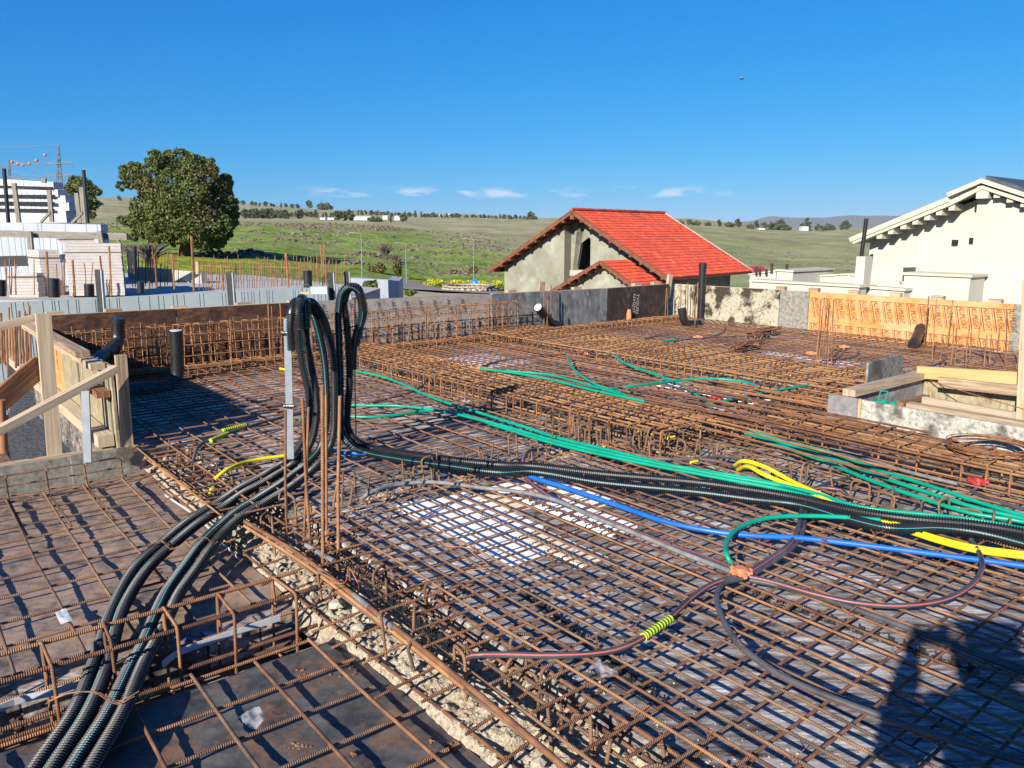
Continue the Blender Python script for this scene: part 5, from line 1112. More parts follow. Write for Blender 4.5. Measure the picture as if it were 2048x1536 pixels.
pipe('grey_pipe', [(1082, 899, .03), (1060, 901, .08), (1047, 918, .1), (1045, 940, .06), (1060, 965), (1085, 985), (1130, 1010), (1200, 1035), (1310, 1082), (1390, 1108), (1466, 1138)], .0125, 'pipe', 'grey pipe passing under the black pair to the orange junction box', grp=GP, z=.06)
pipe('grey_pipe', [(935, 1316, .02), (950, 1310), (1000, 1309), (1100, 1311), (1190, 1307), (1240, 1297), (1290, 1273), (1340, 1235), (1390, 1190), (1430, 1166), (1470, 1155)], .0125, 'pipe', 'grey pipe with lime taped joint running left from the bright orange box', grp=GP, z=.07)
pipe('grey_pipe', [(1480, 1158), (1448, 1166), (1434, 1190), (1440, 1225), (1480, 1290), (1560, 1350), (1620, 1378), (1750, 1428), (1880, 1473), (2048, 1525), (2120, 1548)], .0125, 'pipe', 'grey pipe swinging down from the orange junction box to the lower right corner', grp=GP, z=.07)
pipe('grey_pipe', [(1500, 1154), (1545, 1164), (1620, 1186), (1700, 1204), (1790, 1212), (1880, 1202), (1940, 1172), (1964, 1135), (1958, 1105), (1942, 1080)], .0125, 'pipe', 'grey pipe making a wide bend right of the orange box up to the blue pipe', grp=GP, z=.075)
pipe('grey_pipe', [(1500, 1160), (1560, 1172), (1640, 1195), (1760, 1236), (1900, 1288), (2048, 1345), (2120, 1375)], .0125, 'pipe', 'grey pipe running straight from the orange junction box to the right edge', grp=GP, z=.065)
pipe('grey_pipe', [(1495, 1146), (1540, 1117), (1575, 1092), (1595, 1060), (1603, 1020), (1608, 990), (1640, 976), (1680, 980), (1694, 990)], .0125, 'pipe', 'left grey pipe of the pair going up from the orange box', grp=GP, z=.06)
pipe('grey_pipe', [(1505, 1150), (1552, 1120), (1590, 1090), (1607, 1060), (1612, 1020), (1622, 985), (1660, 965), (1700, 955), (1732, 940), (1728, 925), (1690, 910), (1640, 905)], .0125, 'pipe', 'right grey pipe of the pair going up from the orange junction box', grp=GP, z=.05)
pipe('grey_pipe', [(1270, 875, .06), (1262, 880, .1), (1268, 895, .08), (1290, 912, .05), (1330, 918), (1400, 917), (1450, 912), (1500, 925)], .012, 'pipe', 'grey pipe coming out of the ridge between the green pairs', grp=GP, z=.05)
pipe('grey_pipe', [(1400, 918), (1450, 926), (1490, 945), (1530, 955)], .012, 'pipe', 'grey pipe crossing behind the yellow bend', grp=GP, z=.05)
pipe('grey_pipe', [(1660, 898), (1720, 912), (1790, 936), (1860, 955), (1915, 968)], .012, 'pipe_dusty', 'dusty grey pipe beside the green fan leading to the dark red box', grp=GP, z=.05)
pipe('grey_pipe', [(1935, 978), (1960, 990), (2000, 1005), (2060, 1022)], .012, 'pipe', 'grey pipe right of the dark red box', grp=GP, z=.05)
pipe('grey_pipe', [(720, 728), (780, 736), (840, 752), (850, 765), (820, 785), (790, 793), (735, 808)], .012, 'pipe', 'grey pipe looping behind the tall black loop', grp=GP, z=.05)
pipe('grey_pipe', [(385, 925), (400, 890), (425, 878), (470, 862), (550, 838), (620, 822)], .012, 'pipe', 'grey pipe with lime taped joints in the shade of the left formwork', grp=GP, z=.06)
pipe('grey_pipe', [(960, 735), (1000, 722), (1080, 712), (1150, 706), (1235, 702)], .013, 'pipe', 'grey pipe in the middle field leading to the small orange box', grp=GP, z=.06)
pipe('grey_pipe', [(1255, 797), (1290, 787), (1340, 784), (1400, 788)], .011, 'pipe', 'grey red lined pipe below the arching green conduit', grp=GP, z=.06)
pipe('grey_pipe', [(1380, 775), (1390, 766), (1420, 760), (1480, 760), (1530, 768)], .011, 'pipe', 'grey pipe parallel to the arching green conduit', grp=GP, z=.06)
pipe('grey_pipe', [(1288, 679), (1320, 672), (1360, 676), (1400, 677), (1440, 668), (1452, 655)], .013, 'pipe', 'grey pipe around the far orange box', grp=GP, z=.06)
pipe('grey_pipe', [(1348, 690), (1352, 682), (1380, 678), (1500, 672), (1600, 676)], .013, 'pipe', 'grey pipe running right from the far orange box', grp=GP, z=.06)
for i, P_ in enumerate(([(1690, 697), (1712, 697), (1717, 706), (1700, 716), (1650, 722)], [(1880, 707), (1892, 714), (1880, 726), (1855, 735)], [(1930, 702), (1980, 716), (1990, 725), (1970, 735)], [(1900, 698), (1960, 702), (2030, 712)])):
    pipe('grey_pipe', P_, .013, 'pipe', 'grey pipe bend on the mat before the orange panel', grp=GP, z=.06)
def sleeve(p, q, z, label):
    mb = MB(); mb.tube(smooth_path([px(*p, z), px(*q, z)], .02), .017, 12); tag(mb.build('taped_joint', 'lime', smooth=True), label, 'taped joint')
sleeve((1287, 1274), (1341, 1237), .072, 'lime yellow taped joint on the pipe left of the orange junction box')
sleeve((421, 881), (455, 867), .065, 'lime taped joint nearer the hooks in the shade'); sleeve((446, 861), (491, 850), .06, 'lime taped joint farther in the shade')
def jbox(x, y, s, m, label, z=.05, grp='junction boxes'):
    c = px(x, y, z); T = thing('junction_box', label, 'junction box', c, grp)
    mb = MB(); mb.tube([c, c + Vector((0, 0, s * .75))], [s * .95, s * .8], 16)
    mb.build('body', m, T, smooth=False); l = MB(); l.tube([c + Vector((0, 0, s * .752)), c + Vector((0, 0, s * .86))], [s * .62, s * .58], 20); l.build('lid', m, T)
    for k_ in range(7):
        a = k_ * 2 * pi / 7 + .3; d = Vector((cos(a), sin(a), 0)); q = MB(); q.tube([c + d * s * .7 + Vector((0, 0, s * .38)), c + d * s * 1.35 + Vector((0, 0, s * .36))], s * .27, 10); q.build('spout', m, T)
jbox(1481, 1150, .042, 'orange', 'bright orange junction box where the grey pipes meet at the lower right')
jbox(958, 740, .04, 'orange', 'orange junction box at the left end of the first cage pipes', .12); jbox(1176, 708, .04, 'orange', 'orange junction box in the middle field'); jbox(1396, 677, .055, 'orange', 'far orange junction box before the tall black stack')
jbox(1688, 696, .05, 'orange', 'upper orange junction box before the orange panel'); jbox(1622, 709, .05, 'orange', 'lower orange junction box beside the column bars')
jbox(1955, 967, .045, 'red', 'dark red junction box among the bars right of the green fan'); jbox(1428, 801, .05, 'red', 'red junction box at the end of the long crossing green conduit'); jbox(1510, 775, .04, 'red', 'dark red junction box at the end of the arching green conduit')
# black drain pipes
def drain(name, P, r, label, collars=(), cap=None):
    T = thing('drain_pipe', label, 'drain pipe', P[0], 'black drain pipes'); Q = smooth_path(fillet(P, r * 2.6, 6), .03)
    mb = MB(); mb.tube(Q, r, 20); mb.build('pipe', 'drain', T, smooth=True)
    for (s, w) in collars:
        i = int(s * (len(Q) - 1)); d = Q[min(i + 1, len(Q) - 1)] - Q[max(i - 1, 0)]; d /= np.linalg.norm(d); c = MB(); c.tube([Q[i] - d * w / 2, Q[i] + d * w / 2], r + .007, 20); c.build('collar', 'drain', T, smooth=False)
    if cap:
        d = Q[-1] - Q[-3]; d /= np.linalg.norm(d); c = MB(); c.tube([Q[-1] + d * .001, Q[-1] + d * .01], r * .93, 20); c.build('end_cap', cap, T)
d_ = px(353, 772, .0).y + .1
drain('d', [pd(200, 798, d_ - .75), pd(258, 778, d_ - .45), pd(356, 771, d_), pd(352, 662, d_)], .066, 'black elbow drain pipe standing upright in the shaded corner by the left formwork', ((.62, .03), (.83, .05), (.72, .03)), 'white_p')
drain('d', [pd(160, 760, 7.3), pd(192, 722, 7.7), pd(236, 688, 8.4), pd(236, 637, 8.4)], .066, 'black taped drain pipe rising slantwise against the rear wall at the left', ((.98, .05), (.72, .06), (.55, .06)), None)
p_ = px(1401, 641, 0); drain('d', [p_, pd(1406, 526, p_.y)], .068, 'tall black stack pipe standing before the stained yellow panel', ((.97, .1), (.02, .1)))
p_ = px(1375, 650, .06); drain('d', [pd(1400, 648, p_.y + .1), pd(1369, 650, p_.y), pd(1364, 619, p_.y)], .068, 'short black elbow pipe at the foot of the tall stack', ((.95, .1), (.3, .08)))
drain('d', [px(1112, 660, .02), pd(1076, 615, px(1112, 660, .02).y - .5)], .07, 'black pipe with a pale capped end leaning at the dark panels', ((.4, .06),), 'white_p')
drain('d', [px(1826, 692, .08), pd(1842, 656, px(1826, 692, .08).y + .7)], .07, 'short black pipe lying slanted before the orange panel', ((.15, .1), (.9, .1)))
# clear film bits, scraps, clods
def scrap(x, y, z, s, m, label, name='plastic_film', cat='film', crump=.4, sy=.7):
    c = px(x, y, z); n = 12; V = []
    for i in range(n):
        for j in range(n):
            u = (i / (n - 1) - .5) * 2 * s; v = (j / (n - 1) - .5) * 2 * s * sy
            V.append(tuple(c + eA * u + eB * v + eZ * (.02 + s * crump * (noise.noise(Vector((u / s * 1.7 + x, v / s * 1.7, 1))) + .5 * noise.noise(Vector((u / s * 4, v / s * 4 + y, 4)))))))
    i = np.arange(n - 1)[:, None]; j = np.arange(n - 1)[None, :]
    f = np.stack([i * n + j, i * n + j + 1, (i + 1) * n + j + 1, (i + 1) * n + j], -1).reshape(-1, 4); mb = MB(); mb.add(V, f); tag(mb.build(name, m, smooth=True), label, cat)
scrap(508, 1445, LZ + .05, .055, 'film', 'crumpled clear plastic film lying on the black sheet at the bottom')
scrap(1205, 1350, .05, .045, 'film', 'small clear plastic film caught on the bars at the lower middle'); scrap(930, 806, .05, .05, 'film', 'small clear film scrap near the first cage')
scrap(128, 1241, LZ + .055, .075, 'white_p', 'torn white paper lying on the mat left of the black conduits', 'paper_scrap', 'paper', .12, .32)
scrap(1440, 822, .1, .06, 'white_p', 'small white scrap on the bars left of the timber box', 'paper_scrap', 'paper', .1, .4)
def edge_strips():
    for (P, lab) in (([(-20, 1425), (40, 1400), (110, 1383), (172, 1362)], 'white foam edging strip along the trench left of the black conduits'), ([(325, 1330), (352, 1308), (440, 1275), (560, 1235)], 'white foam edging strip along the trench right of the black conduits')):
        Q = smooth_path([px(x, y, LZ + .035) for x, y in P], .04); mb = MB()
        for p, q in zip(Q[:-1], Q[1:]): mb.beam(p, q, .006, .03)
        tag(mb.build('edging_strip', 'white_p'), lab, 'edging strip')
    Q = smooth_path([px(x, y, -.17) for x, y in ((330, 990), (395, 1035), (440, 1080), (480, 1120))], .04); mb = MB()
    for p, q in zip(Q[:-1], Q[1:]): mb.beam(p, q, .004, .012)
    tag(mb.build('edging_strip', 'white_p'), 'short white edging strip beside the gravelly strip', 'edging strip')
edge_strips()
for (x, y, n, w) in ((590, 1490, 26, 14), (905, 1490, 14, 10), (870, 1480, 8, 6), (705, 1505, 6, 5), (1045, 1115, 20, 14), (1110, 1090, 12, 12), (300, 1150, 18, 22), (40, 1440, 14, 20), (690, 1340, 12, 22), (620, 1350, 10, 20)):
    mb = MB()
    for i in range(n): rock(mb, px(x + rnd.gauss(0, w), y + rnd.gauss(0, w * .5), (LZ + .01) if x < 910 and y > 1100 else DZ + .005), rnd.uniform(.003, .008) * (1.4 if i < 4 else 1), .7)
    tag(mb.build('soil_clods', 'soil'), 'crumbs of reddish soil fallen on the sheeting and deck', 'soil', 'crumbs of red soil', kind='stuff')
def redwire(P, lab):
    mb = MB(); mb.tube(smooth_path([px(x, y, z) for x, y, z in P], .01), .0016, 5); tag(mb.build('thin_wire', 'orange'), lab, 'wire')
redwire([(876, 1078, .07), (895, 1092, .06), (930, 1095, .07), (950, 1110, .06), (976, 1135, .07), (940, 1140, .06), (905, 1150, .06)], 'thin orange string lying on the mat in the lower middle')
redwire([(640, 1180, .0), (665, 1166, .1), (690, 1165, .1), (697, 1136, .14), (715, 1165, .08), (718, 1180, .0)], 'thin orange string wound on the thick diagonal bar')
# ================================================================== FORMWORK
def wallpanel(xl, xr, yl, yr, side, m, label, z0=-.04, th=.021, name='formwork_panel', dz=0, top=True):
    """panel on the rear wall (side A: plane a) or the right wall (side B: plane b); its top edge runs through the picture points"""
    f = (lambda x, y: pA(x, y, -9.72)) if side == 'A' else (lambda x, y: pB(x, y, 12.0))
    p, q = f(xl, yl), f(xr, yr); out = -eA if side == 'A' else eB; g = Vector((0, 0, -.018 * 0))
    T = thing(name, label, 'formwork panel', Vector((p.x, p.y, 0)), 'formwork panels around the slab')
    mb = MB(); a0 = Vector((p.x, p.y, z0)); a1 = Vector((q.x, q.y, z0)); d = (a1 - a0).normalized() * .0015; V = []
    for off in (Vector(), out * th):
        V += [a0 + d + off, a1 - d + off, q - d + off, p + d + off]
    mb.add([tuple(v) for v in V], [(0, 1, 2, 3), (7, 6, 5, 4), (0, 4, 5, 1), (1, 5, 6, 2), (2, 6, 7, 3), (3, 7, 4, 0)]); mb.build('face', m, T)
    if top:
        t = MB(); w = out * .045; t.add([tuple(v) for v in (p + out * (th + .002) - eZ * .10 + d, q + out * (th + .002) - eZ * .10 - d, q + out * (th + .002) + eZ * .004 - d, p + out * (th + .002) + eZ * .004 + d)] + [tuple(v + w) for v in (p + out * (th + .002) - eZ * .10 + d, q + out * (th + .002) - eZ * .10 - d, q + out * (th + .002) + eZ * .004 - d, p + out * (th + .002) + eZ * .004 + d)], [(0, 1, 2, 3), (7, 6, 5, 4), (0, 4, 5, 1), (1, 5, 6, 2), (2, 6, 7, 3), (3, 7, 4, 0)]); t.build('top_rail', 'timber', T)
    return T, p, q
def lettering(text, size, o_, ux, uy, m, parent, name='lettering', ext=.0006, shear=0.0):
    cu = bpy.data.curves.new('t', 'FONT'); cu.body = text; cu.size = size; cu.extrude = ext; cu.shear = shear; cu.resolution_u = 2
    ob = bpy.data.objects.new('t', cu); COL.objects.link(ob); dg = bpy.context.evaluated_depsgraph_get()
    me = bpy.data.meshes.new_from_object(ob.evaluated_get(dg)); bpy.data.objects.remove(ob)
    uz = Vector(ux).cross(Vector(uy)).normalized(); X, Y = Vector(ux), Vector(uy)
    for v in me.vertices: c = v.co; v.co = X * c.x + Y * c.y + uz * c.z
    me.materials.clear(); me.materials.append(M[m]); o = bpy.data.objects.new(name, me); COL.objects.link(o); o.parent = parent; o.location = Vector(o_) - wloc(parent); return o
wallpanel(93, 352, 632, 618, 'A', 'ply_brown', 'brown shiny formwork panel at the left end of the rear wall')
wallpanel(353, 592, 618, 605, 'A', 'ply_brown', 'brown formwork panel behind the metal strip and black loops')
TL, pl, ql = wallpanel(593, 985, 605, 589, 'A', 'ply_light', 'long pale printed formwork panel behind the wall cage')
for i in range(11):
    o_ = pA(640 + i * 28, 607 - i * 1.05, -9.715); s = lettering('ALUM', .085, o_ + eA * .004, -eZ * .93 + eB * .3, eB, 'ink_grey', TL)
wallpanel(986, 1215, 588, 577, 'A', 'ply_dark', 'scuffed dark grey formwork panel left of the black brown one')
TB, pb, qb = wallpanel(1216, 1338, 577, 568, 'A', 'ply_black', 'black brown formwork panel with white paint marks in the far corner')
for i, s_ in enumerate(('NVGJVT', 'TVGUIN')):
    lettering(s_, .10, pA(1266 + i * 7, 588, -9.715) + eA * .004, -eZ, eB, 'ink_white', TB, 'paint_marks')
def glove():
    c = pA(1258, 632, -9.68); mb = MB(); T = thing('glove', 'orange work glove hanging on the black brown panel', 'glove', c)
    mb.tube([c + eZ * .12, c + eZ * .03, c - eZ * .08], [.03, .05, .045], 10)
    for k_ in range(4): mb.tube([c - eZ * .07 + eB * (.025 * (k_ - 1.5)), c - eZ * (.15 + .02 * (k_ % 2)) + eB * (.04 * (k_ - 1.5))], [.015, .011], 6)
    mb.tube([c - eZ * .01 + eB * .04, c - eZ * .1 + eB * .1], [.014, .011], 6); mb.build('glove_shell', 'orange', T, smooth=True)
glove()
TY, py_, qy = wallpanel(1340, 1560, 568, 580, 'B', 'ply_yellow', 'yellowish formwork panel with black splashes behind the tall stack')
for x, y, rt in ((1352, 618, .5), (1455, 600, .6), (1482, 612, .55), (1530, 612, .6), (1508, 628, .4)):
    lettering('GOLD', .11, pB(x, y, 12.0) - eB * .004, (eA * cos(rt) + eZ * sin(rt)), (eZ * cos(rt) - eA * sin(rt)), 'ink_grey', TY)
wallpanel(1561, 1619, 581, 584, 'B', 'ply_grey', 'narrow grey formwork panel between the splashed and the orange one')
TO, po, qo = wallpanel(1620, 2028, 584, 609, 'B', 'ply_orange', 'orange formwork panel covered in stamped brown lettering')
def orange_print():
    u = (qo - po); u.z = 0; L_ = u.length; u.normalize(); n = 17
    for row in range(2):
        for i in range(n):
            x = 1625 + i * 23.4 + i * i * .05; yt = 596 + i * 1.45
            if row: yt += 50 + i * .8; x -= 3
            o_ = pB(x, yt, 11.996)
            bx = pB(x - 1.5, yt + 2, 11.996)
            sl = (-eZ * .95 + u * .22) * .56
            size = .105
            word = 'ALUMLIGHT' if row == 0 else 'ALUM'
            o = lettering(word, size, o_ + u * .03, sl, u, 'ink', TO); 
            if row == 0 or True:
                mb = MB(); l = .60 if row == 0 else .3
                mb.beam(o_ + u * .0, o_ + sl * l, .0012, .012, up=-u); mb.beam(o_ - u * .025, o_ - u * .025 + sl * l, .0012, .006, up=-u); mb.beam(o_ - u * .025 - sl * .01, o_ + u * .13 - sl * .01, .0012, .007, up=sl)
                mb.build('stamp_frame', 'ink', TO)
orange_print()
wallpanel(2029, 2140, 609, 615, 'B', 'ply_grey', 'grey stained formwork panel right of the orange one')
for i, (x, y, s) in enumerate([(110, 628, 'A'), (228, 622, 'A'), (360, 616, 'A'), (488, 609, 'A'), (590, 604, 'A'), (1024, 583, 'A'), (1155, 577, 'A'), (1275, 569, 'A'), (1313, 566, 'A'), (1561, 576, 'B'), (1627, 579, 'B'), (1707, 584, 'B'), (1790, 589, 'B'), (1875, 595, 'B'), (1990, 602, 'B')]):
    f = (lambda x, y: pA(x, y, -9.80)) if s == 'A' else (lambda x, y: pB(x, y, 12.08)); c = f(x, y); d, o_ = (eB, -eA) if s == 'A' else (eA, eB)
    mb = MB(); mb.cbox(c + o_ * .03 - eZ * .035, d, o_, eZ, .17, .09, .12); tag(mb.build('timber_cleat', 'timber'), 'short timber block end standing above the top of the formwork', 'timber block', 'timber blocks along the formwork top')
for (x0, y0, x1, y1, l) in ((1074, 564, 1088, 590, 'short tilted board standing above the dark panel'), (1330, 551, 1346, 569, 'pale square post end above the far corner')):
    c = pA((x0 + x1) / 2, (y0 + y1) / 2, -9.78); mb = MB(); mb.cbox(c - eZ * .1, eB, eA, (eZ + eB * .15).normalized(), .11, .05, .42); tag(mb.build('timber_post', 'timber'), l, 'timber post')
# outside walers and struts of the left formwork
F0 = 1.27
def leftform():
    T = thing('formwork_panel', 'weathered tan formwork panel of the left wall seen from outside', 'formwork panel', AB(-7, F0 + .04, 0), 'formwork panels around the slab')
    mb = MB(); mb.box(AB(-8.3, F0 + .0, -.02), eA * 2.0, eB * .02, eZ * .66); mb.build('face', 'ply_tan', T); 
    g = MB(); g.box(AB(-7.55, F0 - .012, -.02), eA * .05, eB * .01, eZ * .62); g.box(AB(-6.42, F0 - .012, -.02), eA * .05, eB * .01, eZ * .62); g.build('batten', 'timber_grey', T)
    T2 = thing('formwork_panel', 'pale orange stamped formwork panel at the far end of the left wall', 'formwork panel', AB(-9, F0 + .04, 0), 'formwork panels around the slab')
    mb = MB(); mb.box(AB(-9.75, F0 + .003, -.02), eA * 1.44, eB * .02, eZ * .68); mb.build('face', 'ply_orange', T2)
    for i in range(6): lettering('ALUMLIGHT', .10, AB(-9.6 + i * .2, F0 + .001, .6), -eZ * .55, eA, 'ink', T2)
    mb = MB(); mb.box(AB(-9.9, F0 - .11, .60), eA * 3.5, eB * .1, eZ * .05); tag(mb.build('timber_waler', 'timber'), 'long flat timber lying along the top of the left formwork', 'timber')
    mb = MB(); mb.box(AB(-8.4, F0 - .13, .653), eA * 1.6, eB * .1, eZ * .045); tag(mb.build('timber_waler', 'timber'), 'shorter timber lying on top of the long one', 'timber')
    mb = MB(); mb.box(AB(-12.5, F0 - .12, .02), eA * 6.15, eB * .11, eZ * .09); tag(mb.build('timber_waler', 'timber'), 'thick long timber along the foot of the left formwork', 'timber')
    mb = MB(); mb.box(AB(-6.75, F0 - .1, .40), eA * .42, eB * .09, eZ * .05); tag(mb.build('timber_block', 'timber_dirty'), 'short orange brown timber block nailed by the end post', 'timber block')
leftform()
def stud(xb, yb, xt, yt, d, w, label, m='timber', h=None, d2=None):
    p = pd(xb, yb, d); q = pd(xt, yt, d2 or d); mb = MB(); mb.beam(p, q, w, h or w * .6, up=eA if abs((q - p).normalized().z) > .8 else (0, 0, 1)); return tag(mb.build('timber_post' if h is None else 'timber_brace', m), label, 'timber post' if h is None else 'timber brace')
stud(255, 893, 241, 710, 5.62, .075, 'square end post of the left formwork standing on the front board', 'timber')
stud(109, 915, 86, 627, 5.55, .095, 'tall timber post in front of the left formwork')
stud(-10, 865, 233, 737, 4.9, .075, 'long slanting timber brace crossing both posts', h=.05, d2=5.5)
stud(-20, 818, 84, 728, 5.3, .04, 'short dirty brown plank propped against the tall post', 'timber_dirty', h=.15, d2=5.6)
stud(-20, 658, 80, 633, 5.4, .05, 'thin timber lath from the left edge to the tall post top', h=.05, d2=5.6)
def front_board():
    T = thing('edge_board', 'grey edge board in front of the left formwork with a raw timber top', 'board', AB(-6.3, 0, 0)); z0 = LZ - .12
    mb = MB(); mb.box(AB(-6.33, -3.2, z0), eA * .022, eB * 4.15, eZ * (.0 - z0)); mb.build('face', 'ply_grey', T)
    mb = MB(); mb.box(AB(-6.306, .95, z0), eA * .022, eB * .50, eZ * (.012 - z0)); mb.build('face', 'ply_grey', T)
    mb = MB(); mb.box(AB(-6.42, -3.2, -.075), eA * .088, eB * 4.66, eZ * .08); mb.build('top_rail', 'timber', T)
front_board()
def pit():
    mb = MB(); mb.box(AB(-30, -6, -1.62), eA * 23.6, eB * 7.2, eZ * .02); struct(mb, 'pit_floor', 'soil')
    n = 40; V = []
    for i in range(n):
        for j in range(n):
            a = -7.9 + 1.5 * i / (n - 1); b_ = -1.4 + 1.9 * j / (n - 1); r = hypot((a + 7.0) / .8, (b_ + .2) / 1.0); V.append(tuple(AB(a, b_, -1.6 + 1.32 * max(0, 1 - r * r * .8) + .09 * nse(a * 4, b_ * 4))))
    i = np.arange(n - 1)[:, None]; j = np.arange(n - 1)[None, :]; f = np.stack([i * n + j, i * n + j + 1, (i + 1) * n + j + 1, (i + 1) * n + j], -1).reshape(-1, 4)
    mb = MB(); mb.add(V, f); tag(mb.build('soil_heap', 'soil', smooth=True), 'heap of reddish soil behind the front board at the left edge', 'soil heap', kind=None)
    na, nb = 330, 260; V = []
    for i in range(na):
        for j in range(nb):
            a = -12.5 + 6.2 * i / (na - 1); z = -1.6 + 1.62 * j / (nb - 1); w = max(0, -.05 - z) * .05
            bump_ = .009 * sin(z * 190 + 9 * nse(a * 1.6, z * 1.2) + 1.2 * sin(a * 60)) + .05 * nse(a * 2.5, z * 1.2) + .03 * nse(a * 7, z * 2, 3)
            V.append(tuple(AB(a, F0 - .03 - w + bump_ * min(1, max(.1, -z * 4)), z)))
    i = np.arange(na - 1)[:, None]; j = np.arange(nb - 1)[None, :]; f = np.stack([i * nb + j, i * nb + j + 1, (i + 1) * nb + j + 1, (i + 1) * nb + j], -1).reshape(-1, 4)
    mb = MB(); mb.add(V, f); tag(mb.build('drainage_membrane', 'membrane', smooth=True), 'black dimpled membrane hanging on the wall below the left formwork', 'membrane')
    for k_ in range(13):
        x = -3 + k_ * 5.2 + rnd.uniform(-1, 1); upright_ = pd(x + 3, 740 + rnd.uniform(-30, 6), 8.2 + .05 * k_); q = pd(x, 612 + rnd.uniform(0, 36), 8.2 + .05 * k_); mb = MB(); mb.tube([upright_, q], .011, 6); tag(mb.build('upright_bar', 'rebar2'), 'long rusty starter bar standing outside the left formwork', 'rebar', 'starter bars at the left edge')
    p = pd(8, 905, 5.3); mb = MB(); mb.tube([p, pd(2, 800, 5.3)], .028, 12); tag(mb.build('steel_prop', 'rebar2', smooth=True), 'rusty steel prop at the left edge above the soil heap', 'prop')
pit()
# timber box for the opening at the right
def opening_box():
    T = thing('edge_board', 'mortar stained front board of the timber box at the right', 'board', AB(-3, 6.05, 0))
    P = lambda x, y: pB(x, y, 6.05)
    def plank(x0, x1, yt0, yt1, m, nm, z0=.0, off=0.0):
        p, q = P(x0, yt0) + eB * off, P(x1, yt1) + eB * off; a0 = Vector((p.x, p.y, z0)); a1 = Vector((q.x, q.y, z0)); mb = MB(); V = [a0, a1, q, p] + [v + eB * .024 for v in (a0, a1, q, p)]
        mb.add([tuple(v) for v in V], [(0, 1, 2, 3), (7, 6, 5, 4), (0, 4, 5, 1), (1, 5, 6, 2), (2, 6, 7, 3), (3, 7, 4, 0)]); mb.build(nm, m, T)
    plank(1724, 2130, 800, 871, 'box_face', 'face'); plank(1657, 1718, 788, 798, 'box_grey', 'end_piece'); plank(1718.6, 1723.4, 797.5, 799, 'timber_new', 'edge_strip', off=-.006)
    for x, y in ((1734, 808), (1977, 849)):
        c = P(x, y) - eB * .001; mb = MB(); mb.tube([c, c - eB * .004], .022, 14); mb.build('hole_plug', 'cream', T)
    z1 = .30
    a0 = -3.13
    def wb(nm, m, lab, o_, x, y, z, cat='board', grp=None):
        mb = MB(); mb.box(o_, x, y, z); return tag(mb.build(nm, m), lab, cat, grp)
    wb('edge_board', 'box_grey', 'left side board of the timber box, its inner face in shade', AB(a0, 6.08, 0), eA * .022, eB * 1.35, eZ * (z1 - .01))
    wb('timber_beam', 'timber', 'long timber capping the left side of the box', AB(a0 - .05, 6.078, z1 - .005), eA * .11, eB * 1.42, eZ * .055, 'timber')
    wb('edge_board', 'ply_tan', 'dark splashed back board inside the timber box', AB(a0 + .03, 7.40, 0), eA * 4.0, eB * .022, eZ * .33)
    wb('box_floor', 'deck', 'dark floor inside the timber box', AB(a0 + .03, 6.08, -.04), eA * 4, eB * 1.31, eZ * .02)
    p, q = pd(1836, 744, pB(1836, 744, 7.35).y), pB(2120, 762, 7.35); mb = MB(); mb.beam(p, q, .05, .11); tag(mb.build('timber_beam', 'timber_new'), 'bright yellow timber across the back of the box', 'timber')
    p, q = pB(1878, 764, 7.28), pB(2120, 790, 7.28); mb = MB(); mb.beam(p, q, .04, .09); tag(mb.build('timber_beam', 'timber'), 'pinkish timber just below the yellow one in the box', 'timber')
    p, q = pB(1848, 800, 6.7), pB(2028, 832, 6.45); mb = MB(); mb.beam(p, q, .05, .06); tag(mb.build('timber_beam', 'timber'), 'lower timber lying inside the box, rear one', 'timber')
    p, q = pB(1800, 806, 6.62), pB(2130, 862, 6.2); mb = MB(); mb.beam(p, q, .08, .04); tag(mb.build('timber_beam', 'timber'), 'lower timber lying inside the box, front one', 'timber')
    p, q = pB(1800, 812, 6.5), pB(1852, 796, 7.1); mb = MB(); mb.beam(p, q, .06, .06); tag(mb.build('timber_block', 'timber_dirty'), 'short orange brown timber inside the box corner', 'timber')
    p, q = px(2044, 842, .06), None; D = p.y; mb = MB(); mb.beam(p, pd(2058, 560, D), .10, .06, up=eA); tag(mb.build('timber_post', 'timber'), 'pale square timber post at the right edge', 'timber post')
    p = pd(1735, 767, 6.9); 
    P4 = [pd(1734, 769, 7.35), pd(1804, 756, 7.95), pd(1806, 708, 7.95), pd(1738, 726, 7.35)]; nrm = (P4[1] - P4[0]).cross(P4[3] - P4[0]).normalized() * .022
    mb = MB(); mb.add([tuple(v) for v in P4] + [tuple(v - nrm) for v in P4], [(0, 1, 2, 3), (7, 6, 5, 4), (0, 4, 5, 1), (1, 5, 6, 2), (2, 6, 7, 3), (3, 7, 4, 0)]); tag(mb.build('plywood_offcut', 'ply_grey'), 'grey plywood piece standing upright on the left side of the box', 'plywood')
    bar('thin_bar', [pd(1806, 741, 7.6), pd(1900, 775, 6.6), pd(2060, 822, 5.9)], .004, 'thin rusty rod slanting across the timber box', 'wire', rr=.3)
    c = pB(1762, 800, 6.35); T2 = thing('bar_chair', 'bright green plastic piece with a small frame inside the box corner', 'plastic piece', c); mb = MB(); mb.tube([c - eZ * .03, c + eZ * .0], .055, 12); mb.tube([c + eA * .1 - eZ * .02, c + eA * .1 + eZ * .0], .03, 10); mb.build('base', 'green', T2)
    mb = MB(); Q = [c + eA * -.02, c + eA * -.01 + eZ * .075, c + eA * .05 + eZ * .08, c + eA * .035 + eZ * .0]
    for p, q in zip(Q, Q[1:] + Q[:1]): mb.tube([p, q], .006, 6)
    mb.build('frame', 'green', T2)
opening_box()
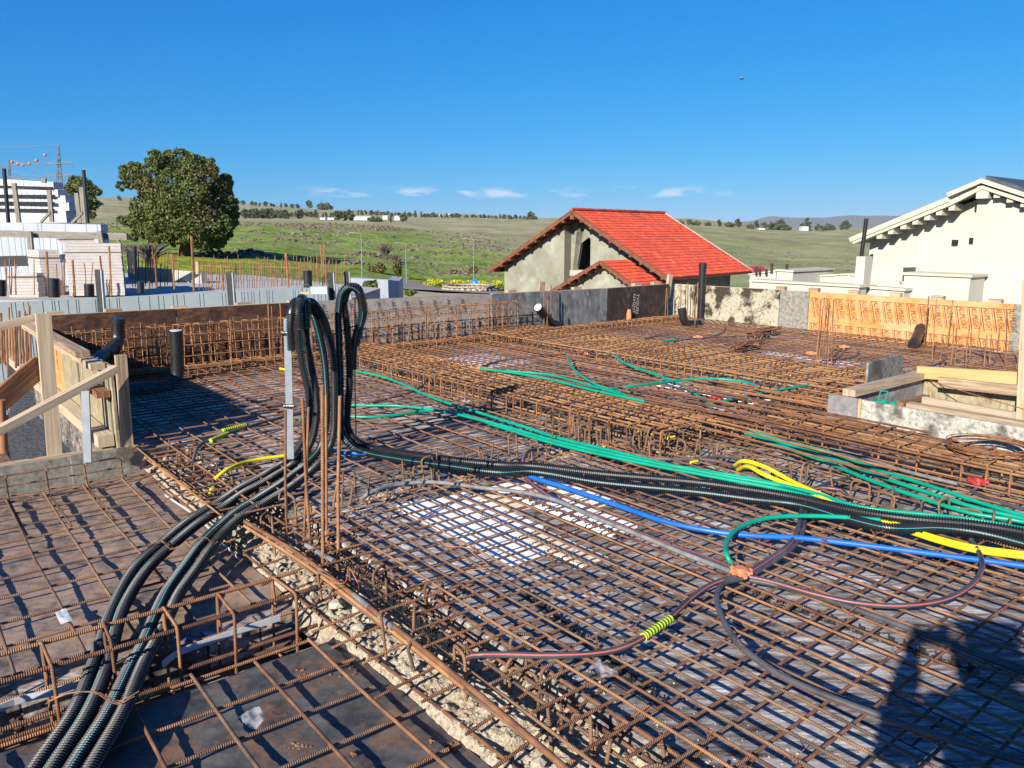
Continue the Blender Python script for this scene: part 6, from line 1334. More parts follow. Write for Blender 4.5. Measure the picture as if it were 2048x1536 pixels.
# ================================================================== NEIGHBOURING BUILDINGS
def prism(mb, poly, off):
    """closed polygon (3D points) pushed along off"""
    P = [Vector(p) for p in poly]; n = len(P); V = [tuple(p) for p in P] + [tuple(p + Vector(off)) for p in P]
    nr = Vector(); 
    for i in range(n): nr += P[i].cross(P[(i + 1) % n])
    fl = nr.dot(Vector(off)) > 0
    q = np.array([[i, (i + 1) % n, (i + 1) % n + n, i + n] for i in range(n)])
    mb.add(V, q[:, ::-1] if fl is False else q)
    me = [list(range(n))]
    mb.add(V[:n], np.array(me)[:, ::-1] if fl else np.array(me)); mb.add(V[n:], np.array(me) if fl else np.array(me)[:, ::-1])
def red_house():
    K = 1.45; ze = H - 1.2 * K
    P1 = px(1338, 556, ze); az = radians(41.5); h = Vector((sin(az), cos(az), 0)); g = Vector((-cos(az), sin(az), 0))   # g: along the gable to the left, h: along the ridge
    r = ray(978, 540); # left eave corner: intersect the ray with the gable plane
    nrm = h; t = (P1 - CAM).dot(nrm) / r.dot(nrm); P0 = CAM + r * t; P0.z = ze; Wd = (P0 - P1).dot(g); mid = P1 + g * Wd / 2
    r = ray(1145, 421); t = (P1 - CAM).dot(nrm) / r.dot(nrm); pk = CAM + r * t; Wr = (pk - P1).dot(g); zr = pk.z
    r = ray(1328, 433); best = min(np.linspace(2, 25, 200), key=lambda L_: abs(((P1 + g * Wr + h * L_ + eZ * (zr - ze)) - CAM).x / ((P1 + g * Wr + h * L_ + eZ * (zr - ze)) - CAM).y - r.x / r.y)); LR = best
    T = thing('house', 'grey green plastered house with a big red tiled gable roof', 'house', P1 + g * Wd / 2 + h * 4 + eZ * (-3.4 - ze))
    def q(w, l, z): return P1 + g * w + h * l + eZ * (z - ze)
    sl = Vector((0, 0, zr - ze)) + g * Wr; slen = sl.length
    # tiled courses, each one lapping over the one below
    def roof(W0, z0, Wp, zp, l0, l1, n, name='roof', side=1, l0b=None, l1t=None):
        mb = MB(); th = .035
        for i in range(n):
            s0, s1 = i / n, (i + 1.08) / n; s1 = min(s1, 1)
            a = (W0 + (Wp - W0) * s0, z0 + (zp - z0) * s0); b_ = (W0 + (Wp - W0) * s1, z0 + (zp - z0) * s1)
            L1 = l1; 
            m_ = int((L1 - l0) / .10); ls = np.linspace(l0, L1, m_ * 2 + 1); wv = .014 * np.cos(np.arange(len(ls)) * pi)
            V = [tuple(q(a[0], l, a[1] + th + w_)) for l, w_ in zip(ls, wv)] + [tuple(q(b_[0], l, b_[1] + .004 + w_)) for l, w_ in zip(ls, wv)] + [tuple(q(a[0], l, a[1] - .01)) for l in ls]
            k_ = len(ls); j = np.arange(k_ - 1); mb.add(V, np.stack([j, j + 1, j + 1 + k_, j + k_], -1)[:, ::side]); mb.add(V, np.stack([j + 2 * k_, j + 1 + 2 * k_, j + 1, j], -1)[:, ::side])
        return mb
    roof(0, ze, Wr, zr, -.02, LR, 24).build('roof_tiles', 'tile', T)
    roof(Wd, ze, Wr, zr, -.02, LR, 24, side=-1).build('roof_tiles', 'tile', T)
    # lower far corner of the roof
    mb = MB(); s = ((zr - ze) / Wr)
    pts = [(0.3, LR - .1, ze + .3 * s), (0.3, LR + 1.6, ze + .3 * s), (-2.0, LR + 1.6, ze - 2.0 * s), (-2.0, LR - .1, ze - 2.0 * s)]
    V = [tuple(q(*p)) for p in pts]; prism(mb, V, (0, 0, .05)); mb.build('side_roof', 'tile', T)
    rd = MB(); Q = [q(Wr, l, zr + .05) for l in np.linspace(-.05, LR + .05, 30)]; rd.tube(Q, [.085 if i % 2 else .07 for i in range(30)], 8); rd.build('ridge', 'tile', T)
    bd = MB()   # verge boards
    for l in (-.05, LR + .02):
        for w_ in (0, Wd): bd = MB(); bd.beam(q(w_, l, ze - .06), q(Wr, l, zr - .06), .05, .17); bd.build('verge_board', 'brownwood', T)
    ds = MB()
    for (w0) in (0, Wd): prism(ds, [q(w0, 0, ze - .1), q(Wr, 0, zr - .1), q(Wr, LR, zr - .1), q(w0, LR, ze - .1)], (0, 0, .06))
    ds.build('roof_deck', 'brownwood', T)
    for sd_, w0 in ((0, 0), (1, Wd)):
        for i in range(9):
            s_ = .06 + i * .105; w = w0 + (Wr - w0) * s_; z = ze + (zr - ze) * s_ - .24
            mb = MB(); mb.box(q(w - .06, -.05, z), g * .12, h * .9, eZ * .15); mb.build('purlin', 'brownwood', T)
    mb = MB(); mb.box(q(Wr - .1, -.05, zr - .38), g * .2, h * 1.2, eZ * .24); mb.build('ridge_beam', 'brownwood', T)
    OV = .5; bt = -3.4
    def zroof(w): return (ze + (zr - ze) * w / Wr if w < Wr else ze + (zr - ze) * (Wd - w) / (Wd - Wr)) - .16
    r = ray(1128, 560); t = (q(0, OV, 0) - CAM).dot(h) / r.dot(h); wc = (CAM + r * t - P1).dot(g)     # corner of the projecting wall
    wl = Wd - .55
    mb = MB(); prism(mb, [q(wc, OV, bt), q(wl, OV, bt), q(wl, OV, zroof(wl)), q(wc, OV, zroof(wc))], h * (LR - OV - .4)); mb.build('wall', 'plaster', T)
    O2 = OV + .5
    r = ray(1155, 500); t = (q(0, O2, 0) - CAM).dot(h) / r.dot(h); w1 = (CAM + r * t - P1).dot(g); r = ray(1181, 500); t = (q(0, O2, 0) - CAM).dot(h) / r.dot(h); w0 = (CAM + r * t - P1).dot(g)
    zt = lambda y, x=1168: (CAM + ray(x, y) * ((q(0, O2, 0) - CAM).dot(h) / ray(x, y).dot(h))).z
    zb, zl, zp = zt(540), zt(478, 1181), zt(474, 1177); zw = zt(493, 1155); wp = w0 + .15 * (w1 - w0)
    wr = .55
    mb = MB(); th = h * .12
    prism(mb, [q(w1, O2, bt), q(wc + .3, O2, bt), q(wc + .3, O2, zroof(wc + .3)), q(Wr, O2, zroof(Wr)) if wc > Wr else q(wc, O2, zroof(wc)), q(w1, O2, zroof(w1))], th)
    prism(mb, [q(wr, O2, bt), q(w0, O2, bt), q(w0, O2, zroof(w0)), q(wr, O2, zroof(wr))], th)
    prism(mb, [q(w0 + .002, O2, bt), q(w1 - .002, O2, bt), q(w1 - .002, O2, zb), q(w0 + .002, O2, zb)], th)
    prism(mb, [q(w0 + .002, O2, zl), q(wp, O2, zp), q(w1 - .002, O2, zw), q(w1 - .002, O2, zroof(w1)), q(w0 + .002, O2, zroof(w0))], th)
    mb.build('wall', 'plaster', T)
    mb = MB(); mb.box(q(w0, O2 - .08, zb - .28), g * (w1 - w0 + .5), h * .07, eZ * .26); mb.build('window_sill', 'conc', T)
    mb = MB(); mb.box(q(w0 - .6, O2 + 1.4, zb - 1), g * (w1 - w0 + 2), h * .1, eZ * (zp - zb + 1.5)); mb.build('room_back', 'dark', T)
    mb = MB(); mb.box(q(.9, O2 + .27, bt), g * .2, h * (LR - O2 - .9), eZ * (ze - bt)); mb.box(q(.9, LR - .6, bt), g * (Wd - 1.6), h * .2, eZ * (ze - bt + .3)); mb.build('wall', 'plaster', T)
    # small porch gable in front
    F_ = -1.3
    def on(x, y, l): r = ray(x, y); return CAM + r * ((q(0, l, 0) - CAM).dot(h) / r.dot(h))
    A, Bp, C_ = on(1105, 579, F_), on(1200, 522, F_), on(1272, 574, F_)
    wa, wb, wcx = [(p - P1).dot(g) for p in (A, Bp, C_)]; 
    slope = (Bp.z - C_.z) / (wb - wcx); wlo = wcx - .6; zlo = C_.z - .6 * slope; wA = wa + .6; zA = A.z - .6 * (Bp.z - A.z) / (wa - wb)
    roof(wlo, zlo, wb, Bp.z, F_ + .02, O2 - .02, 11).build('porch_tiles', 'tile', T); roof(wA, zA, wb, Bp.z, F_ + .02, OV - .01, 11, side=-1).build('porch_tiles', 'tile', T)
    for w_, z_ in ((wlo, zlo), (wA, zA)): bd = MB(); bd.beam(q(w_, F_, z_ - .06), q(wb, F_, Bp.z - .06), .05, .15); bd.build('porch_verge_board', 'brownwood', T)
    for w_a, z_a in ((wlo, zlo), (wA, zA)):
        for i in range(6):
            s_ = .2 + i * .145; mb = MB(); mb.box(q(w_a + (wb - w_a) * s_ - .05, F_ - .02, z_a + (Bp.z - z_a) * s_ - .2), g * .1, h * .8, eZ * .12); mb.build('purlin', 'brownwood', T)
    mb = MB(); prism(mb, [q(wlo + .4, F_ + .5, bt), q(wA - .4, F_ + .5, bt), q(wA - .4, F_ + .5, zA + .1), q(wb, F_ + .5, Bp.z - .12), q(wlo + .4, F_ + .5, zlo + .1)], h * .2)
    prism(mb, [q(wb, F_ + .9, Bp.z - .15), q(wA, F_ + .9, zA - .15), q(wlo, F_ + .9, zlo - .15)], h * (O2 - F_ - 1)); mb.build('porch_wall', 'plaster', T)
    mb = MB(); Q0, Q1 = q(wb + .1, O2 - .06, Bp.z + .02), q(wlo, O2 - .06, zlo + .02); mb.beam(Q0, Q1, .12, .16); mb.build('mortar_band', 'conc', T)
    # white edge of the far verge
    mb = MB(); mb.beam(q(0, LR + .03, ze + .04), q(Wr, LR + .03, zr + .05), .05, .06); mb.build('verge_trim', 'conc', T)
red_house()
def white_house():
    B0 = 17.5; P = lambda x, y: pB(x, y, B0)
    T = thing('house', 'cream white rendered house with stepped cream eaves at the right edge', 'house', P(1900, 600))
    bt = -3.4
    def prof(x, y): return P(x, y)
    e0, e1, pk, rt = P(1699, 486), P(1894, 392), P(1963, 358), P(2130, 428)
    # wall faces
    mb = MB(); w = [P(1741, 478), P(1958, 398)]
    prism(mb, [Vector((w[0].x, w[0].y, bt)), Vector((w[1].x, w[1].y, bt)), w[1], w[0]], eB * 6); mb.build('wall', 'render', T)
    mb = MB(); a = pB(1957, 385, B0 - .28); b_ = pB(1966, 380, B0 - .28); c = pB(2200, 470, B0 - .28); prism(mb, [Vector((a.x, a.y, bt)), Vector((c.x, c.y, bt)), c, b_, a], eB * 6); mb.build('wall', 'render', T)
    F_ = B0 - .55; Q = lambda x, y: pB(x, y, F_)
    def band(pts0, pts1, dep, name, m, off=0.0):
        mb = MB(); n = len(pts0)
        for i in range(n - 1): prism(mb, [Q(*pts0[i]) + eB * off, Q(*pts0[i + 1]) + eB * off, Q(*pts1[i + 1]) + eB * off, Q(*pts1[i]) + eB * off], eB * dep)
        mb.build(name, m, T)
    band([(1697, 476), (1896, 393)], [(1701, 484), (1898, 403)], .12, 'verge_trim', 'cream'); band([(1894, 386), (1963, 357), (2130, 412)], [(1897, 394), (1963, 366), (2130, 420)], .14, 'verge_trim', 'cream', -.03)
    band([(1702, 483), (1897, 401), (1963, 371), (2130, 424)], [(1705, 488), (1899, 411), (1963, 378), (2130, 434)], .10, 'verge_board', 'cream', .03)
    band([(1697, 477.5), (1896, 394.5), (1963, 360), (2130, 416)], [(1702, 486), (1898, 404), (1963, 374), (2130, 430)], 7, 'roof_deck', 'cream', .14)
    mb = MB(); a, b_, c = Q(1963, 357.5) + eB * .2, Q(2130, 412) + eB * .2, eB * 7.2; prism(mb, [a, b_, b_ + eB * 7, a + eB * 7], (0, 0, .07)); mb.build('roof_tiles', 'greyroof', T)
    for i, (x, y) in enumerate(((1755, 469), (1778, 459.5), (1803, 449.5), (1827, 440), (1851, 431), (1875, 421), (1900, 411.5), (1991, 385.5), (2017, 395), (2045, 404), (2075, 413))):
        c = Q(x, y) + eB * .08; mb = MB(); mb.box(c - eA * .055 - eZ * .09, eA * .11, eB * .6, eZ * .13); mb.build('rafter_end', 'cream', T)
    c = Q(1963, 384) + eB * .05; mb = MB(); mb.box(c - eA * .11 - eZ * .12, eA * .22, eB * .6, eZ * .24); mb.build('ridge_beam', 'cream', T)
    # window
    a, b_ = P(1800, 567), P(1833, 534); u = (P(1833, 567) - a); mb = MB(); mb.box(a - eB * .012 + eZ * .02, u, eB * .01, eZ * (b_.z - a.z)); WN = mb.build('window', 'glass', T)
    mb = MB()
    for o_, x, z in ((a, eA * .05, eZ * (b_.z - a.z)), (a, u, eZ * .045), (a + eZ * (b_.z - a.z - .02), u, eZ * .05), (a + u - eA * .03, eA * .05, eZ * (b_.z - a.z))): mb.box(o_ - eB * .03 , x, eB * .03, z)
    mb.build('window_frame', 'cream', WN)
    for x, y in ((1911, 485), (1946, 481)):
        c = P(x, y); T2 = MB(); T2.cbox(c - eB * .03, eA, eB, eZ, .11, .05, .11); T2.build('wall_lamp', 'dark', T)
    # parapets and pillar in front
    def par(x0, y0, x1, y1, b__, dep, lab, ov=.04, th=.05):
        a, c = pB(x0, y0, b__), pB(x1, y1, b__); T3 = thing('parapet_wall', lab, 'wall', Vector((a.x, a.y, bt)), 'white parapets of the neighbouring house')
        mb = MB(); d = (c - a).normalized(); prism(mb, [Vector((a.x, a.y, bt)), Vector((c.x, c.y, bt)), c, a], eB * dep); mb.build('wall', 'render', T3)
        q = MB(); prism(q, [a - d * ov - eB * ov, c + d * ov - eB * ov, c + d * ov - eB * ov + eZ * th, a - d * ov - eB * ov + eZ * th], eB * (dep + 2 * ov)); q.build('coping', 'cream', T3)
    par(1809, 549.5, 1941, 555, 16.4, .7, 'white parapet wall with coping directly before the small window')
    par(1720, 576, 1808, 582, 16.1, .3, 'low white parapet before the white house, right of the pillar')
    par(1503, 563, 1718, 575, 15.6, .3, 'long low white parapet left of the pillar')
    par(1554, 542, 1586, 544, 20.5, 2.2, 'short white pier behind the long low parapet')
    par(1500, 550, 1552, 543, 23.5, .3, 'pale wall behind the red roof corner')
    par(1596, 556, 1712, 549, 22.0, .3, 'grey white wall behind the long low parapet')
    par(1700, 551, 1722, 552, 19.0, .8, 'small white block wall left of the pillar')
    a = pB(1713, 513, 15.9); c = pB(1731, 513, 15.9); T3 = thing('pillar', 'slim white rendered pillar carrying the thin black pipe', 'pillar', Vector((a.x, a.y, bt))); mb = MB(); mb.box(Vector((a.x, a.y, bt)), c - a, eB * .3, eZ * (a.z - bt)); mb.build('shaft', 'render', T3)
    p = pB(1723, 512, 16.0); q = pB(1733, 437, 16.0); mb = MB(); mb.tube([p, q], .042, 14); tag(mb.build('stack_pipe', 'drain', smooth=True), 'thin leaning black pipe rising from the white pillar', 'pipe')
    for x, y0, y1, b__ in ((1543, 527, 545, 20.7), (1573, 528, 545, 20.7), (1512, 533, 547, 23.4), (1519, 537, 547, 23.4), (1532, 538, 547, 23.4)):
        mb = MB(); mb.tube([pB(x, y1 + 3, b__), pB(x + 1, y0, b__)], .04, 8); tag(mb.build('stack_pipe', 'drain'), 'tiny black vent pipe behind the low white walls', 'pipe', 'vent pipes behind the white parapets')
white_house()
# ------------------------------------------------------------------ neighbour's building site, left
def vwall(x0, yt0, d0, x1, yt1, d1, zb, th, m, name, parent, grooves=0, gw=.01):
    a, c = pd(x0, yt0, d0), pd(x1, yt1, d1); d = (c - a); d.z = 0; d.normalize(); n = Vector((-d.y, d.x, 0)); mb = MB()
    prism(mb, [Vector((a.x, a.y, zb)), Vector((c.x, c.y, zb)), c, a], n * th); mb.build(name, m, parent)
    if grooves:
        g_ = MB(); L_ = (Vector((c.x, c.y, 0)) - Vector((a.x, a.y, 0))).length
        for i in range(grooves):
            s = (i + rnd.uniform(.2, .8)) / grooves; p = a + (c - a) * s; h0 = rnd.choice([0, 0, .3]) * (p.z - zb); g_.box(Vector((p.x, p.y, zb + h0)) - n * .006, d * gw, n * .006, eZ * (p.z - zb - h0 - rnd.choice([0, .2]) * (p.z - zb)))
        tag(g_.build('grooves', 'groove', parent), kind='stuff')
def neighbour():
    mb = MB(); P = [px(-250, 600, 0), px(700, 596, 0), px(760, 575, 0), px(500, 549, 0), px(250, 545, 0), px(-300, 548, 0)]; P = [Vector((p.x, p.y, -.02)) for p in P]
    prism(mb, P, (0, 0, -.3)); tag(mb.build('concrete_slab', 'conc'), 'pale concrete slab of the neighbouring building site', 'slab')
    T = thing('foam_block_wall', 'long pale green foam block parapet behind the rear formwork', 'wall', pd(300, 600, 15))
    zb = -3.4
    vwall(-140, 613, 14.2, 700, 573, 18.5, zb, .25, 'icf', 'wall', T, 120, .008)
    for x, yt, yb, d, sd_ in ((200, 539, 640, 14.9, 'left'), (462, 545, 625, 15.9, 'middle'), (664, 545, 612, 17.0, 'right'), (696, 543, 600, 19.5, 'far right')):
        p, q = pd(x + 3, yb, d), pd(x - 3, yt, d); T2 = thing('steel_upright', 'dark steel channel post at the pale green parapet, ' + sd_ + ' one', 'post', p, 'channel posts along the parapet')
        mb = MB(); mb.beam(p - eZ * .8, q, .13, .05, up=(0, 1, 0)); mb.build('web', 'spacer', T2); mb = MB(); mb.beam(p - eZ * .8 + Vector((.075, -.03, 0)), q + Vector((.075, -.03, 0)), .02, .08, up=(0, 1, 0)); mb.build('flange', 'galv', T2)
    for (x0, x1, y0, y1, d) in ((220, 240, 585, 628, 14.75), (472, 498, 577, 612, 15.75), (672, 690, 571, 601, 17.0)):
        pass
    # foam wall with props
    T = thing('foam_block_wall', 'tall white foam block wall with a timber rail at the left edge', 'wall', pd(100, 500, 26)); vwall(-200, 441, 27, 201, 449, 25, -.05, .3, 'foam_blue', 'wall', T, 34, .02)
    T = thing('foam_block_wall', 'distant white stepped foam wall with dark stripes at the left edge', 'wall', pd(60, 420, 36))
    for i, (x1, y0, y1) in enumerate(((106, 361, 377), (115, 379, 393), (130, 391, 407), (137, 405, 421), (131, 421, 445))):
        vwall(-200, y0 - 14 if i == 0 else y0, 38, x1, y0 + (3 if i == 0 else 0), 35, pd(x1, y1, 35).z, .5, 'foam', 'course', T, 30 if i < 4 else 0, .03)
        if i < 4: q = MB(); a, c = pd(-200, y1 - 3 - 6 * (i == 0), 38), pd(min(x1, 108), y1 - 1, 35); q.beam(a, c, .1, .1); q.build('walkway_plank', 'drain', T)
    vwall(-200, 421, 38, 27, 421, 37.2, -.1, .5, 'foam', 'course', T)
    for x0, x1 in ((0, 5), (27, 31), (37, 41)): pass
    for (x, yt, yb, d, r, m, l) in ((8, 337, 446, 30, .07, 'drain', 'tall black pipe at the far left edge before the stepped wall'), (167, 340, 446, 30, .065, 'drain', 'tall black pipe before the brownish tree')):
        mb = MB(); mb.tube([pd(x + 9, yb, d), pd(x, yt, d)], r, 12); tag(mb.build('stack_pipe', m, smooth=True), l, 'pipe')
    for (x, yt, yb, dx) in ((28, 366, 445, 10), (98, 380, 444, 6), (153, 386, 446, 7), (163, 374, 446, 6), (88, 357, 366, 0)):
        mb = MB(); mb.beam(pd(x + dx, yb, 31), pd(x, yt, 31), .16, .1, up=(0, 1, 0)); tag(mb.build('timber_prop', 'timber_grey'), 'grey timber prop leaning at the distant foam wall', 'prop', 'props at the foam walls')
    for (x0, y0, x1, y1) in ((82, 444, 100, 425), (144, 446, 165, 425), (60, 470, 78, 518), (205, 460, 208, 475), (232, 472, 240, 488)):
        mb = MB(); mb.beam(pd(x0, y0, 27), pd(x1, y1, 27), .08, .08); tag(mb.build('timber_prop', 'timber_grey'), 'short slanting strut at the white foam wall', 'prop', 'props at the foam walls')
    mb = MB(); mb.beam(pd(-60, 466, 24), pd(255, 473, 24), .12, .2); tag(mb.build('timber_rail', 'timber_grey'), 'long brown timber rail across the white foam wall', 'timber rail')
    mb = MB(); mb.beam(pd(-60, 524, 23), pd(78, 521, 23), .14, .3); tag(mb.build('timber_rail', 'drain'), 'low dark beam at the foot of the white foam wall', 'beam')
    for x, yt, yb in ((59, 463, 519), (199, 462, 490)):
        mb = MB(); mb.beam(pd(x + 5, yb, 23.8), pd(x, yt, 23.8), .14, .1, up=(0, 1, 0)); tag(mb.build('timber_post', 'timber_grey'), {59: 'left', 199: 'right'}[x] + ' dark timber post standing against the white foam wall', 'post')
    # pallets of white blocks
    def stack(x0, x1, yt, yb, d, side, lab):
        a, c = pd(x0, yb, d), pd(x1, yb, d + (.25)); zt = pd(x0, yt, d).z; T = thing('block_stack', lab, 'block stack', a, 'stacks of white blocks'); u = c - a; u.z = 0; L_ = u.length; u.normalize(); n = Vector((-u.y, u.x, 0)) + u * -.25; hgt = zt - a.z; k_ = max(3, int(hgt / .075))
        mb = MB(); 
        for i in range(k_):
            o = u * rnd.uniform(-.008, .008) + n * rnd.uniform(-.012, .012); mb.box(Vector((a.x, a.y, a.z + i * hgt / k_)) + o, u * L_, n * side, eZ * (hgt / k_ * .93))
        mb.box(Vector((a.x, a.y, a.z)) + n * .03 + u * .03, u * (L_ - .06), n * (side - .06), eZ * (hgt - .02)); mb.build('block_layers', 'block', T)
        s = MB(); s.box(Vector((a.x, a.y, a.z + hgt * .82)) - n * .016 - u * .02, u * (L_ + .04), n * .004, eZ * .03); s.box(Vector((a.x, a.y, a.z + hgt * .82)) - u * .03, u * .004, n * side, eZ * .03); s.build('strap', 'ink_grey', T)
        return T
    stack(139, 250, 487, 592, 20.2, 1.5, 'biggest strapped stack of thin white blocks on the neighbouring slab')
    stack(87, 128, 500, 592, 20.8, 1.0, 'narrow stack of white blocks left of the biggest one')
    stack(78, 92, 546, 594, 20.4, .7, 'lowest small stack of white blocks at the left')
    stack(120, 187, 478, 486, 21.3, .8, 'few loose white blocks lying on top of the biggest stack')
    for (x, yt, yb, w) in ((107, 557, 594, .13), (178, 568, 592, .11), (281, 563, 586, .08), (615, 541, 575, .10), (2, 560, 592, .1), (269, 493, 548, .05)):
        p, q = pd(x + 1, yb, 18.6), pd(x, yt, 18.6); mb = MB(); mb.tube([p, q], w, 12); tag(mb.build('stack_pipe', 'drain', smooth=True), 'black drain stub standing on the neighbouring slab', 'pipe', 'black drain stubs on the neighbouring slab')
    vwall(254, 532, 29, 402, 545, 26, -.05, .2, 'conc', 'edge_form', thing('edge_form', 'low pale edge boarding at the back of the neighbouring slab', 'edge boarding', pd(330, 540, 27)), 30, .02)
    for (x, yt, yb) in ((395, 523, 548), (260, 502, 545)):
        mb = MB(); mb.beam(pd(x, yb, 26), pd(x, yt, 26), .1, .1, up=(0, 1, 0)); tag(mb.build('timber_post', 'timber'), 'short timber post at the low edge boarding', 'post', 'posts at the edge boarding')
    # starter bars
    g = 'starter bars of the neighbouring slab'
    k_ = 0
    def sb(x, yb, h, r, d):
        p = pd(x, yb, d); q = pd(x + rnd.gauss(0, 2.0), yb - h, d); mb = MB(); mb.tube([p, (p + q) / 2 + Vector((rnd.gauss(0, .01), 0, 0)), q], r, 5); tag(mb.build('starter_bar', 'rebar2'), 'thin rusty starter bar standing on the neighbouring slab', 'rebar', g)
    for i in range(56): x = 400 + i * 5.2 + rnd.uniform(-2, 2); sb(x, 580 - (x - 400) * .045, rnd.uniform(44, 68), .011, 20)
    for i in range(30): x = 405 + i * 9 + rnd.uniform(-3, 3); sb(x, 560 - (x - 400) * .0, rnd.uniform(30, 44), .011, 27)
    for i in range(22): x = 262 + i * 4.4 + rnd.uniform(-3, 3); sb(x, rnd.uniform(560, 578), rnd.uniform(45, 72), .012, 22)
    for i in range(16): x = rnd.choice([12, 20, 30, 45, 58, 66, 100, 115, 125, 130, 148, 168, 182, 193]) + rnd.uniform(-3, 3); sb(x, 590, rnd.uniform(40, 75), .012, 19.4)
    for i in range(12): x = 14 + i * 6 + rnd.uniform(-2, 2); sb(x, 556, rnd.uniform(30, 46), .011, 26)
    for (x, yb, yt, r) in ((385, 582, 472, .028), (444, 582, 529, .024), (346, 578, 508, .02), (220, 592, 492, .022), (95, 595, 503, .026), (147, 592, 520, .026), (202, 560, 512, .02), (651, 574, 487, .018), (643, 572, 490, .016), (574, 575, 505, .024), (311, 577, 508, .02), (296, 577, 505, .02)):
        p, q = pd(x + 3, yb, 18.9), pd(x - 2, yt, 18.9); mb = MB(); mb.tube([p, q], r, 6); tag(mb.build('starter_bar', 'rebar2'), 'thick rusty bundle of bars standing on the neighbouring slab', 'rebar', 'thick bar bundles of the neighbouring slab')
    for (x0, y0, x1, y1) in ((395, 531, 460, 534), (600, 540, 690, 545), (520, 533, 600, 536)):
        mb = MB(); mb.tube([pd(x0, y0, 20), pd(x1, y1, 20)], .011, 5); tag(mb.build('tie_bar', 'rebar2'), 'horizontal rusty bar tied across the starter bars', 'rebar', 'horizontal bars across the starters')
    # white garden wall by the road
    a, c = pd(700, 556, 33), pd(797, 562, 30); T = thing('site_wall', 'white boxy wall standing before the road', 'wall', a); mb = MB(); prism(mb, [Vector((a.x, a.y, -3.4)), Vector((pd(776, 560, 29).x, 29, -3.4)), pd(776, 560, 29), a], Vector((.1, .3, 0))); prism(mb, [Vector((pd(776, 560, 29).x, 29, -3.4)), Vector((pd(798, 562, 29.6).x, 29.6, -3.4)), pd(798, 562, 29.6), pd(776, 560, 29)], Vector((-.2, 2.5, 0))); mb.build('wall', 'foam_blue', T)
    # bucket and scraper on the parapet
    c = pd(640, 583, 16.8); T = thing('tool_box', 'small grey tub standing on the pale green parapet', 'tub', c); mb = MB(); mb.cbox(c + eZ * .03, (1, 0, 0), (0, 1, 0), (0, 0, 1), .36, .2, .16); mb.build('tub', 'icf', T); mb = MB(); mb.cbox(c + Vector((-.3, 0, -.03)), (1, 0, 0), (0, 1, 0), (0, 0, 1), .18, .1, .05); mb.build('sponge', 'timber_new', T); mb = MB(); mb.tube(fillet([c + Vector((-.38, 0, 0)), c + Vector((-.36, 0, .14)), c + Vector((-.24, 0, .16)), c + Vector((-.18, 0, .02))], .04), .008, 5); mb.build('handle', 'ink_grey', T)
neighbour()
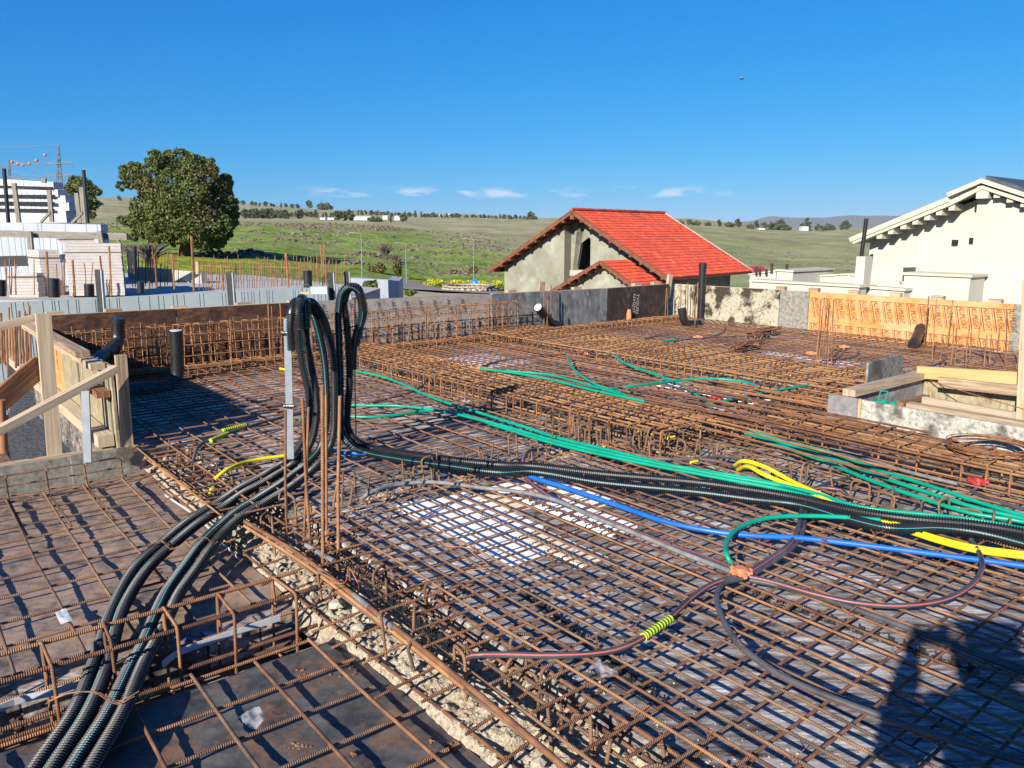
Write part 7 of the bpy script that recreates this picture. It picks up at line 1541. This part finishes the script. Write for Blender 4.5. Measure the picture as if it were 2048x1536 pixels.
# ================================================================== THE PHOTOGRAPHER (stands just behind the camera, throws the shadow)
def person():
    gx, gy = PERSON; z0 = .06
    T = thing('person', 'person in dark fleece and jeans holding up a phone with both hands', 'person', (gx, gy, z0)); T.scale = (1, 1, 1.07)
    J = {'pel': (0, 0, .95), 'sp': (0, .01, 1.15), 'ch': (0, .02, 1.36), 'nk': (0, .02, 1.5), 'hd': (0, .05, 1.6), 'ht': (0, .04, 1.72),
         'hl': (-.1, 0, .92), 'kl': (-.14, .03, .5), 'al': (-.16, 0, .09), 'fl': (-.18, .14, .04), 'hr': (.1, 0, .92), 'kr': (.14, .03, .5), 'ar': (.17, -.02, .09), 'fr': (.2, .12, .04),
         'sl': (-.19, .02, 1.42), 'el': (-.21, .24, 1.20), 'wl': (-.09, .39, 1.43), 'sr': (.19, .02, 1.42), 'er': (.19, .25, 1.19), 'wr': (.09, .385, 1.43), 'pl': (-.075, .425, 1.49), 'pr': (.075, .42, 1.49)}
    R = {'pel': .125, 'sp': .115, 'ch': .125, 'nk': .06, 'hd': .095, 'ht': .085, 'hl': .085, 'kl': .065, 'al': .045, 'fl': .045, 'hr': .085, 'kr': .065, 'ar': .045, 'fr': .045, 'sl': .075, 'el': .05, 'wl': .034, 'sr': .075, 'er': .052, 'wr': .032, 'pl': .028, 'pr': .028}
    E_ = [('pel', 'sp'), ('sp', 'ch'), ('ch', 'nk'), ('nk', 'hd'), ('hd', 'ht'), ('pel', 'hl'), ('hl', 'kl'), ('kl', 'al'), ('al', 'fl'), ('pel', 'hr'), ('hr', 'kr'), ('kr', 'ar'), ('ar', 'fr'), ('ch', 'sl'), ('sl', 'el'), ('el', 'wl'), ('wl', 'pl'), ('ch', 'sr'), ('sr', 'er'), ('er', 'wr'), ('wr', 'pr')]
    def skin(name, J, R, E_, m, sub=2, root=None):
        ks = list(J); me = bpy.data.meshes.new(name); me.from_pydata([J[k_] for k_ in ks], [(ks.index(a), ks.index(b_)) for a, b_ in E_], []); o = bpy.data.objects.new(name, me); COL.objects.link(o)
        o.modifiers.new('skin', 'SKIN'); s = o.modifiers.new('sub', 'SUBSURF'); s.levels = s.render_levels = sub
        if not me.skin_vertices: me.attributes
        sv = me.skin_vertices[0].data
        for i, k_ in enumerate(ks): sv[i].radius = (R[k_], R[k_] * (.75 if k_ in ('pel', 'sp', 'ch') else 1)); sv[i].use_root = (k_ == (root or ks[0]))
        dg = bpy.context.evaluated_depsgraph_get(); nm = bpy.data.meshes.new_from_object(o.evaluated_get(dg)); bpy.data.objects.remove(o)
        nm.materials.clear(); nm.materials.append(M[m]); p = bpy.data.objects.new(name, nm); COL.objects.link(p); p.parent = T
        for f in nm.polygons: f.use_smooth = True
        return p
    def grow(keys, dr): return {k_: J[k_] for k_ in keys}, {k_: R[k_] + dr for k_ in keys}
    skin('body', J, R, E_, 'skin')
    k_ = ['pel', 'sp', 'ch', 'sl', 'el', 'wl', 'sr', 'er', 'wr']; a, b_ = grow(k_, .012); skin('fleece', a, b_, [e_ for e_ in E_ if e_[0] in k_ and e_[1] in k_], 'shirt')
    k_ = ['pel', 'hl', 'kl', 'al', 'hr', 'kr', 'ar']; a, b_ = grow(k_, .02); a['pel'] = (0, 0, .97); skin('jeans', a, b_, [e_ for e_ in E_ if e_[0] in k_ and e_[1] in k_], 'jeans')
    skin('hair', {'a': (0, .0, 1.66), 'b': (0, .03, 1.73), 'c': (0, -.03, 1.62)}, {'a': .105, 'b': .075, 'c': .08}, [('a', 'b'), ('a', 'c')], 'hair', root='a')
    skin('nose', {'a': (0, .15, 1.61), 'b': (0, .145, 1.64)}, {'a': .014, 'b': .009}, [('a', 'b')], 'skin', 1)
    for s in (-1, 1):
        for i in range(5):   # fingers and thumb closed round the phone
            bx, by, bz = J['pl'] if s < 0 else J['pr']; z = bz + .035 - i * .018 if i < 4 else bz - .02; l = (.05, .055, .052, .042, .035)[i]
            pts = {'a': (bx, by, z), 'b': (bx - s * .02, by + l * .55, z + .004), 'c': (bx - s * .032, by + l * .9 if i < 4 else by + .02, z + .002)}
            skin('finger', pts, {'a': .0095, 'b': .0085, 'c': .0075}, [('a', 'b'), ('b', 'c')], 'skin', 1, 'a')
    ph = bpy.data.objects
    q = MB(); q.box((gx - .075, gy + .438, z0 + 1.545), (.15, 0, 0), (0, .009, 0), (0, 0, .075)); o = q.build('phone', 'drain'); tag(o, 'dark phone held upright in both hands of the photographer', 'phone')
PERSON = (-.01, -.48)
person()
# ================================================================== AIR
def haze():
    mb = MB(); mb.box((-26000, -900, -330), (52000, 0, 0), (0, 26500, 0), (0, 0, 330 + 430))
    m = bpy.data.materials.new('thin_air'); m.use_nodes = True; t = m.node_tree; t.nodes.remove(t.nodes['Principled BSDF']); v = t.nodes.new('ShaderNodeVolumePrincipled')
    v.inputs['Color'].default_value = (.75, .86, 1, 1); v.inputs['Density'].default_value = HAZE; v.inputs['Anisotropy'].default_value = 0.0
    t.links.new(v.outputs[0], t.nodes['Material Output'].inputs['Volume']); tag(mb.build('haze', m), 'thin bluish air over the far hills', 'haze', kind='stuff')
HAZE = 1.7e-5
haze()
